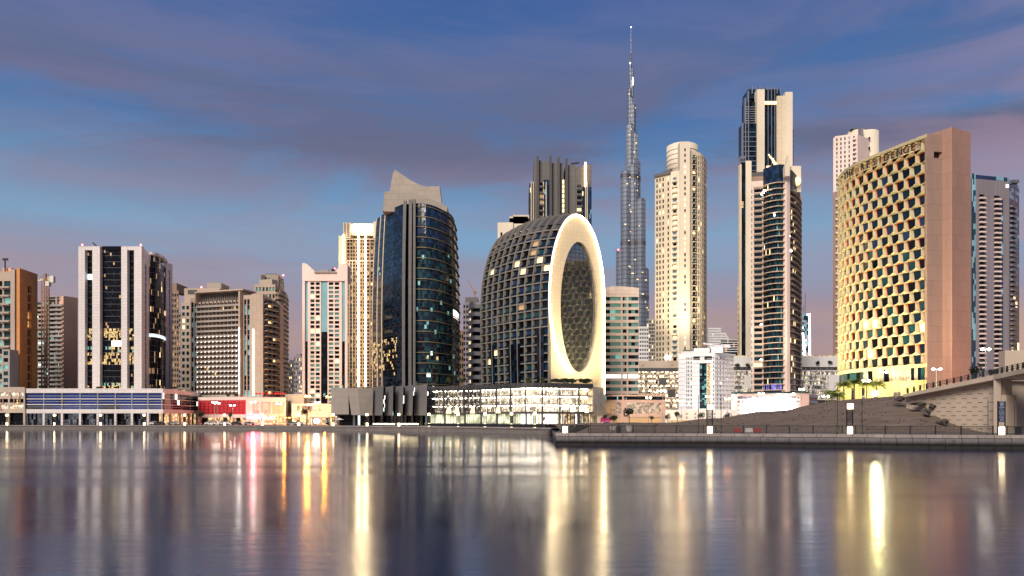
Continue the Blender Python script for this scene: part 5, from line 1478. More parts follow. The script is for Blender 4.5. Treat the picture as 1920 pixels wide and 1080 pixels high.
mb = MB(); mb.ball((X(1183.2, Y), Y, Z(51, Y)), 1.4, 8, 5); mb.ball((X(1181, Y), Y - 4, Z(120, Y)), 1.5, 8, 5); mb.box(X(1185, Y), Y - 8, Z(162, Y), X(1186.6, Y), Y - 7, Z(148, Y)); mb.build('spire_light', 'led_white', t)
for px, y, dy in ((1157, 473, -17), (1202, 506, -21)): beacon(X(px, Y), Y + dy * M_, Z(y, Y), t, 1.6)
# vertical fins on its big lobes
fn = []
for cx_, r, y, dy in [l for l in lobes if l[1] > 6]:
    for k in range(7):
        a = -pi * (.12 + .76 * k / 6)
        def f(mb, cx_=cx_, r=r, y=y, dy=dy, a=a):
            x_, y_ = X(cx_, Y) + (r * M_) * cos(a), Y + dy * M_ + r * M_ * sin(a); mb.cyl(x_, y_, .35, Z(690, Y), Z(y, Y), 5)
        fn.append(f)
emit_boxes(fn, t, 'silver_skin', 'vertical_fin', 100)
# ---- small dark far towers
plain_tower('small dark chequered tower between the spire and the cream cylinder tower', (1213, 1231), 850, 598, 'concrete', {'glass_black': 5, 'lit_warm': .4, 'glass_brown': 3}, 6, 3.8, lim=0, wf=.7, hf=.65, cat='apartment tower')
plain_tower('pale low block at the foot of the spire tower', (1196, 1216), 700, 612, 'white_render', {'glass_black': 3, 'glass_navy': 2}, 6, 3.6, lim=0)

# ---- cream cylinder tower
t = thing('apartment_tower', 'tall cream tower with a round silver drum top and rows of small windows', 'apartment tower', (X(1277, 525), 535, GZ))
Y = 520; zz = lambda py: Z(py, Y)
GL = {'glass_black': 6, 'glass_navy': 3, 'lit_warm': .5, 'glass_brown': 2}
fa = Fr(pt(1228, 528), pt(1258, 520)); mb = MB(); W = []
grid(mb, W, fa, (0, fa.L), (GZ, zz(324)), [(fa.s(a), fa.s(a + 2.7)) for a in (1230.5, 1236, 1242, 1251.5)], rows(zz(680), zz(328), 3.55, .62), GL, .4)
mb.build('left_wing', 'cream_wall', t)
fc = Fr(pt(1258, 520), pt(1275, 517)); m2 = MB()
grid(m2, W, fc, (0, fc.L), (GZ, zz(322)), [(fc.s(1262), fc.s(1268.5))], rows(zz(680), zz(332), 3.55, .6), {'glass_sky': 5, 'lit_warm': .5, 'glass_black': 1}, .6)
m2.build('balcony_bay', 'cream_pale', t)
fm = Fr(pt(1275, 515.5), pt(1293.5, 515.5)); m3 = MB()
grid(m3, W, fm, (0, fm.L), (GZ, zz(270)), [(fm.s(1283), fm.s(1286))], rows(zz(680), zz(280), 3.55, .55), {'glass_brown': 3, 'lit_warm': 2}, .4)
fm.box(m3, 0, fm.L, -12, -.55, GZ, zz(270) - .02); m3.build('centre_bay', 'cream_pale', t)
fd = Fr(pt(1293.6, 518), pt(1305, 519)); m4 = MB()
grid(m4, W, fd, (0, fd.L), (GZ, zz(284)), [(fd.s(1299), fd.s(1304))], rows(zz(680), zz(290), 3.55, .66), {'glass_black': 5, 'lit_warm': .5, 'glass_seagreen': 1.5}, .8)
m4.build('recess_bay', 'cream_wall', t)
cp = smooth_path([pt(1305, 519), pt(1313, 520), pt(1320, 524), pt(1325, 533)], 2); m5 = MB()
for i, (a, b) in enumerate(zip(cp, cp[1:])):
    f = Fr(a, b); grid(m5, W, f, (0, f.L), (GZ, zz(285 + i * 1.0)), [(f.L * .22, f.L * .7)], rows(zz(680), zz(292), 3.55, .7), GL, .4)
m5.build('right_wing', 'cream_wall', t); emit_windows(W, t, 100)
mb = MB(); mb.cyl(X(1279, 532), 532, 10.2, zz(330), zz(264), 40); mb.cyl(X(1279, 532), 532, 8.8, zz(264), zz(262), 32)
mb.build('drum', 'silver_pale' if 'silver_pale' in M else 'cream_pale', t, True)
mb = MB()
for k in range(7): 
    mb.cyl(X(1279, 532), 532, 10.35, zz(276 + 9 * k), zz(275.2 + 9 * k), 40)
mb.build('drum_joint', 'mid_grey', t)
mb = MB(); mb.box(X(1276, 530), 530, zz(262), X(1290, 530), 533, zz(260)); mb.bar((X(1283, 530), 530, zz(260)), (X(1289, 530), 530, zz(257)), .6); mb.build('cleaning_crane', 'dark_metal', t)
mb = MB(); fa.box(mb, 0, fa.L, .02, 1.0, zz(326), zz(321)); mb.bar(fa.p(2, -5, zz(320)), fa.p(10, -5, zz(315)), 2.5, 2.5); mb.build('roof_parapet', 'mid_grey', t)
fn = [balcony_fn(fc, fc.s(1260.5), fc.s(1270), a - .6, 1.2, .8, .25) for a, _ in rows(zz(680), zz(332), 3.55, .6)] + [balcony_fn(fd, fd.s(1297.5), fd.s(1304.5), a - .6, 1.1, .8, .25, 0, 1) for a, _ in rows(zz(680), zz(290), 3.55, .66)]
emit_boxes(fn, t, ['cream_pale', 'glass_navy'], 'balcony')
core([fa.p(0, -.6, 0)[:2], pt(1258, 521), pt(1275, 519), pt(1304, 521), pt(1318, 525), pt(1324, 535), pt(1310, 550), pt(1240, 550)], GZ, zz(328), 'cream_wall', t)
mb = MB(); mb.prism([pt(1294, 521), pt(1308, 522), pt(1318, 526), pt(1323, 536), pt(1300, 548)], zz(330), zz(287)); mb.build('upper_core', 'cream_wall', t)
mb = MB(); fa.box(mb, fa.s(1248.5), fa.s(1256), .05, .6, zz(672), zz(668)); mb.build('floodlight', 'street_white', t)
beacon(X(1234, 529), 529, zz(322), t, .3)

# ---- long lit garages behind
t = thing('parking_garage', 'lit open parking decks with shrubs on the roof left of the white apartment block', 'parking garage', (X(1235, 430), 440, GZ))
Y = 425; zz = lambda py: Z(py, Y); fr = Fr(pt(1188, Y), pt(1290, Y)); S = fr.s
mb = MB()
for k in range(8):
    if k: mb.build('lit_deck', ['garage_light', 'garage_dim', 'glass_black'], t); mb = MB()
    for i in range(30):
        fr.pane(mb, fr.L * i / 30, fr.L * (i + 1) / 30, -4, zz(765 - 9 * k), zz(759 - 9 * k), pick({0: 5, 1: 3, 2: 1}))
mb.build('lit_deck', ['garage_light', 'garage_dim', 'glass_black'], t)
mb = MB()
for k in range(9): fr.box(mb, 0, fr.L, -16, .0, zz(766.5 - 9 * k), zz(764.5 - 9 * k))
fr.box(mb, 0, fr.L, -14, .3, zz(690), zz(676.5)); mb.build('deck_slab', 'beige_plain', t)
mb = MB(); fr.box(mb, 0, fr.L, .35, .6, zz(697), zz(690))
for k in range(8):
    for i in range(60):
        if random.random() < .35: s = random.uniform(0, fr.L); fr.box(mb, s, s + random.uniform(.15, .9), .05, .2, zz(764 - 9 * k), zz(762.3 - 9 * k))
fr.box(mb, S(1252), S(1266), .2, .5, zz(745), zz(730)); fr.box(mb, S(1236), S(1250), .2, .5, zz(722), zz(709)); tag(mb.build('metal_screen', 'dark_grey', t), kind='stuff')
fn = []
for k in range(8):
    for i in range(13):
        def f(mb, k=k, i=i): mb.ball(fr.p(fr.L * (i + random.random()) / 13, -.6, zz(759.5 - 9 * k)), .42, 6, 4)
        fn.append(f)
emit_boxes(fn, t, 'lamp_warm', 'deck_lamp')
core(poly_back(fr, 18, -4.2), GZ, zz(691), 'concrete', t)

t = thing('parking_garage', 'long pale garage with a white screen wall behind the round balcony tower', 'parking garage', (X(1480, 470), 475, GZ))
Y = 465; zz = lambda py: Z(py, Y); fr = Fr(pt(1366, Y), pt(1600, Y)); S = fr.s
mb = MB()
for k in range(6):
    if k: mb.build('lit_deck', ['garage_light', 'garage_dim', 'concrete'], t); mb = MB()
    for i in range(60):
        fr.pane(mb, fr.L * i / 60, fr.L * (i + 1) / 60, -3, zz(748 - 9 * k), zz(741 - 9 * k), pick({0: 4, 1: 5, 2: 2}))
mb.build('lit_deck', ['garage_light', 'garage_dim', 'concrete'], t)
mb = MB()
for k in range(7): fr.box(mb, 0, fr.L, -14, 0, zz(750 - 9 * k), zz(748 - 9 * k))
fr.box(mb, 0, fr.L, -14, .3, zz(688), zz(668)); fr.box(mb, S(1395), S(1408), .2, .6, zz(728), zz(705)); fr.box(mb, S(1553), S(1575), .2, .6, zz(735), zz(703)); mb.build('screen_wall', 'white_render', t)
mb = MB()
for i in range(22):
    a = S(1370 + i * 10); mb.bar(fr.p(a, .15, zz(748)), fr.p(a + 3.5 * (1 if i % 2 else -1), .15, zz(690)), .35)
    fr.box(mb, a - .1, a + .1, .02, .3, zz(700), zz(689))
mb.build('brace', 'steel', t)
core(poly_back(fr, 16, -3.3), GZ, zz(689), 'concrete', t)
mb = MB(); fr.box(mb, S(1366), S(1600), -1, -.2, zz(668), zz(666.6)); mb.build('roof_light', 'gold_glow', t)

# ---- white apartment block with cable lines
t = thing('apartment_block', 'white floodlit apartment block with a tall glass slot and thin beige floor bands', 'apartment block', (X(1325, 405), 412, GZ))
Y = 400; zz = lambda py: Z(py, Y); fr = Fr(pt(1272, 404), pt(1340, 398)); f2 = Fr(pt(1340, 398), pt(1376, 408)); S = fr.s
GL = {'glass_black': 5, 'glass_navy': 4, 'lit_warm': .25}
mb = MB(); W = []
rs = rows(zz(768), zz(668), 2.05, .6)
rs1 = rows(zz(762), zz(686), 2.05, 1.0, 0)
grid(mb, W, fr, (0, S(1299.5)), (GZ, zz(662)), [(S(1287), S(1288.6)), (S(1290.5), S(1292.2)), (S(1295), S(1297))], rs, GL, .4)
grid(mb, W, fr, (S(1335.5), fr.L), (GZ, zz(662)), [(S(1337), S(1339))], rs, GL, .4)
fr.box(mb, S(1299.5), S(1311.5), -1, 0, GZ, zz(681)); fr.box(mb, S(1325), S(1335.5), -1, 0, GZ, zz(681)); fr.box(mb, S(1311.5), S(1325), -1, 0, GZ, zz(766))
fr.box(mb, S(1299.5), S(1335.5), -1, .3, zz(681), zz(675)); fr.box(mb, S(1299.5), S(1335.5), -1, 0, zz(668), zz(662))
fr.box(mb, S(1299.5), S(1335.5), -1, -.6, zz(675), zz(668)); mb.build('wall', 'white_render', t)
m2 = MB(); grid(m2, W, f2, (0, f2.L), (GZ, zz(664)), [(f2.s(1345), f2.s(1347)), (f2.s(1350), f2.s(1352.5)), (f2.s(1356), f2.s(1358)), (f2.s(1364), f2.s(1365.2)), (f2.s(1370), f2.s(1371.2))], rs, GL, .4)
m2.build('side_wall', 'white_render', t); emit_windows(W, t, 100)
mb = MB(); gm = ['glass_teal', 'glass_navy', 'glass_black', 'glass_seagreen']; curtain(mb, fr, (S(1311.5), S(1325)), (zz(766), zz(681)), 3, 26, gm, {'glass_teal': 4, 'glass_black': 3, 'glass_navy': 3, 'glass_seagreen': 2}, -.8); mb.build('glass_slot', gm, t)
mb = MB(); mullions(mb, fr, (S(1300.5), S(1311.5)), (zz(674.6), zz(668.4)), 6, 2, .2, .2, -.55); mullions(mb, fr, (S(1321), S(1334.5)), (zz(674.6), zz(668.4)), 6, 2, .2, .2, -.55); mb.build('lattice', 'dark_metal', t)
mb = MB()
for a, b in ((1300.5, 1311.5), (1321, 1334.5)): fr.pane(mb, S(a), S(b), -.58, zz(674.6), zz(668.4))
mb.build('lattice_glass', 'glass_black', t)
mb = MB()
for k in range(12):
    z = zz(673 + 8.2 * k)
    for a, b in ((1272, 1311), (1325.5, 1340)): fr.box(mb, S(a), S(b), .02, .22, z - .1, z + .12)
    f2.box(mb, 0, f2.L, .02, .22, z - .1, z + .12)
mb.build('floor_band', 'pink_panel', t)
mb = MB(); fr.box(mb, S(1326.5), S(1331.5), .02, .6, zz(762), zz(681.5)); mb.build('stair_light', 'gold_glow', t)
mb = MB()
fr.box(mb, S(1277), S(1300), -12, -2, zz(662.5), zz(657)); fr.box(mb, S(1300), S(1330), -12, -1.5, zz(662.5), zz(652)); fr.box(mb, S(1333), fr.L + 4, -10, -.8, zz(662.5), zz(650))
mb.build('roof_house', 'white_render', t)
mb = MB()
for i in range(16): s = S(1279 + i * 1.3); fr.box(mb, s, s + .3, -2.2, -1.9, zz(657), zz(654.5))
mb.build('roof_plant', 'mid_grey', t)
mb = MB(); f2.box(mb, f2.L * .3, f2.L, -6, 1, zz(664), zz(662)); mb.build('canopy', 'white_render', t)
core([fr.p(.3, -1.05, 0)[:2], fr.p(fr.L, -1.05, 0)[:2], f2.p(f2.L - .3, -.6, 0)[:2], pt(1374, 425), pt(1274, 425)], GZ, zz(663), 'white_render', t)
# helicopter shaped rooftop mast
t = thing('roof_crane', 'white folded crane boom lying on the roof of the white apartment block', 'roof crane', (X(1350, 405), 405, Z(650, 405)))
mb = MB(); mb.bar((X(1318, 405), 405, Z(644, 405)), (X(1358, 405), 405, Z(650, 405)), .7); mb.build('boom', 'white_render', t)
mb = MB(); mb.box(X(1356, 405), 404, Z(652, 405), X(1368, 405), 406, Z(647, 405)); mb.bar((X(1352, 405), 405, Z(652, 405)), (X(1354, 405), 405, Z(645, 405)), .6); mb.build('counterweight', 'white_render', t)

t = thing('boundary_wall', 'low pale wall with square pierced panels at the foot of the white apartment block', 'wall', (X(1310, 330), 330, GZ))
f = Fr(pt(1248, 330), pt(1378, 330)); mb = MB(); f.box(mb, 0, f.L, -.5, 0, GZ, Z(768, 330)); mb.build('wall_face', 'white_render', t)
mb = MB()
for px in (1251, 1254, 1257, 1286, 1302, 1338, 1364):
    for py in (776, 783): f.box(mb, f.s(px), f.s(px + (1 if px < 1260 else 3.4)), .01, .06, Z(py + 2, 330), Z(py - 2, 330))
mb.build('pierced_panel', 'grey_render', t)
mb = MB(); f.box(mb, 0, f.L, 6, 6.4, GZ, Z(787.5, 330)); mb.build('kerb', 'hex_yellow', t)

# ---- far stepped blocks
t = thing('apartment_block', 'distant grey stepped block with curved balconies behind the white apartment block', 'apartment block', (X(1350, 900), 910, GZ))
Y = 900; zz = lambda py: Z(py, Y)
for k in range(13):
    mb = MB(); r1 = 1355 + k * 2.0; 
    mb.box(X(1328, Y), Y, zz(660 - 3.4 * (12 - k)) if False else zz(652 - 3.1 * (12 - k)) - 1.2, X(min(r1, 1372) if k > 2 else 1352, Y), Y + 25, zz(652 - 3.1 * (12 - k))); mb.build('floor_slab', 'white_render', t)
mb = MB(); gm = ['glass_navy', 'glass_black', 'lit_cool']; f = Fr(pt(1329, Y + 2), pt(1366, Y + 2)); curtain(mb, f, (0, f.L * .6), (GZ, zz(618)), 10, 30, gm, {'glass_navy': 4, 'glass_black': 3, 'lit_cool': .3}); mb.build('glazing', gm, t)
mb = MB(); mb.cyl(X(1339, Y), Y + 12, 7, zz(640), zz(615), 20); mb.build('roof_drum', 'white_render', t)
t = thing('apartment_block', 'distant low dark block joined right of the grey stepped block', 'apartment block', (X(1372, 880), 890, GZ))
Y = 880; zz = lambda py: Z(py, Y); f = Fr(pt(1352, Y), pt(1386, Y)); mb = MB(); gm = ['glass_navy', 'glass_black', 'lit_dim']; curtain(mb, f, (0, f.L), (GZ, zz(636)), 12, 20, gm, {'glass_navy': 4, 'glass_black': 3, 'lit_dim': .6}); mb.build('glazing', gm, t)
for k in range(6):
    mb = MB(); f.box(mb, 0, f.L, -10, .8, zz(660 - 4.4 * k), zz(658.6 - 4.4 * k)); mb.build('floor_slab', 'white_render', t)

# ---- twin towers
mat('peach_ledge', (.50, .39, .30), .6)
t = thing('skyscraper', 'very tall navy glass and cream stone tower rising behind the round balcony tower', 'skyscraper', (X(1438, 560), 575, GZ))
Y = 555; zz = lambda py: Z(py, Y); fr = Fr(pt(1388, Y), pt(1490, Y)); S = fr.s
def navy(a, b, y0, y1, d, nr=None, nc=3, w=None):
    mb = MB(); gm = ['glass_navy', 'glass_black', 'glass_blue', 'lit_warm']
    fr.box(mb, S(a) + .05, S(b) - .05, min(-8, d - 4), d - .3, zz(y0), zz(y1), 1)
    curtain(mb, fr, (S(a), S(b)), (zz(y0), zz(y1)), nc, nr or max(2, int((y0 - y1) / 8)), gm, w or {'glass_navy': 5, 'glass_black': 3, 'lit_warm': .06}, d, .08)
    mb.build('glass_wall', gm, t)
def stone(a, b, y0, y1, d, m='cream_pale', nm='stone_pier', dd=-3):
    mb = MB(); fr.box(mb, S(a), S(b), dd, d, zz(y0), zz(y1)); return mb.build(nm, m, t)
navy(1405, 1468, 400, 166, -6, 28, 8)
navy(1397, 1418, 400, 190, -1, 26); navy(1391, 1418.5, 420, 233, 1.5, 22, 4); navy(1431, 1456, 420, 168, .2, 30, 5)
navy(1484, 1489.5, 420, 241, -2, 20, 1)
stone(1417, 1431, 420, 171, 3.2); stone(1455, 1469.5, 420, 182, 2.2, 'cream_wall'); stone(1469.4, 1483, 420, 176, 3.4)
mb = MB()
for px in (1439.5, 1446, 1452): fr.box(mb, S(px) - .2, S(px) + .2, .3, .9, zz(420), zz(163))
for px, y in ((1413, 158), (1420, 160), (1427, 157), (1433, 161), (1440, 159), (1447, 162), (1454, 160), (1460, 161), (1466, 162)): fr.box(mb, S(px) - .3, S(px) + .3, -8, -3, zz(172), zz(y))
for k in range(9): fr.box(mb, S(1391), S(1417), 1.6, 2.1, zz(250 + 9 * k), zz(249 + 9 * k))
for k in range(9): fr.box(mb, S(1397), S(1417), -.9, -.3, zz(200 + 4.3 * k) - .2, zz(200 + 4.3 * k) + .2)
for k in range(9): fr.box(mb, S(1484), S(1489.5), -1.9, -1.5, zz(250 + 9 * k) - .2, zz(250 + 9 * k) + .2)
for px, y in ((1391.5, 232), (1396.5, 185), (1402, 172)): fr.box(mb, S(px) - .3, S(px) + .3, -1.5, 2.0, zz(420), zz(y))
mb.build('pale_mullion', 'steel', t)
stone(1406, 1464, 180, 163, -4, 'glass_navy', 'crown', -18); 
mb = MB(); fr.box(mb, S(1432), S(1455), .95, 1.3, zz(197), zz(191)); mb.build('crown_light', 'lit_warm', t)
core([fr.p(S(1392), -1.6, 0)[:2], fr.p(S(1488), -2.6, 0)[:2], fr.p(S(1488), -30, 0)[:2], fr.p(S(1392) + 9, -30, 0)[:2]], GZ, zz(245), 'glass_black', t)

t = thing('apartment_tower', 'slim left wing with a dark glass strip between pale walls beside the round balcony tower', 'apartment tower', (X(1398, 500), 510, GZ))
Y = 500; zz = lambda py: Z(py, Y); fr = Fr(pt(1387, Y), pt(1411, Y)); S = fr.s
stone(1387, 1390.5, 790, 308, 0, 'cream_wall', 'wall'); stone(1398, 1408.5, 790, 302, .6, 'cream_pale', 'wall'); stone(1408.5, 1411, 790, 340, -.5, 'glass_black', 'shadow_gap')
mb = MB(); gm = ['glass_navy', 'glass_black', 'gold_glow']; curtain(mb, fr, (S(1390.5), S(1398)), (GZ, zz(304)), 2, 40, gm, {'glass_navy': 4, 'glass_black': 4, 'gold_glow': .12}, -.4); fr.box(mb, S(1390.5), S(1398), -4, -.8, GZ, zz(304), 1); mb.build('glass_strip', gm, t)
mb = MB(); fr.box(mb, S(1389), S(1400), -6, -5, zz(304), zz(292)); fr.box(mb, S(1389.6), S(1390.4), -4, -3, zz(306), zz(290)); fr.box(mb, S(1389), S(1400), -4, -3, zz(293), zz(291)); mb.build('roof_frame', 'steel', t)
plain_tower('thin brown slab just left of the slim pale wing', (1383, 1388), 520, 537, 'cream_wall', {'glass_black': 3}, 2, 4, lim=0)

t = thing('apartment_tower', 'rounded apartment tower wrapped in cream curved balconies over blue glass', 'apartment tower', (X(1455, 410), 418, GZ))
Y = 405; zz = lambda py: Z(py, Y)
flat = Fr(pt(1408, 410), pt(1432, 408)); S = flat.s
cp = smooth_path([pt(1431, 408), pt(1440, 404), pt(1452, 401), pt(1464, 400), pt(1474, 401)], 3)
cr_ = smooth_path([pt(1478, 402), pt(1488, 407), pt(1496, 416), pt(1501, 428)], 3)
NRW = 35; zb, zt = zz(732), zz(348); rh = (zt - zb) / NRW
mb = MB(); gm = ['glass_navy', 'glass_teal', 'glass_black', 'glass_blue', 'lit_warm', 'lit_white', 'lit_purple', 'glass_sky']
for i, (a, b) in enumerate(zip(cp, cp[1:])):
    f = Fr(a, b)
    curtain(mb, f, (0, f.L), (zb + rh, zt), 2, NRW - 1, gm, {'glass_navy': 5, 'glass_teal': 2, 'glass_black': 4, 'lit_warm': .07, 'lit_white': .04} if i < 7 else {'glass_teal': 4, 'glass_navy': 2, 'glass_black': 1, 'lit_green' if 'lit_green' in gm else 'glass_sky': .35, 'lit_white': .06}, -.2, .06)
    curtain(mb, f, (0, f.L), (zb, zb + rh), 2, 1, gm, {'lit_purple': 2, 'glass_navy': 2}, -.2, .06)
    curtain(mb, f, (0, f.L), (zt, zz(314)), 1, 4, gm, {'glass_navy': 5, 'glass_blue': 2}, 0, .06)
mb.build('curved_glass', gm, t)
mb = MB()
for a, b in zip(cr_, cr_[1:]):
    f = Fr(a, b); curtain(mb, f, (0, f.L), (zb, zz(345)), 2, NRW, gm, {'glass_black': 5, 'glass_navy': 3, 'lit_warm': .45}, -.8, .06)
mb.build('side_glass', gm, t)
for k in range(NRW + 1):
    z = zb + rh * k; mb = MB(); pth = [flat.p(S(1412.5), .2, 0)[:2]] + cp
    outp = [(p[0], p[1] - .9 * sin(pi * i / (len(cp)))) for i, p in enumerate(cp)]
    band(mb, [flat.p(S(1413), 1.5, 0)[:2], flat.p(S(1428), 1.5, 0)[:2]] + offset_path(cp, .9)[1:], -1.2 if False else -1.0, .25, z - .12, z + .22)
    mb.build('balcony_ledge', 'peach_ledge', t)
for k in range(NRW):
    z = zb + rh * k; mb = MB(); band(mb, cr_, -.7, .8, z - .12, z + .26); mb.build('side_balcony', 'peach_ledge', t)
mb = MB(); W = []
grid(mb, W, flat, (0, flat.L), (GZ, zz(335)), [(S(1409), S(1410.4)), (S(1414), S(1429))], [(zb + rh * k + .55, zb + rh * k + rh * .8) for k in range(NRW)], {'glass_black': 3, 'glass_teal': 5, 'glass_navy': 2, 'lit_warm': .15}, .5)
mb.build('left_wall', 'pink_panel', t); emit_windows(W, t, 80)
mb = MB(); flat.box(mb, S(1410), S(1431), -10, -.1, zz(335), zz(326)); mb.build('roof_wall', 'brown_render', t)
f = Fr(pt(1473.5, 399), pt(1479, 400)); mb = MB(); f.box(mb, 0, f.L, -3, .8, GZ, zz(318)); mb.build('vertical_fin', 'pink_white', t)
outline([(1472, 330), (1481, 330), (1481, 300), (1479, 290), (1475, 305), (1472, 312)], 396, 399, 'cream_pale', 'roof_fin')
outline([(1486, 360), (1502, 360), (1502, 311), (1484, 311)], 417, 430, 'cream_pale', 'side_wall')
mb = MB(); mb.box(X(1500, 428), 428, GZ, X(1503.5, 428), 440, zz(340)); mb.build('end_pier', 'cream_pale', t)
mb = MB(); mb.ball((X(1494, 416), 416, Z(340, 416)), 2.2, 12, 8); mb.build('wall_light', 'lit_warm', t)
mb = MB()
for k, (px, py) in enumerate(((1443, 293), (1446, 297), (1450, 301), (1452, 306), (1455, 310))): mb.ball((X(px, 402), 403, zz(py)), .45 + .12 * k, 8, 5)
mb.bar((X(1443, 402), 403, zz(293)), (X(1457, 402), 403, zz(314)), .4); mb.build('roof_ornament', 'lit_warm', t)
mb = MB(); mb.box(X(1437, 404), 403.5, zz(315), X(1458, 404), 404.4, zz(312.5)); mb.build('roof_light', 'lit_warm', t)
core([pt(1409, 411), pt(1431, 409.5), cp[4], cp[8], cp[-1], cr_[0], cr_[4], cr_[-1], pt(1500, 440), pt(1410, 440)] if False else [pt(1409, 411.5), pt(1431, 410), pt(1445, 405), pt(1458, 402.6), pt(1473, 403), pt(1486, 408.5), pt(1494, 417), pt(1500, 430), pt(1498, 445), pt(1410, 445)], GZ, zz(316), 'dark_grey', t)
fx = []
for px, py in ((1451, 404), (1467, 392), (1472, 468), (1468, 470), (1430, 362), (1427, 365), (1433, 358), (1480, 377), (1480, 404), (1481, 443), (1484, 470), (1426, 609), (1426, 675)):
    def fn(mb, px=px, py=py): mb.ball((X(px, 402), 401.0 if px < 1475 else 402.5, Z(py, 402)), .45, 8, 5)
    fx.append(fn)
emit_boxes(fx, t, 'street_white', 'balcony_lamp')

# podium and bright screen
t = thing('podium_building', 'peach podium with car decks behind a huge glaring white screen below the round tower', 'podium building', (X(1450, 370), 380, GZ))
Y = 365; zz = lambda py: Z(py, Y); fr = Fr(pt(1371, 372), pt(1517, 362)); f2 = Fr(pt(1517, 362), pt(1534, 385)); S = fr.s
mb = MB(); fr.box(mb, 0, S(1383), -.6, 0, GZ, zz(738)); fr.box(mb, S(1383), S(1500), -.6, 0, zz(742), zz(737)); fr.box(mb, S(1500), fr.L, -.6, 0, GZ, zz(736)); mb.build('wall', 'peach', t)
mb = MB()
for k in range(5): fr.box(mb, S(1383), S(1500), -.5, -.1, zz(750 + 8 * k), zz(747.5 + 8 * k))
mb.build('deck_edge', 'pink_white', t)
mb = MB(); gm = ['garage_light', 'garage_dim', 'lilac_grey']; curtain(mb, fr, (S(1383), S(1500)), (GZ, zz(742)), 30, 6, gm, {'garage_dim': 4, 'lilac_grey': 6, 'garage_light': .5}, -3); mb.build('deck_interior', gm, t)
mb = MB()
for k in range(4): f2.box(mb, 0, f2.L, -.4, 0, zz(744 + 11 * k), zz(740 + 11 * k))
mb.build('side_deck', 'white_render', t)
mb = MB(); curtain(mb, f2, (0, f2.L), (GZ, zz(742)), 6, 4, gm, {'garage_dim': 3, 'lilac_grey': 2}, -1); mb.build('side_interior', gm, t)
core([fr.p(.5, -3.3, 0)[:2], fr.p(fr.L, -3.3, 0)[:2], pt(1533, 388), pt(1530, 405), pt(1373, 405)], GZ, zz(738), 'peach', t)
mb = MB(); fr.box(mb, 0, fr.L, -10, .4, zz(737), zz(734.5)); mb.build('roof_rail', 'glass_teal', t)
mb = MB(); fr.box(mb, S(1396), S(1485), .3, 1.1, zz(790), zz(753.5)); o = mb.build('screen', 'screen_white', t)
mb = MB()
fr.box(mb, S(1403), S(1408), 1.12, 1.16, zz(770), zz(767)); fr.box(mb, S(1406), S(1408.5), 1.12, 1.16, zz(772), zz(765.5)); fr.box(mb, S(1453), S(1455), 1.12, 1.16, zz(760.5), zz(759.5)); fr.box(mb, S(1458.5), S(1459.5), 1.12, 1.16, zz(765.5), zz(764)); fr.box(mb, S(1452), S(1454), 1.12, 1.16, zz(768.5), zz(767.5))
mb.build('screen_mark', 'screen_mark', o)
mb = MB(); fr.box(mb, S(1409), S(1424), .2, .7, zz(751.5), zz(748.8)); fr.box(mb, S(1428), S(1434), .2, .7, zz(749.5), zz(745.5)); mb.build('roof_sign', 'screen_white', t)
mb = MB(); fr.box(mb, S(1445), S(1454), .2, .7, zz(751.5), zz(747.5)); fr.box(mb, S(1456), S(1467), .2, .7, zz(751.5), zz(741)); fr.box(mb, S(1470), S(1483), .2, .7, zz(750.5), zz(746.5)); mb.build('roof_sign', 'screen_white', t)
fx = []
for px, py in ((1473, 742), (1487, 739), (1489, 750), (1489, 758.5), (1488, 767), (1494, 768.5)):
    def fn(mb, px=px, py=py): fr.box(mb, S(px) - .55, S(px) + .55, .1, .4, zz(py) - .3, zz(py) + .3)
    fx.append(fn)
emit_boxes(fx, t, 'street_white', 'wall_lamp')

# ---- needle tower
t = thing('office_tower', 'thin distant tower with a zigzag white light line and a needle mast', 'office tower', (X(1510, 800), 810, GZ))
Y = 800; zz = lambda py: Z(py, Y); fr = Fr(pt(1504, Y), pt(1520, Y)); S = fr.s
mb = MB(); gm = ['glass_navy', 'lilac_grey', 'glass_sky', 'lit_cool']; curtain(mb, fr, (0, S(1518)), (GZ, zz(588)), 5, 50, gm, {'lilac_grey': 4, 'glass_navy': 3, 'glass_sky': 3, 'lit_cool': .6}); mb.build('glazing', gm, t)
core(poly_back(fr, 20, -.5), GZ, zz(590), 'lilac_grey', t)
mb = MB(); mb.bar(fr.p(S(1512.5), -4, zz(588)), fr.p(S(1512.5), -4, zz(548)), .8); mb.bar(fr.p(S(1509), -4, zz(588)), fr.p(S(1509), -4, zz(572)), .8); mb.build('mast', 'steel', t)
mb = MB()
for (a, ya), (b, yb) in zip(((1504.5, 715), (1508, 690), (1507.5, 660), (1505, 625)), ((1508, 690), (1507.5, 660), (1505, 625), (1505, 624))): mb.bar(fr.p(S(a), .8, zz(ya)), fr.p(S(b), .8, zz(yb)), 1.3)
mb.bar(fr.p(S(1518.5), .8, zz(725)), fr.p(S(1517.5), .8, zz(588)), 1.1); mb.build('light_line', 'led_white', t)

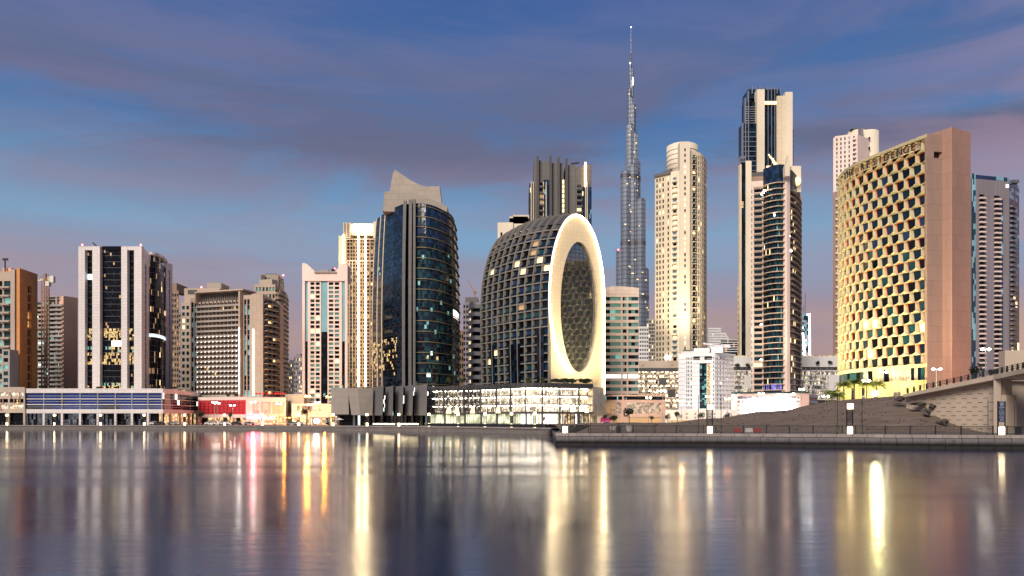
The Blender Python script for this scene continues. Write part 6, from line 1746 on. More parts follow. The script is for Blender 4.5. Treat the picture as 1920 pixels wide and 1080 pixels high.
# ---- tower behind the hexagon hotel
t = thing('apartment_tower', 'pale tower with a silver drum on its roof rising behind the hexagon window hotel', 'apartment tower', (X(1600, 480), 490, GZ))
Y = 475; zz = lambda py: Z(py, Y); fr = Fr(pt(1565, 480), pt(1608, Y)); mb = MB(); W = []; S = fr.s
grid(mb, W, fr, (0, fr.L), (zz(355), zz(250)), [(S(a), S(a + 2.4)) for a in (1568, 1575.5, 1583, 1591, 1600)], rows(zz(355), zz(253), 2.6, .66), {'glass_black': 4, 'glass_navy': 4, 'glass_sky': 2, 'lit_warm': .12}, .4)
mb.build('upper_wall', 'pink_white', t)
m2 = MB(); grid(m2, W, fr, (-1.0, fr.L), (GZ, zz(356)), [(S(1570), S(1576.5)), (S(1584), S(1590)), (S(1598), S(1604))], rows(GZ, zz(358), 4.0, .6), {'glass_navy': 4, 'glass_sky': 3, 'lit_warm': .6, 'glass_brown': 2}, .4)
m2.build('lower_wall', 'hotel_wall', t); emit_windows(W, t, 100)
bl = [balcony_fn(fr, S(1567), S(1577), a - .8, 1.0, .8, .25) for a, _ in rows(GZ, zz(358), 4.0, .6)] + [balcony_fn(fr, S(1599), S(1605), a - .5, 1.1, .8, .2) for a, _ in rows(zz(355), zz(253), 2.6, .66)]
emit_boxes(bl, t, 'pink_white', 'balcony')
core([fr.p(-.8, -.6, 0)[:2], fr.p(fr.L, -.6, 0)[:2], pt(1640, 485), pt(1638, 505), pt(1566, 508)], GZ, zz(252), 'pink_white', t)
mb = MB(); mb.cyl(X(1607, 490), 490, 6.2, zz(300), zz(236), 32); mb.cyl(X(1607, 490), 490, 5.4, zz(236), zz(231), 28); mb.cyl(X(1625, 490), 488, 6.0, GZ, zz(234), 32); mb.build('drum', 'pale_drum' if 'pale_drum' in M else 'cream_pale', t, True)
mb = MB(); mb.box(X(1609, 484), 481.2, GZ, X(1615, 484), 484, zz(233)); mb.build('shadow_gap', 'lilac_grey', t)
mb = MB(); mb.box(X(1593, 488), 486, zz(231), X(1612, 488), 488, zz(229)); mb.build('roof_rail', 'dark_metal', t)
mb = MB()
for k in range(6): mb.box(X(1627.5, 482), 480.6, zz(254 + 19 * k), X(1630, 482), 482, zz(250.5 + 19 * k))
mb.build('porthole', 'glass_navy', t)

# ---- hexagon window hotel
t = thing('hotel', 'large hotel with a curved yellow honeycomb facade of windows and a rose stone end wall', 'hotel', (X(1740, 240), 250, 3))
ctrl = [(111.9, 275), (110.4, 269), (109.9, 261.7), (110.9, 254.7), (113.4, 247), (116.6, 238.5), (119.7, 230.8)]
hp = smooth_path(ctrl, 8)
hl = [0]
for a, b in zip(hp, hp[1:]): hl.append(hl[-1] + math.dist(a, b))
HL = hl[-1]
def HP(s, z, d=0.0):
    s = max(0.0, min(HL - 1e-6, s))
    k = 0
    while hl[k + 1] < s: k += 1
    f = (s - hl[k]) / (hl[k + 1] - hl[k]); a, b = hp[k], hp[k + 1]
    n0 = hn[k]; n1 = hn[k + 1]; nx, ny = n0[0] + (n1[0] - n0[0]) * f, n0[1] + (n1[1] - n0[1]) * f
    return (a[0] + (b[0] - a[0]) * f + nx * d, a[1] + (b[1] - a[1]) * f + ny * d, z)
hn = []
for i in range(len(hp)):
    a = hp[max(0, i - 1)]; b = hp[min(len(hp) - 1, i + 1)]; dx, dy = b[0] - a[0], b[1] - a[1]; l = sqrt(dx * dx + dy * dy); hn.append((dy / l, -dx / l))
ZT = 4 + (786 - 252) * 230.8 / 1500 - 1.2; ZBH = 4 + (786 - 682) * 230.8 / 1500
RH = 3.2; NRH = int((ZT - ZBH) / RH) + 1; RH = (ZT - ZBH) / NRH
NC = 11.5; CW = HL / NC
hexm = MB(); om = MB(); W = []
def clampq(q): return q
for r in range(NRH):
    zc_ = ZBH + RH * (r + .5)
    offs = .5 if r % 2 else 0.0
    c = -1 if offs else 0
    n = int(NC) + 2
    for k in range(-1, n):
        sc = (k + .5 + offs) * CW
        # honeycomb cell: pointed top and bottom, cells of neighbouring rows interlock
        hw, hh = CW / 2, RH * 2 / 3
        cell = [(sc, zc_ - hh), (sc + hw, zc_ - hh / 2), (sc + hw, zc_ + hh / 2), (sc, zc_ + hh), (sc - hw, zc_ + hh / 2), (sc - hw, zc_ - hh / 2)]
        if sc - hw > HL or sc + hw < 0: continue
        cell = [(min(HL, max(0, x)), z) for x, z in cell]
        # window: slanted rectangle recessed
        win = [(sc - hw * .54, zc_ - hh * .66), (sc + hw * .72, zc_ - hh * .66), (sc + hw * .60, zc_ + hh * .62), (sc - hw * .74, zc_ + hh * .62)]
        win = [(min(HL, max(0, x)), z) for x, z in win]
        if win[1][0] - win[0][0] < CW * .15 and (win[2][0] - win[3][0]) < CW * .15:
            hexm.poly([HP(x, z) for x, z in cell]); continue
        C = [HP(x, z, 0.0) for x, z in cell]; Wi = [HP(x, z, -1.0) for x, z in win]
        # bottom
        hexm.poly([C[5], C[0], Wi[0]]); hexm.poly([C[0], Wi[1], Wi[0]]); hexm.poly([C[0], C[1], Wi[1]])
        hexm.poly([C[1], C[2], Wi[2], Wi[1]])
        hexm.poly([C[2], C[3], Wi[2]]); om.poly([C[3], C[4], Wi[3]], 1) if False else hexm.poly([C[3], C[4], Wi[3]])
        hexm.poly([C[3], Wi[3], Wi[2]])
        hexm.poly([C[4], C[5], Wi[0], Wi[3]])
        # orange soffit and left reveal on alternate rows
        if r % 2 == NRH % 2 or r > NRH - 3:
            e = -1.0
            q = [HP(win[3][0], win[3][1], e + .02), HP(win[2][0], win[2][1], e + .02), HP(win[2][0], win[2][1] + .1, -.75), HP(win[3][0], win[3][1] + .1, -.75)]
            om.quad(*q)
            om.quad(HP(win[0][0], win[0][1], e + .02), HP(win[3][0], win[3][1], e + .02), HP(win[3][0] - .1, win[3][1], -.65), HP(win[0][0] - .05, win[0][1], -.85))
        tl = random.uniform(-.05, .05)
        g = pick({'glass_navy': 6, 'glass_black': 2, 'glass_blue': 1, 'lit_warm': .16}) if r > NRH * .55 else pick({'glass_teal': 3, 'glass_black': 5, 'glass_navy': 3, 'lit_warm': .25})
        if r >= NRH - 2: g = 'glass_black'
        W.append(([HP(win[0][0], win[0][1], -1.03 + tl), HP(win[1][0], win[1][1], -1.03 - tl), HP(win[2][0], win[2][1], -1.03 - tl), HP(win[3][0], win[3][1], -1.03 + tl)], g))
i0 = len(hexm.v); hexm.v += om.v; hexm.f += [tuple(i + i0 for i in f_) for f_ in om.f]; hexm.m += [1] * len(om.f)
hexm.build('honeycomb_facade', ['hex_yellow', 'hex_orange'], t)
emit_windows(W, t, 100)
mb = MB()
band(mb, hp, -1.2, .1, ZT + RH * .15, ZT + RH * .15 + .9); band(mb, hp, -1.6, -.9, ZT - 2, ZT + 1.4); mb.build('parapet', 'hex_yellow', t)
mb = MB(); band(mb, offset_path(hp, -5), -.3, 0, ZT + 1.0, ZT + 2.6); mb.build('roof_edge', 'white_render', t)
# glazed storey and ribbed base
zg0, zg1 = ZBH - 4.6, ZBH - .9
mb = MB(); gm = ['glass_teal', 'glass_black', 'shop_interior', 'hex_base']
for k in range(len(hp) - 1):
    f = Fr(hp[k], hp[k + 1]); u = k / len(hp)
    curtain(mb, f, (0, f.L), (zg0, zg1), 1, 1, gm, {'glass_teal': 3, 'glass_black': 3} if u < .5 or u > .9 else {'shop_interior': 2, 'glass_black': 1, 'hex_base': 1}, -.5, .03)
mb.build('glazed_storey', gm, t)
mb = MB(); band(mb, hp, -1.2, .05, zg1, ZBH + .1); band(mb, hp, -1.2, .2, 2, zg0); mb.build('base_wall', 'hex_base', t)
mb = MB()
for k in range(110):
    s = HL * (k + .5) / 110; a, b = HP(s - .09, 0, .2), HP(s + .09, 0, .2); c, d = HP(s + .09, 0, .38), HP(s - .09, 0, .38)
    mb.hexa([(d[0], d[1], 2), (c[0], c[1], 2), (b[0], b[1], 2), (a[0], a[1], 2), (d[0], d[1], zg0 - .1), (c[0], c[1], zg0 - .1), (b[0], b[1], zg0 - .1), (a[0], a[1], zg0 - .1)])
mb.build('base_rib', 'hex_base', t)
for s0, s1 in ((HL * .12, HL * .26), (HL * .36, HL * .5)):
    mb = MB(); a, b = HP(s0, 0, .42), HP(s1, 0, .42); f = Fr(a[:2], b[:2]); f.box(mb, 0, f.L, -.2, .05, zg0 - 5.5, zg0 - 1.5); mb.build('base_window', 'glass_black', t)
# end wall
fe = Fr((hp[-1][0] + .02, hp[-1][1] - .15), (X(1785, 232), 232)); zE = Z(252.5, 231)
mb = MB(); S = fe.s
grid(mb, [], fe, (0, S(1781)), (2, zE), [(S(1751), S(1769))], [(Z(296, 231), Z(284, 231))], {'glass_black': 1}, 1.0)
mb.build('end_wall', 'hotel_wall', t)
mb = MB(); fe.box(mb, S(1750), S(1770), -2, -1.05, Z(297, 231), Z(283, 231)); mb.build('roof_opening', 'glass_black', t)
mb = MB(); gm = ['glass_teal', 'glass_black', 'lit_cool']
curtain(mb, fe, (S(1781), fe.L), (2, zE), 1, 26, gm, {'glass_teal': 3, 'glass_black': 5, 'lit_cool': .2}, -.5); mb.build('glass_slot', gm, t)
mb = MB(); fe.box(mb, S(1781.5), S(1785), -.4, -.1, Z(686, 231), Z(676, 231)); mb.build('slot_light', 'street_white', t)
ff = Fr(pt(1785, 229), pt(1820, 233.5)); mb = MB(); ff.box(mb, 0, ff.L, -14, 0, 2, Z(238, 229)); mb.build('stair_fin', 'hotel_wall_warm', t)
mb = MB(); mb.prism([pt(1741, 247), pt(1775, 245), pt(1786, 234), pt(1786, 233)], Z(262, 238), [Z(262, 240), Z(239, 240), Z(238, 232), Z(238, 232)]) if False else None
mb.box(X(1776, 231), 231.2, Z(258, 231), X(1785, 231), 243, Z(238, 230)); 
mb.hexa([(X(1752, 240), 242, zE - 1), (X(1776, 231), 233, zE - 1), (X(1776, 231), 243, zE - 1), (X(1752, 240), 243, zE - 1), (X(1752, 240), 242, zE + .3), (X(1776, 231), 233, Z(238, 231)), (X(1776, 231), 243, Z(238, 231)), (X(1752, 240), 243, zE + .5)]); mb.build('roof_wall', 'cream_pale', t)
ring = offset_path(hp, -1.3); cpoly = [p for p in ring[::4]] + [(fe.p(.3, -1.2, 0)[:2]), (fe.p(fe.L + 6, -1.5, 0)[:2]), (X(1815, 240), 262), (X(1790, 270), 285)]
mb = MB(); mb.prism(cpoly[::1], 2, ZT - .5); mb.build('core', 'hotel_wall', t)
# sign letters along the top of the facade
word = 'THE RESIDENCE'; s0, s1 = HL * .27, HL * .905
for i, ch in enumerate(word):
    if ch == ' ': continue
    s = s0 + (s1 - s0) * i / (len(word) - 1); p = HP(s, ZT - 2.2, .5); q_ = HP(s + .3, 0, .5)
    o = text_mesh(ch, 3.0, 'sign_letter', 'dark_metal', t, p, (R(90), 0, math.atan2(q_[1] - p[1], q_[0] - p[0])), .12)
mb = MB(); 
for zz_ in (ZT - 2.4, ZT - .3):
    band(mb, [HP(s0 - 1.5 + (s1 - s0 + 3) * i / 24, 0, .3)[:2] for i in range(25)], -.05, .05, zz_, zz_ + .14)
mb.build('sign_rail', 'gold_glow', t)

# ---- far right lilac tower
t = thing('apartment_tower', 'lilac grey tower at the far right with white balcony columns and blue glass corners', 'apartment tower', (X(1865, 420), 430, GZ))
Y = 415; zz = lambda py: Z(py, Y); fr = Fr(pt(1822, 415), pt(1893, 421)); S = fr.s; W = []
rs = [(a, b) for a, b in rows(zz(690), zz(362), 2.5, .7)]
mb = MB(); grid(mb, W, fr, (S(1829), S(1892.5)), (GZ, fr.z(332, 1830)), [(S(1836), S(1846)), (S(1864), S(1875))], rs, {'glass_black': 4, 'lilac_grey': 4, 'glass_navy': 3, 'lit_white': .1}, .9)
mb.build('wall', 'lilac_grey', t)
bl = [balcony_fn(fr, S(a), S(b), z - .55, 1.3, .6, .2) for a, b in ((1836, 1846), (1864, 1875)) for z, _ in rs]
emit_boxes(bl, t, 'pink_white', 'balcony')
mb = MB(); gm = ['glass_blue', 'glass_sky', 'glass_teal', 'glass_navy']
curtain(mb, fr, (0, S(1829)), (GZ, zz(325)), 3, 45, gm, {'glass_blue': 3, 'glass_sky': 3, 'glass_teal': 2}, .1, .06); mb.build('blue_glass', gm, t); mb = MB(); curtain(mb, fr, (S(1877), S(1880.5)), (GZ, zz(368)), 1, 40, gm, {'glass_blue': 2, 'glass_sky': 1, 'glass_teal': 2}, .08); mb.build('blue_glass', gm, t); mb = MB(); curtain(mb, fr, (S(1829), S(1892)), (zz(334), zz(327)), 18, 1, gm, {'glass_sky': 2, 'glass_blue': 3}, .1, .1)
mb.build('blue_glass', gm, t)
f2 = Fr(pt(1893, 421), pt(1911, 432)); mb = MB(); ms = ['glass_navy', 'glass_blue', 'glass_sky', 'glass_black', 'lit_warm']
curtain(mb, f2, (0, f2.L), (GZ, zz(525)), 5, 24, ms, {'glass_black': 5, 'glass_navy': 2, 'lit_warm': .2}, 0, .06); curtain(mb, f2, (0, f2.L), (zz(525), zz(330)), 5, 28, ms, {'glass_blue': 3, 'glass_sky': 2, 'glass_navy': 2}, 0, .06); mb.build('side_glass', ms, t)
bl = [balcony_fn(f2, f2.s(1894), f2.s(1903), z - .5, 1.2, .6, .2) for z, _ in rows(zz(690), zz(372), 2.6, .7)]
emit_boxes(bl, t, 'lilac_grey', 'side_balcony', 60)
emit_windows(W, t, 100)
mb = MB(); mb.box(X(1896, 425), 424, zz(333), X(1909, 425), 434, zz(327)); mb.bar((X(1832, 420), 424, zz(325)), (X(1838, 420), 424, zz(318)), .5); mb.build('roof_house', 'mid_grey', t)
core([fr.p(.3, -1.1, 0)[:2], fr.p(fr.L, -1.1, 0)[:2], f2.p(f2.L - .2, -.5, 0)[:2], pt(1908, 450), pt(1826, 450)], GZ, zz(333), 'lilac_grey', t)
mb = MB(); fr.box(mb, S(1886), S(1890.5), .02, .3, zz(346), zz(340)); mb.build('lit_panel', 'lit_white', t)
# ============================================================ bridge on the right
BW = Fr(pt(1699, 138), pt(1866, 122.5))            # retaining wall line
def top_z(s):      # underside line of the fascia
    return 8.0 + (Z(713, 122.5) - 8.0) * (s / BW.L) ** 1.0
t = thing('bridge', 'beige concrete bridge ramp with a block patterned retaining wall at the right edge', 'bridge', (75, 125, NZ))
mb = MB(); n = 12
zl = Z(746, 138)
for k in range(n):
    s0, s1 = BW.L * k / n, BW.L * (k + 1) / n; z0 = zl + (Z(713, 122.5) - zl) * k / n; z1 = zl + (Z(713, 122.5) - zl) * (k + 1) / n
    mb.hexa([BW.p(s0, 0, .5), BW.p(s1, 0, .5), BW.p(s1, -8, .5), BW.p(s0, -8, .5), BW.p(s0, 0, z0), BW.p(s1, 0, z1), BW.p(s1, -8, z1), BW.p(s0, -8, z0)])
mb.build('retaining_wall', 'bridge_concrete', t)
mb = MB(); rowi = 0; z = 2.5
while z < 10:
    s = (rowi % 2) * .95 + .4
    while s < BW.L - .9:
        ztop = zl + (Z(713, 122.5) - zl) * s / BW.L
        if z < ztop - .35: BW.box(mb, s, s + .85, .0, .03, z, z + .07)
        s += 1.9
    z += .68; rowi += 1
mb.build('block_joint', 'joint_dark', t)
# fascia beam following the ramp, on across the pier to the right edge and beyond
fpts = [((*pt(1697, 137.3),), Z(746, 137.3), Z(738.5, 137.3)), ((*pt(1866, 121.6),), Z(713.5, 121.6), Z(703, 121.6)), ((*pt(1925, 113),), Z(701, 113), Z(690.5, 113)), ((*pt(2150, 90),), Z(672, 90), Z(655, 90))]
mb = MB()
for (a, a0, a1), (b, b0, b1) in zip(fpts, fpts[1:]):
    f = Fr(a, b); mb.hexa([f.p(0, .35, a0), f.p(f.L, .35, b0), f.p(f.L, -12, b0), f.p(0, -12, a0), f.p(0, .35, a1), f.p(f.L, .35, b1), f.p(f.L, -12, b1), f.p(0, -12, a1)])
mb.build('fascia', 'bridge_concrete', t)
mb = MB()
for (a, a0, a1), (b, b0, b1) in zip(fpts, fpts[1:]):
    f = Fr(a, b); mb.bar(f.p(0, .42, a0 + .04), f.p(f.L, .42, b0 + .04), .1, .1)
mb.build('drip_edge', 'joint_dark', t)
# railing on the fascia
rl = MB()
for j, ((a, a0, a1), (b, b0, b1)) in enumerate(zip(fpts, fpts[1:])):
    f = Fr(a, b); n = int(f.L / 1.25)
    for h in (.35, .6, .85): rl.bar(f.p(0, .1, a1 + h), f.p(f.L, .1, b1 + h), .07, .07)
    if j < 2:
        for k in range(n):
            s = f.L * (k + .5) / n; zb_ = a1 + (b1 - a1) * s / f.L
            m_ = MB(); m_.hexa([f.p(s - .07, .3, zb_), f.p(s + .07, .3, zb_), f.p(s + .07, -.1, zb_), f.p(s - .07, -.1, zb_), f.p(s - .05, .2, zb_ + .95), f.p(s + .05, .2, zb_ + .95), f.p(s + .05, .0, zb_ + .95), f.p(s - .05, .0, zb_ + .95)])
            m_.build('railing_post', 'black_paint', t)
rl.build('railing', 'black_paint', t)
# pier at the wall's end and dark bay under the deck
fp = Fr(pt(1863, 121), pt(1885, 119.5)); mb = MB(); fp.box(mb, 0, fp.L * .62, -3, 0, NZ - .1, Z(712.5, 121)); fp.box(mb, fp.L * .1, fp.L, -3, -.25, NZ - .1, Z(741, 121)); mb.build('pier', 'bridge_concrete', t)
mb = MB(); fp.box(mb, fp.L * .62, fp.L * .62 + .06, -.26, -.2, Z(741, 121), Z(714, 121)); mb.build('pier_joint', 'joint_dark', t)
fu = Fr(pt(1884, 128), (115, 124)); mb = MB(); fu.box(mb, 0, fu.L, -2, 0, NZ - .1, 15); mb.build('abutment', 'bridge_concrete', t)
mb = MB()
for z in (4.0, 5.9, 7.8, 9.6): fu.box(mb, .3, fu.L, .0, .03, z, z + .08)
for s in (1.1, 4.6, 8.1): fu.box(mb, s, s + .08, .0, .03, NZ, 9.6)
mb.build('abutment_joint', 'joint_dark', t)
# haunched girder: deepest to the right, curves up to the pier
mb = MB(); f = Fr(pt(1885, 118.5), pt(2150, 90)); n = 16
def gir(u): return Z(705, 118) - 3.4 * (u ** .6) + u * 1.6
for k in range(n):
    u0, u1 = k / n, (k + 1) / n; s0, s1 = f.L * u0, f.L * u1
    mb.hexa([f.p(s0, -.3, gir(u0)), f.p(s1, -.3, gir(u1)), f.p(s1, -6, gir(u1) + .4), f.p(s0, -6, gir(u0) + .4), f.p(s0, -.1, Z(703, 118)), f.p(s1, -.1, Z(703, 118) + u1 * 1.5), f.p(s1, -6, Z(703, 118)), f.p(s0, -6, Z(703, 118))])
mb.build('girder', 'bridge_concrete', t)
for px in (1723, 1840):
    mb = MB(); s = BW.s(px); zz_ = zl + (Z(713, 122.5) - zl) * s / BW.L; BW.box(mb, s - .5, s + .5, .05, .75, zz_ + .05, zz_ + .35); BW.box(mb, s - .35, s + .35, .1, .6, zz_ - .12, zz_ + .05); mb.build('light_bracket', 'plastic_white', t)

# broken concrete at the top of the bank
def rubble(label, px, py, Y, w, h, d=1.0, name='concrete_block'):
    mb = MB(); x, z = X(px, Y), Z(py, Y); random.seed(int(px * 7))
    w *= .75; h *= .8; mb.ball((x, Y, z), 1.0, 8, 5, 0, 1.0, .4); mb.v = [(x + (a - x) * w, Y + (b - Y) * d, z + (c - z) * h) for a, b, c in mb.v]
    return tag(mb.build(name, 'rock'), label, 'rubble', 'broken concrete on the sand bank')
    ps = [(-w, -d, -h), (w, -d, -h), (w, d, -h), (-w, d, -h), (-w * .8, -d * .8, h), (w * .9, -d * .7, h * .8), (w * .8, d, h * .9), (-w * .9, d, h)]
    mb.hexa([(x + a * random.uniform(.8, 1.15), Y + b * random.uniform(.8, 1.15), z + c * random.uniform(.8, 1.2)) for a, b, c in ps])
    tag(mb.build(name, 'rock'), label, 'rubble', 'broken concrete on the sand bank')
rubble('grey broken concrete block at the top of the sand bank beside the ramp start', 1688, 748, 139, 1.1, .55)
rubble('flat slab of rubble sticking out below the ramp start', 1720, 757, 134.5, 1.6, .35)
rubble('dark broken slab overhanging the sand bank halfway down the retaining wall', 1748, 762, 133, .75, .5)
rubble('rounded concrete lump below the dark slab on the sand bank', 1738, 772, 131, .7, .75)
rubble('lowest concrete lump half buried in sand by the retaining wall', 1768, 792, 126, .9, .6)
random.seed(11)
for px, py, Y in ((1679, 738, 141), (1686, 736.5, 141)):
    mb = MB(); x = X(px, Y); mb.prism([(x - .18, Y - .15), (x + .18, Y - .15), (x + .18, Y + .15), (x - .18, Y + .15)], Z(745, Y), Z(py - 2.5, Y)); mb.box(x - .22, Y - .2, Z(py + 3, Y), x + .22, Y - .16, Z(py - 1, Y))
    tag(mb.build('bollard', 'panel_beige'), 'squat pale concrete bollard at the foot of the ramp, ' + ('left' if px < 1680 else 'right') + ' of the pair', 'bollard', 'bollards at the ramp foot')

# ============================================================ near promenade furniture
def fence_run(px0, px1, posts, label):
    """railing along the near quay between two pixel columns"""
    return None
rail_path = [(x, y + 1.3) for x, y in nq]
RLn = [0]
for a, b in zip(rail_path, rail_path[1:]): RLn.append(RLn[-1] + math.dist(a, b))
def rat(s):
    for k in range(len(RLn) - 1):
        if s <= RLn[k + 1]:
            f = (s - RLn[k]) / (RLn[k + 1] - RLn[k]); a, c = rail_path[k], rail_path[k + 1]; return (a[0] + (c[0] - a[0]) * f, a[1] + (c[1] - a[1]) * f)
    return rail_path[-1]
def s_of_px(px):
    lo, hi = 0, RLn[-1]
    for _ in range(40):
        m = (lo + hi) / 2; p = rat(m)
        if 960 + p[0] / p[1] * FP < px: lo = m
        else: hi = m
    return lo
posts = [1103, 1147.5, 1187, 1227.5, 1268, 1319.5]
posts2 = [1341.5, 1394, 1437, 1480, 1524.5, 1579.5]; posts3 = [1604, 1660, 1706.7, 1754, 1802, 1862]; posts4 = [1888, 1935, 1985]
where = ['beside the potted trees', 'between the first two lamp pylons', 'between the second lamp pylon and the sign pylon', 'at the right edge under the bridge']
for ps, wh in zip((posts, posts2, posts3, posts4), where):
    a = rat(s_of_px(ps[0])); t = thing('railing', 'dark metal railing with thin bars ' + wh, 'railing', (a[0], a[1], NZ), 'railings along the near promenade')
    mb = MB()
    for p0, p1 in zip(ps, ps[1:]):
        A, B = rat(s_of_px(p0)), rat(s_of_px(p1)); f = Fr(A, B)
        mb.bar(f.p(0, 0, NZ + 1.12), f.p(f.L, 0, NZ + 1.12), .05, .07); mb.bar(f.p(0, 0, NZ + .14), f.p(f.L, 0, NZ + .14), .04, .05)
        n = int(f.L / .15)
        for i in range(1, n): c = f.L * i / n; f.box(mb, c - .02, c + .02, -.012, .012, NZ + .14, NZ + 1.1)
    mb.build('bar_panel', 'black_paint', t)
    for p0 in ps:
        A = rat(s_of_px(p0)); mb = MB(); mb.box(A[0] - .06, A[1] - .07, NZ - .01, A[0] + .06, A[1] + .07, NZ + 1.22); mb.build('post', 'black_paint', t)
    mb = MB()
    A, B = rat(s_of_px(ps[0])), rat(s_of_px(ps[-1])); mb.bar((A[0], A[1], NZ + 1.2), (B[0], B[1], NZ + 1.2), .09, .03) if False else None

# side railing running back at the left end
a, b = (pt(1062, 118.8)), (X(1104, 140), 140); f = Fr(a, b)
t = thing('railing', 'dark railing running back from the left end of the near promenade', 'railing', (a[0], a[1], NZ), 'railings along the near promenade')
mb = MB(); mb.bar(f.p(0, 0, NZ + 1.15), f.p(f.L, 0, NZ + 1.15), .06, .08); mb.bar(f.p(0, 0, NZ + .12), f.p(f.L, 0, NZ + .12), .05, .05)
n = int(f.L / .14)
for i in range(n): c = f.L * i / n; f.box(mb, c - .015, c + .015, -.012, .012, NZ + .12, NZ + 1.1)
mb.build('bar_panel', 'black_paint', t)
for i in range(8): mb = MB(); c = f.L * i / 7; f.box(mb, c - .06, c + .06, -.06, .06, NZ, NZ + 1.25); mb.build('post', 'black_paint', t)

# ---- lamp pylon (built once, then copied)
t = thing('lamp_pylon', 'glowing lamp pylon on the near promenade in front of the white apartment block', 'lamp pylon', (0, 0, 0), 'lamp pylons along the promenades', world=False)
mb = MB(); r = .30
for z0, z1 in ((.05, 1.0),): mb.cyl(0, 0, .38, z0, z1, 8, 0, a0=pi / 8)
mb.build('foot_lamp', 'lamp_warm', t)
mb = MB(); mb.box(-.36, -.36, 3.5, .36, .36, 4.22); mb.build('head_lamp', 'lamp_warm', t)
for s in (-1, 1):
    mb = MB(); mb.box(s * .42 - .06, -.08, 0, s * .42 + .06, .08, 4.3); mb.build('post', 'black_paint', t)
mb = MB()
for z0, z1 in ((1.35, 1.42), (3.36, 3.43)): mb.box(-.36, -.06, z0, .36, .06, z1)
for i in range(8):
    for j in range(18):
        if (i * 7 + j * 5 + i * j) % 3: mb.box(-.34 + i * .085, -.03, 1.62 + j * .095, -.34 + i * .085 + .045, .03, 1.62 + j * .095 + .06)
mb.box(-.36, -.05, 1.5, -.33, .05, 3.36); mb.box(.33, -.05, 1.5, .36, .05, 3.36)
for i in range(8): mb.bar((-.34, 0, 1.6 + i * .22), (.34, 0, 1.6 + ((i * 3) % 8) * .22), .035)
o = mb.build('pierced_panel', 'black_paint', t)
mb = MB(); mb.box(-.45, -.42, 4.3, .45, .42, 4.36); mb.box(-.42, -.4, -.0, .42, .4, .05); mb.build('cap', 'black_paint', t)
pylon = t
A = rat(s_of_px(1330)); pylon.location = (A[0], A[1] - .2, NZ)
A = rat(s_of_px(1592)); dup(pylon, (A[0], A[1] - .2, NZ), 'lamp pylon with glowing cubes on the near promenade below the palm trees')
dup(pylon, (X(1056, 118.9) + .3, 119.2, NZ), 'lamp pylon standing at the left corner of the near promenade')
k = 0
for px, Y, lb in ((1073, 152, 'lamp pylon close behind the corner pylon of the near promenade'), (1090, 140, 'lamp pylon at the middle of the side railing by the garage'), (1100, 170, 'lamp pylon deepest along the side railing before the garage corner')):
    dup(pylon, (X(px, Y), Y, NZ), lb)
# far promenade pylons
def quay_pt(px, back=2.4):
    best = min(((abs(960 + p[0] / p[1] * FP - px), p) for p in [(a[0] + (b[0] - a[0]) * i / 60, a[1] + (b[1] - a[1]) * i / 60) for a, b in zip(qf, qf[1:]) for i in range(60)]), key=lambda e: e[0])[1]
    return (best[0], best[1] + back)
FAR = [(6, 'in front of the beige podium at the left edge'), (96, 'before the left part of the blue glass podium'), (183, 'before the middle of the blue glass podium'), (265, 'before the right part of the blue glass podium'), (342, 'before the lit shops of the angled blue podium end'),
       (417, 'before the red screen of the hotel podium'), (488, 'under the red neon of the hotel podium'), (557, 'before the yellow lit building'), (622, 'where the yellow building meets the beige panels'), (686, 'below the last beige stone panel'), (746, 'below the leaning grey panels'),
       (803, 'at the left end of the lit garage'), (858, 'before the green shops, leftmost of those wholly before the garage'), (909, 'before the green shops under the ribbed barrel'), (959, 'before the garage at the bend of its front'), (1003, 'before the white shopfront of the garage')]
for px, lb in FAR:
    p = quay_pt(px); dup(pylon, (p[0], p[1], GZ), 'small far lamp pylon ' + lb, 0, 1.0)
# sign pylon without a head lamp
A = rat(s_of_px(1876)); t = thing('sign_pylon', 'dark blue sign pylon with a patterned panel and glowing foot before the bridge pier', 'sign pylon', (A[0], A[1] - .2, NZ), world=False)
mb = MB(); mb.cyl(0, 0, .38, .05, 1.05, 8, 0, a0=pi / 8); mb.build('foot_lamp', 'lamp_warm', t)
for s in (-1, 1): mb = MB(); mb.box(s * .46 - .06, -.09, 0, s * .46 + .06, .09, 4.45); mb.build('post', 'black_paint', t)
mb = MB(); mb.box(-.4, -.07, 1.7, .4, .07, 4.42); mb.build('panel', 'sign_blue', t)
mb = MB(); mb.box(-.36, -.1, 3.55, .36, -.08, 3.62); mb.box(-.36, -.1, 4.32, .36, -.08, 4.36)
random.seed(5)
for i in range(9):
    for j in range(21):
        if random.random() < .6: mb.box(-.34 + i * .077, -.1, 1.8 + j * .08, -.34 + i * .077 + .05, -.08, 1.8 + j * .08 + .05)
for d in range(5): mb.bar((-.25 + d * .11, -.09, 3.75), (-.05 + d * .07, -.09, 4.25), .03); mb.bar((.25 - d * .11, -.09, 3.75), (.05 - d * .07, -.09, 4.25), .03)
mb.build('pattern', 'sign_pattern', t)
random.seed(12)
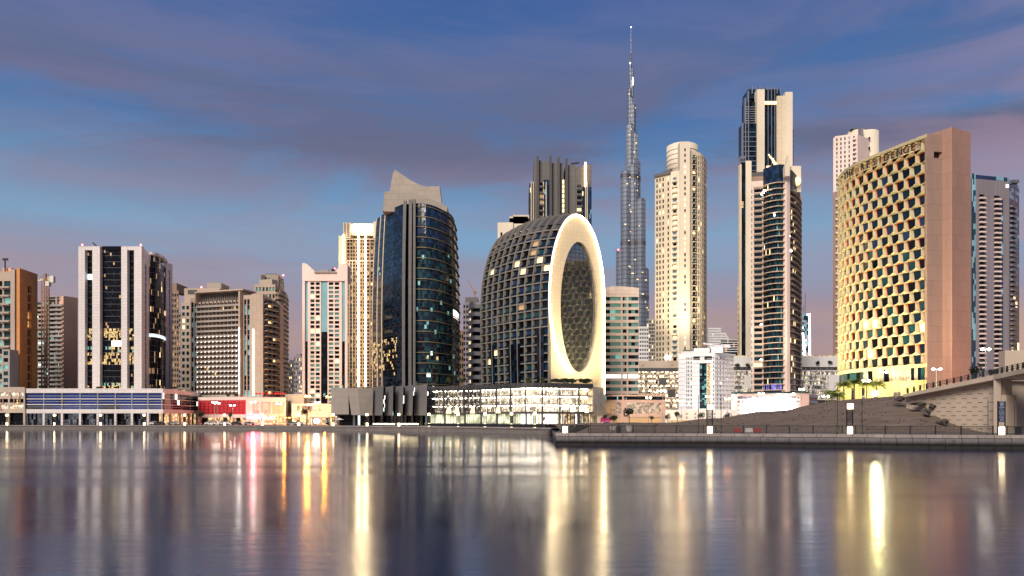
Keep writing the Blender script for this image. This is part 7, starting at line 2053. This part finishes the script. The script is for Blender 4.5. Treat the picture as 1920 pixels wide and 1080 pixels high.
# tall thin poles
t = thing('lamp_post', 'thin dark pole left of the first lamp pylon on the near promenade', 'lamp post', (0, 0, 0), 'thin poles along the near promenade', world=False)
mb = MB(); mb.cyl(0, 0, .055, 0, 5.6, 8, 0, .045); mb.build('shaft', 'dark_metal', t)
mb = MB(); mb.cyl(0, 0, .13, 0, .25, 8); mb.cyl(0, 0, .1, .85, 1.05, 8); mb.build('collar', 'black_paint', t)
A = rat(s_of_px(1308.5)); t.location = (A[0], A[1] - .3, NZ); pole = t
for px, lb, sc in ((1351, 'thin dark pole right of the first lamp pylon', 1.0), (1568.5, 'thin dark pole left of the second lamp pylon', 1.18), (1614.5, 'thin dark pole right of the second lamp pylon', 1.15), (1850, 'thin dark pole before the retaining wall left of the sign pylon', .83), (1900, 'thin dark pole right of the sign pylon', .86), (1107, 'dark pole with a leafy head at the left end of the near railing', .62)):
    A = rat(s_of_px(px)); dup(pole, (A[0], A[1] - .3, NZ), lb, 0, sc)

# ---- street lamps (one model, two light colours)
def lamp_model(mname, label, x, y, z, h, m, arm=0):
    t = thing('street_lamp', label, 'street lamp', (0, 0, 0), 'street lamps on the far bank', world=False)
    mb = MB(); mb.cyl(0, 0, .13, 0, h, 8, 0, .08); mb.build('post', 'steel', t)
    mb = MB(); mb.bar((0, 0, h), (.7, 0, h + .15), .09); mb.bar((0, 0, h), (-.7, 0, h + .15), .09); mb.build('arm', 'steel', t)
    for s in (-1, 1):
        mb = MB(); mb.ball((s * .8, -.1, h + .1), .42, 8, 6, 0, .6); mb.build('lamp_head', m, t)
    t.location = (x, y, z); return t
L1 = lamp_model('w', 'tall white street lamp, left of the twin pair before the red hotel screen', X(402.5, 318), 318, GZ, 9.0, 'street_white')
for px, py, Y, lb in ((407, 756, 322, 'tall white street lamp, right of the twin pair before the red hotel screen'), (436, 760, 322, 'white street lamp before the right end of the red hotel screen'), (475, 754, 338, 'white street lamp before the pink hotel poster wall'), (523, 757, 330, 'white street lamp before the orange niches of the hotel podium'), (595, 755, 335, 'white street lamp before the yellow lit building'),
                      (582, 759, 322, 'lower white street lamp right of the tall orange lamp'), (1216, 746, 320, 'white street lamp before the patterned pink podium'), (1243, 733, 325, 'tall white street lamp at the right corner of the pink podium'), (1328, 744, 330, 'white street lamp before the white apartment block'), (1427, 738, 320, 'white street lamp above the glaring screen'), (1503, 730, 330, 'white street lamp above the right end of the peach podium'),
                      (1548, 743, 260, 'white street lamp left of the palm trees'), (1624, 714, 225, 'white street lamp before the hexagon hotel base among the palms'), (1657, 697, 215, 'white street lamp before the glazed storey of the hexagon hotel'), (1756, 692, 190, 'bright street lamp on the bridge ramp before the rose end wall'), (1914, 662, 165, 'bright street lamp on the bridge at the right edge'), (1848, 655, 200, 'unlit looking slim lamp on the bridge before the lilac tower')):
    z0 = GZ if px < 1700 else (9.0 if px < 1800 else 10.5); h = Z(py, Y) - z0; o = dup(L1, (X(px, Y), Y, z0), lb); o.scale = (1, 1, h / 9.1)
L2 = lamp_model('o', 'tall orange street lamp before the left side of the yellow lit building', X(577, 325), 325, GZ, 11.5, 'street_orange')
for px, py, Y, lb in ((617, 744, 330, 'orange street lamp where the yellow building meets the beige panels'), (1278, 752, 320, 'orange street lamp left of the white apartment block'), (1364, 748, 320, 'orange street lamp right of the white apartment block'), (539, 783, 330, 'low orange lamp at the left foot of the yellow building')):
    h = Z(py, Y) - GZ; o = dup(L2, (X(px, Y), Y, GZ), lb); o.scale = (1, 1, h / 11.6)

# ---- far railing
qr = offset_path(qf, -1.4); cum = [0]
def px_of(p): return 960 + p[0] / p[1] * FP
segs = [(0, 290, 'thin railing along the far promenade before the blue podium'), (290, 640, 'thin railing along the far promenade before the hotel podium'), (640, 800, 'thin railing along the far promenade before the stone panels'), (800, 1050, 'solid looking dark railing along the far promenade before the lit garage')]
for a_px, b_px, lb in segs:
    P_ = [quay_pt(px, 1.4) for px in range(a_px, b_px + 1, 25)]
    t = thing('railing', lb, 'railing', (P_[0][0], P_[0][1], GZ), 'railings along the far promenade')
    mb = MB(); pm = MB()
    for A, B in zip(P_, P_[1:]):
        f = Fr(A, B); mb.bar(f.p(0, 0, GZ + 1.1), f.p(f.L, 0, GZ + 1.1), .07, .07)
        n = int(f.L / (.35 if a_px >= 800 else 1.1))
        for i in range(n): c = f.L * i / n; f.box(mb, c - .02, c + .02, -.02, .02, GZ + .1, GZ + 1.07)
        if a_px >= 800: f.box(mb, 0, f.L, -.01, .01, GZ + .1, GZ + .95)
        f.box(pm, -.08, .08, -.08, .08, GZ, GZ + 1.25)
    mb.build('bar_panel', 'black_paint', t); pm.build('post', 'black_paint', t)

# ============================================================ plants
def leaf_crown(mb, c, rx, ry, rz, n, ls=.3, m=(0, 1), lumps=7):
    L_ = []
    for _ in range(lumps):
        a = random.uniform(0, 2 * pi); e = random.uniform(-.7, .9); r = random.uniform(.2, .75)
        L_.append((c[0] + rx * r * cos(a) * cos(e), c[1] + ry * r * sin(a) * cos(e), c[2] + rz * r * sin(e), random.uniform(.35, .6)))
    for _ in range(n):
        l = random.choice(L_); u = random.uniform(-1, 1); a = random.uniform(0, 2 * pi); s = sqrt(1 - u * u); r = l[3] * random.uniform(.7, 1.05)
        x, y, z = l[0] + rx * r * s * cos(a), l[1] + ry * r * s * sin(a), l[2] + rz * r * u
        a1, a2 = random.uniform(0, 2 * pi), random.uniform(-.9, .9); d = ls * random.uniform(.6, 1.3)
        ux, uy, uz = cos(a1) * cos(a2) * d, sin(a1) * cos(a2) * d, sin(a2) * d; vx, vy, vz = -sin(a1) * d * .5, cos(a1) * d * .5, d * .25
        mb.quad((x - ux, y - uy, z - uz), (x - vx, y - vy, z - vz), (x + ux, y + uy, z + uz), (x + vx, y + vy, z + vz), m[0] if random.random() < .6 else m[1])
def tree(name, label, x, y, z, h, r, group=None, mats=('leaf', 'leaf_dark'), trunk=.5, n=420, cat='tree', rz=None):
    t = thing(name, label, cat, (x, y, z), group, world=False)
    mb = MB(); hb = h * trunk; mb.cyl(0, 0, max(.05, h * .028), 0, hb * 1.15, 7, 0, max(.03, h * .015))
    for k in range(5):
        a = random.uniform(0, 2 * pi); mb.bar((0, 0, hb * .9), (r * .6 * cos(a), r * .6 * sin(a), hb + (h - hb) * random.uniform(.3, .8)), max(.03, h * .012))
    mb.build('trunk', 'bark', t)
    mb = MB(); leaf_crown(mb, (0, 0, hb + (h - hb) * .5), r, r, (h - hb) * .55, n, ls=max(.1, r * .16)); mb.build('crown', list(mats), t)
    return t
# potted trees on the near promenade
for px, Y, ph, lb in ((1150, 131, 1, 'small round tree in a pale planter, left of the two on the near promenade'), (1180, 127, 1, 'taller round tree in a big ribbed planter, right of the two on the near promenade')):
    big = px > 1160; x = X(px, Y)
    t = tree('potted_tree', lb, x, Y, NZ + (1.1 if big else .9), 2.9 if big else 1.9, .95 if big else .75, 'potted trees on the near promenade', ('leaf_dark', 'leaf_dark') if False else ('leaf', 'leaf_dark'), .42, 520, 'potted tree')
    mb = MB(); h0 = 1.1 if big else .9; mb.cyl(0, 0, .34, -h0, -.15, 14, 0, .55); mb.cyl(0, 0, .62, -.15, 0, 14)
    for k in range(14):
        a = 2 * pi * k / 14; mb.bar((.35 * cos(a), .35 * sin(a), -h0 + .02), (.56 * cos(a), .56 * sin(a), -.15), .05)
    mb.build('planter', 'plastic_white', t)
lol = [(1252, 785, 250, 3.1, 1.1, 'round street tree standing beyond the sand beside the orange lamp'), (1270, 783, 240, 3.6, 1.3, 'round street tree under the orange lamp before the low white wall'), (1316, 784, 240, 3.3, 1.3, 'street tree with an uneven crown left of the first lamp pylon'), (1363, 783, 235, 3.1, 1.2, 'round street tree right of the first lamp pylon before the low wall'),
       (1222, 788, 255, 2.6, .9, 'small street tree before the patterned pink podium'), (1134, 788, 245, 2.7, .9, 'small sprawling tree by the magenta banner'), (1076, 790, 240, 2.6, .7, 'slim young tree before the white shops of the garage'), (1020, 790, 250, 2.2, .6, 'tiny clipped tree before the garage shopfront'),
       (575, 795, 318, 6.2, 2.2, 'large tree lit orange before the yellow building'), (376, 795, 322, 4.5, 1.8, 'dark bushy tree at the corner between the blue and red podiums'), (431, 795, 326, 4.2, 1.3, 'small tree before the red hotel screen')]
for px, py, Y, h, r, lb in lol:
    tree('street_tree', lb, X(px, Y), Y, GZ, Z(py, Y) - GZ + h * .8 if False else h + 1.2, r, 'street trees', trunk=.5, n=360)
# rooftop shrubs
def shrub(label, px, py, Y, r, h=None, mats=('leaf', 'leaf_dark'), group='shrubs on podium roofs'):
    t = thing('shrub', label, 'shrub', (X(px, Y), Y, Z(py, Y)), group, world=False); h = h or r
    mb = MB(); leaf_crown(mb, (0, 0, h * .7), r, r * .8, h * .8, 260, ls=r * .2); mb.build('foliage', list(mats), t)
    mb = MB(); mb.cyl(0, 0, .08, 0, h, 5); mb.build('stem', 'bark', t)
for px, n_ in ((1206, 'first'), (1224, 'second'), (1243, 'third'), (1262, 'fourth')): shrub(f'round shrub on the lit garage roof, {n_} from the left', px, 690.5, 425.6, 1.5)
for px, lb in ((1382, 'round shrub on the pale garage roof left of the pair beside the slim wing'), (1402, 'lit green shrub on the pale garage roof beside the round balcony tower')): shrub(lb, px, 687, 464, 1.5, mats=('leaf', 'leaf_bright'))
for px, lb in ((1533, 'round shrub left of two on the pale garage right of the needle tower'), (1557, 'round shrub right of two on the pale garage right of the needle tower'),): shrub(lb, px, 683, 464, 1.6)
for i, (px, w) in enumerate(((1045, 2.6), (1058, 2.2), (1070, 2.4), (1093, 2.4), (1103, 1.9))): shrub('low green hedge clump on the garage roof, number ' + ['one', 'two', 'three', 'four', 'five'][i] + ' from the left', px, 718.5, 276, w, 1.2, ('leaf', 'leaf_dark'), 'hedge clumps on the garage roof')
for i, (px, lb) in enumerate(((842, 'yellow lit palm like shrub on the garage roof by the dark glass tower'), (868, 'yellow lit shrub on the garage roof right of the dark glass tower'), (992, 'yellow lit shrub on the garage roof before the ribbed barrel'), (1018, 'amber lit shrub on the garage roof at the foot of the oval face'))): shrub(lb, px, 719, 283 if px < 900 else 271, 1.2, 1.6, ('leaf_bright', 'leaf'))
for i, (px, lb) in enumerate(((125, 'trailing dark shrub on the blue podium roof by the salmon wall'), (185, 'trailing shrub on the blue podium roof below the first dark bay'), (217, 'trailing shrub on the blue podium roof below the wide glass bay'), (290, 'trailing shrub on the blue podium roof below the curved glass'), (326, 'trailing shrub on the angled end of the blue podium roof'))): shrub(lb, px, 729, 316 if px < 300 else 330, 1.3, .8)
shrub('dark round bush behind the bridge railing by the rose wall', 1832, 705, 150, 1.3, 1.7); shrub('lighter bush behind the bridge railing before the lilac tower', 1884, 696, 150, 1.0, 1.2)
tree('street_tree', 'small tree behind the bridge railing before the lilac tower', X(1863, 152), 152, 10.2, 3.6, 1.0, 'street trees', n=300)
for i in range(9):
    px = [481, 487, 494, 502, 509, 516, 521, 527, 532][i]; words_ = ['first', 'second', 'third', 'fourth', 'fifth', 'sixth', 'seventh', 'eighth', 'ninth']
    t = thing('parasol', f'small red parasol on the hotel podium terrace, {words_[i]} from the left', 'parasol', (X(px, 352), 352, Z(745, 352)), 'red parasols on the hotel terrace', world=False)
    mb = MB(); mb.cyl(0, 0, .05, 0, 1.6, 6); mb.build('pole', 'dark_metal', t)
    mb = MB(); mb.cyl(0, 0, .75, 1.3, 2.1, 8, 0, .25); mb.build('canopy', 'red_cloth_glow', t)
for i, px in enumerate((427, 443)): shrub(['dark shrub with red lights, left on the hotel terrace', 'dark shrub with red lights, right on the hotel terrace'][i], px, 744, 352, 1.1)
# palms
random.seed(21)
def palm(label, px, Y, z, h, n=16, L_=2.6):
    t = thing('palm_tree', label, 'palm tree', (X(px, Y), Y, z), 'palm trees before the hexagon hotel', world=False)
    mb = MB(); mb.cyl(0, 0, .22, 0, h, 8, 0, .16); mb.build('trunk', 'bark', t)
    mb = MB()
    for k in range(n):
        a = 2 * pi * k / n + random.uniform(-.2, .2); e = random.uniform(-.2, 1.3); l = L_ * random.uniform(.8, 1.1); prev = None
        for i in range(8):
            f = i / 7; r_ = l * f; zz_ = h + l * (sin(e) * f - .75 * f * f); p = (cos(a) * r_ * cos(e * .6), sin(a) * r_ * cos(e * .6), zz_)
            if prev:
                for s in (-1, 1):
                    for q_ in (0, .5):
                        b = tuple(prev[c] + (p[c] - prev[c]) * q_ for c in range(3)); w = .85 * (1 - f * .6)
                        tip = (b[0] - sin(a) * s * w + cos(a) * .25, b[1] + cos(a) * s * w + sin(a) * .25, b[2] - w * .35)
                        mb.poly([b, (b[0] + cos(a) * .22, b[1] + sin(a) * .22, b[2] + .04), tip], 0)
            prev = p
    mb.build('crown', 'palm_leaf', t)
for px, Y, h, lb in ((1560, 205, 5.6, 'leftmost drooping palm tree above the sand bank'), (1582, 200, 7.4, 'tall palm tree second from the left before the hexagon hotel'), (1602, 204, 8.2, 'tall palm tree in the middle before the hexagon hotel'), (1625, 200, 7.6, 'palm tree right of the middle before the hexagon hotel'), (1644, 203, 7.8, 'rightmost palm tree beside the floodlight'), (1570, 196, 4.8, 'low palm tree tucked behind the sand crest on the left')):
    palm(lb, px, Y, GZ, h + 3.5, 44, 2.4)
t = thing('floodlight', 'glaring floodlight among the rightmost palm leaves before the hexagon hotel', 'floodlight', (X(1640, 192), 192, 2))
mb = MB(); mb.cyl(X(1640, 192), 192, .1, 2, Z(742, 192), 6); mb.build('post', 'dark_metal', t)
mb = MB(); mb.ball((X(1640, 192), 192, Z(738, 192)), .8, 10, 7, 0, .8); mb.build('lamp_head', 'flood_lamp' if 'flood_lamp' in M else 'street_white', t)

# ============================================================ small things on the banks
def car(label, x, y, z, m, rz):
    t = thing('parked_car', label, 'car', (x, y, z), 'cars on the far bank', world=False)
    mb = MB(); prof_ = [(-2.1, .35), (2.1, .35), (2.15, .75), (1.5, .95), (.9, 1.42), (-1.0, 1.45), (-1.8, 1.0), (-2.15, .85)]
    n = len(prof_)
    mb.v += [(a, -.85, b) for a, b in prof_] + [(a, .85, b) for a, b in prof_]
    mb.f.append(tuple(range(n))); mb.m.append(0); mb.f.append(tuple(reversed(range(n, 2 * n)))); mb.m.append(0)
    for k in range(n): j = (k + 1) % n; mb.f.append((j, k, n + k, n + j)); mb.m.append(0)
    mb.build('body', m, t)
    mb = MB(); mb.poly([(-1.55, -.86, 1.0), (1.3, -.86, 1.0), (.85, -.86, 1.34), (-.95, -.86, 1.37)]); mb.poly([(-1.55, .86, 1.0), (-.95, .86, 1.37), (.85, .86, 1.34), (1.3, .86, 1.0)]); mb.build('window', 'glass_black', t)
    for sx_ in (-1.35, 1.35):
        for sy_ in (-.8, .8):
            mb = MB(); i0 = len(mb.v)
            for yy in (sy_ - .1, sy_ + .1):
                for k in range(12): mb.v.append((sx_ + .33 * cos(2 * pi * k / 12), yy, .33 + .33 * sin(2 * pi * k / 12)))
            mb.f.append(tuple(range(12))); mb.f.append(tuple(reversed(range(12, 24)))); mb.m += [0, 0]
            for k in range(12): j = (k + 1) % 12; mb.f.append((j, k, 12 + k, 12 + j)); mb.m.append(0)
            mb.build('wheel', 'tyre', t)
    mb = MB(); mb.box(2.1, -.7, .6, 2.18, -.4, .75); mb.build('headlight', 'lit_white', t)
    mb = MB(); mb.box(2.1, .4, .6, 2.18, .7, .75); mb.build('headlight', 'lit_white', t)
    t.rotation_euler = (0, 0, rz); return t
c1_ = car('white parked car beside the magenta banner right of the garage', X(1137, 262), 262, GZ, 'car_white', 0)
c2_ = car('dark parked car before the blue podium shops', X(300, 308), 308, GZ, 'car_dark', .1)
c3_ = car('silver parked car before the yellow lit building', X(547, 302), 302, GZ, 'car_silver', 0)
for src, px, Y, lb in ((c1_, 395, 310, 'white parked car under the twin street lamps'), (c2_, 444, 309, 'dark parked car before the red hotel screen'), (c1_, 560, 312, 'white parked car in the middle of the yellow building front'), (c3_, 468, 312, 'silver parked car below the red neon canopy'), (c1_, 420, 316, 'white parked car between the twin lamps and the red screen end'), (c1_, 292, 312, 'white parked car before the shops at the blue podium corner'), (c3_, 325, 318, 'silver parked car before the angled blue podium end')):
    dup(src, (X(px, Y), Y, GZ), lb, random.uniform(-.15, .15))
# traffic barriers
def barrier(x, y, z, m, label):
    t = thing('traffic_barrier', label, 'traffic barrier', (x, y, z), 'plastic traffic barriers', world=False)
    mb = MB(); mb.hexa([(-.75, -.28, 0), (.75, -.28, 0), (.75, .28, 0), (-.75, .28, 0), (-.68, -.12, .9), (.68, -.12, .9), (.68, .12, .9), (-.68, .12, .9)]); mb.build('body', m, t)
    mb = MB(); mb.box(-.5, -.3, 0, -.25, .3, .12); mb.box(.25, -.3, 0, .5, .3, .12); mb.build('slot', 'black_paint', t); return t
br = barrier(X(1383, 121.5), 121.5, NZ, 'plastic_red', 'red plastic barrier lying left behind the near railing before the sand bank'); bw = barrier(X(1404, 122), 122, NZ, 'plastic_white', 'white plastic barrier standing between two red ones behind the near railing')
dup(br, (X(1419, 122.5), 122.5, NZ), 'red plastic barrier right of the white one behind the near railing', 0, .8); br.scale = bw.scale = (.8, .8, .8)
seq = [(1126, 'r'), (1134, 'w'), (1142, 'r'), (1150, 'w'), (1158, 'r'), (1166, 'w'), (1174, 'r'), (1182, 'w'), (1190, 'r'), (1010, 'r'), (1022, 'w'), (1034, 'r'), (1046, 'r')]
ords = ['first', 'second', 'third', 'fourth', 'fifth', 'sixth', 'seventh', 'eighth', 'ninth']
for i, (px, c_) in enumerate(seq):
    lb = (f"far {'red' if c_ == 'r' else 'white'} plastic barrier, {ords[i]} from the left in the row by the white car" if i < 9 else f"far {'red' if c_ == 'r' else 'white'} barrier before the garage shops, {ords[i - 9]} from the left")
    o = dup(br if c_ == 'r' else bw, (X(px, 236), 236, GZ), lb); o.scale = (1.0, 1, 1)
mb = MB(); mb.box(X(1126, 275), 275, 2.6, X(1145, 275), 275.2, 4.6); tag(mb.build('banner', 'magenta'), 'magenta banner on a hoarding behind the white parked car', 'banner')
# litter bins
t = thing('litter_bin', 'dark litter bin behind the near railing left of the big planter', 'litter bin', (X(1160, 119), 119, NZ), world=False)
mb = MB(); mb.prism([(-.3, -.3), (.3, -.3), (.3, .3), (-.3, .3)], 0, .95); mb.build('body', 'black_paint', t)
mb = MB(); mb.box(-.34, -.34, .95, .34, .34, 1.05); mb.build('lid', 'dark_metal', t)
dup(t, (X(1909, 107.5), 107.5, NZ), 'dark litter bin at the right edge under the bridge')
# patio umbrella and tables by the stone panels
t = thing('patio_umbrella', 'white patio umbrella before the beige stone panels', 'umbrella', (X(643, 296), 290, GZ), world=False)
mb = MB(); mb.cyl(0, 0, .05, 0, 2.6, 6); mb.build('pole', 'steel', t)
mb = MB(); mb.cyl(0, 0, 1.7, 2.1, 2.7, 8, 0, .08); mb.build('canopy', 'fabric_white', t)
# footlights under the near railing
# ---- lights of the scene: seen lamps and added spots
def spot(loc, target, power, color, size=60, r=.6, blend=.6):
    l = bpy.data.lights.new('flood_or_added_spot', 'SPOT'); l.energy = power; l.color = color; l.spot_size = R(size); l.spot_blend = blend; l.shadow_soft_size = r
    o = bpy.data.objects.new('flood_or_added_spot', l); col.objects.link(o); o.location = loc
    d = mathutils.Vector(target) - mathutils.Vector(loc); o.rotation_euler = d.to_track_quat('-Z', 'Y').to_euler()
def point(loc, power, color, r=.5):
    l = bpy.data.lights.new('lamp_light', 'POINT'); l.energy = power; l.color = color; l.shadow_soft_size = r
    o = bpy.data.objects.new('lamp_light', l); col.objects.link(o); o.location = loc
YEL = (1, .84, .38)
for s in (.15, .4, .65, .9):
    a = HP(HL * s, 6, 26); b = HP(HL * s, 52, 0); spot(a, b, 42000, (1, .84, .46), 90, 1.0, 1)
for s in (.1, .3, .5, .7, .9):
    a = HP(HL * s, 4, 7); b = HP(HL * s, 40, 1.5); spot(a, b, 42000, YEL, 100, .5, 1)
point((X(1640, 192), 191, Z(738, 192) + 1.2), 9000, (1, .9, .4), .8)
spot((X(1800, 222), 205, 9), (X(1803, 232), 232, 25), 16000, (1, .42, .18), 80, .6, 1)
# warm wash on the oval face and the yellow building
spot(fw.p(a_, 18, 16), fw.p(a_, 0, 42), 55000, (1, .78, .40), 110, 1, 1)
point((X(577, 325), 324, GZ + 11.5), 9000, (1, .36, .04), .5); point((X(610, 338), 336, GZ + 8), 9000, (1, .36, .04), .5); point((X(539, 345), 340, GZ + 4), 5000, (1, .36, .04), .4)
point((X(477, 338), 336, GZ + 3.2), 7000, (1, .08, .12), .6)
point((X(1278, 318), 318, 11), 3000, (1, .55, .2), .4)
# crown floods of the golden tower and the silver-cream drum, white block floods, far right
spot((X(1325, 360), 352, 6), (X(1322, 400), 400, 22), 42000, (.85, .95, 1), 75, 1, .6)
spot((X(665, 512), 500, 100), (X(668, 525), 525, 118), 22000, (1, .85, .6), 100, 1, 1)
# spots added to brighten the cream towers; only the cylinder tower shows a floodlight
spot((X(1243, 490), 490, 45), (X(1250, 520), 520, 120), 90000, (1, .80, .5), 100, 1, 1)
spot((X(1300, 490), 488, 45), (X(1300, 520), 520, 130), 70000, (1, .82, .55), 100, 1, 1)
spot((X(1440, 375), 378, 22), (X(1450, 405), 402, 70), 60000, (1, .74, .5), 90, 1, 1)  # no lamp stands here; added to brighten the round tower and its reflection
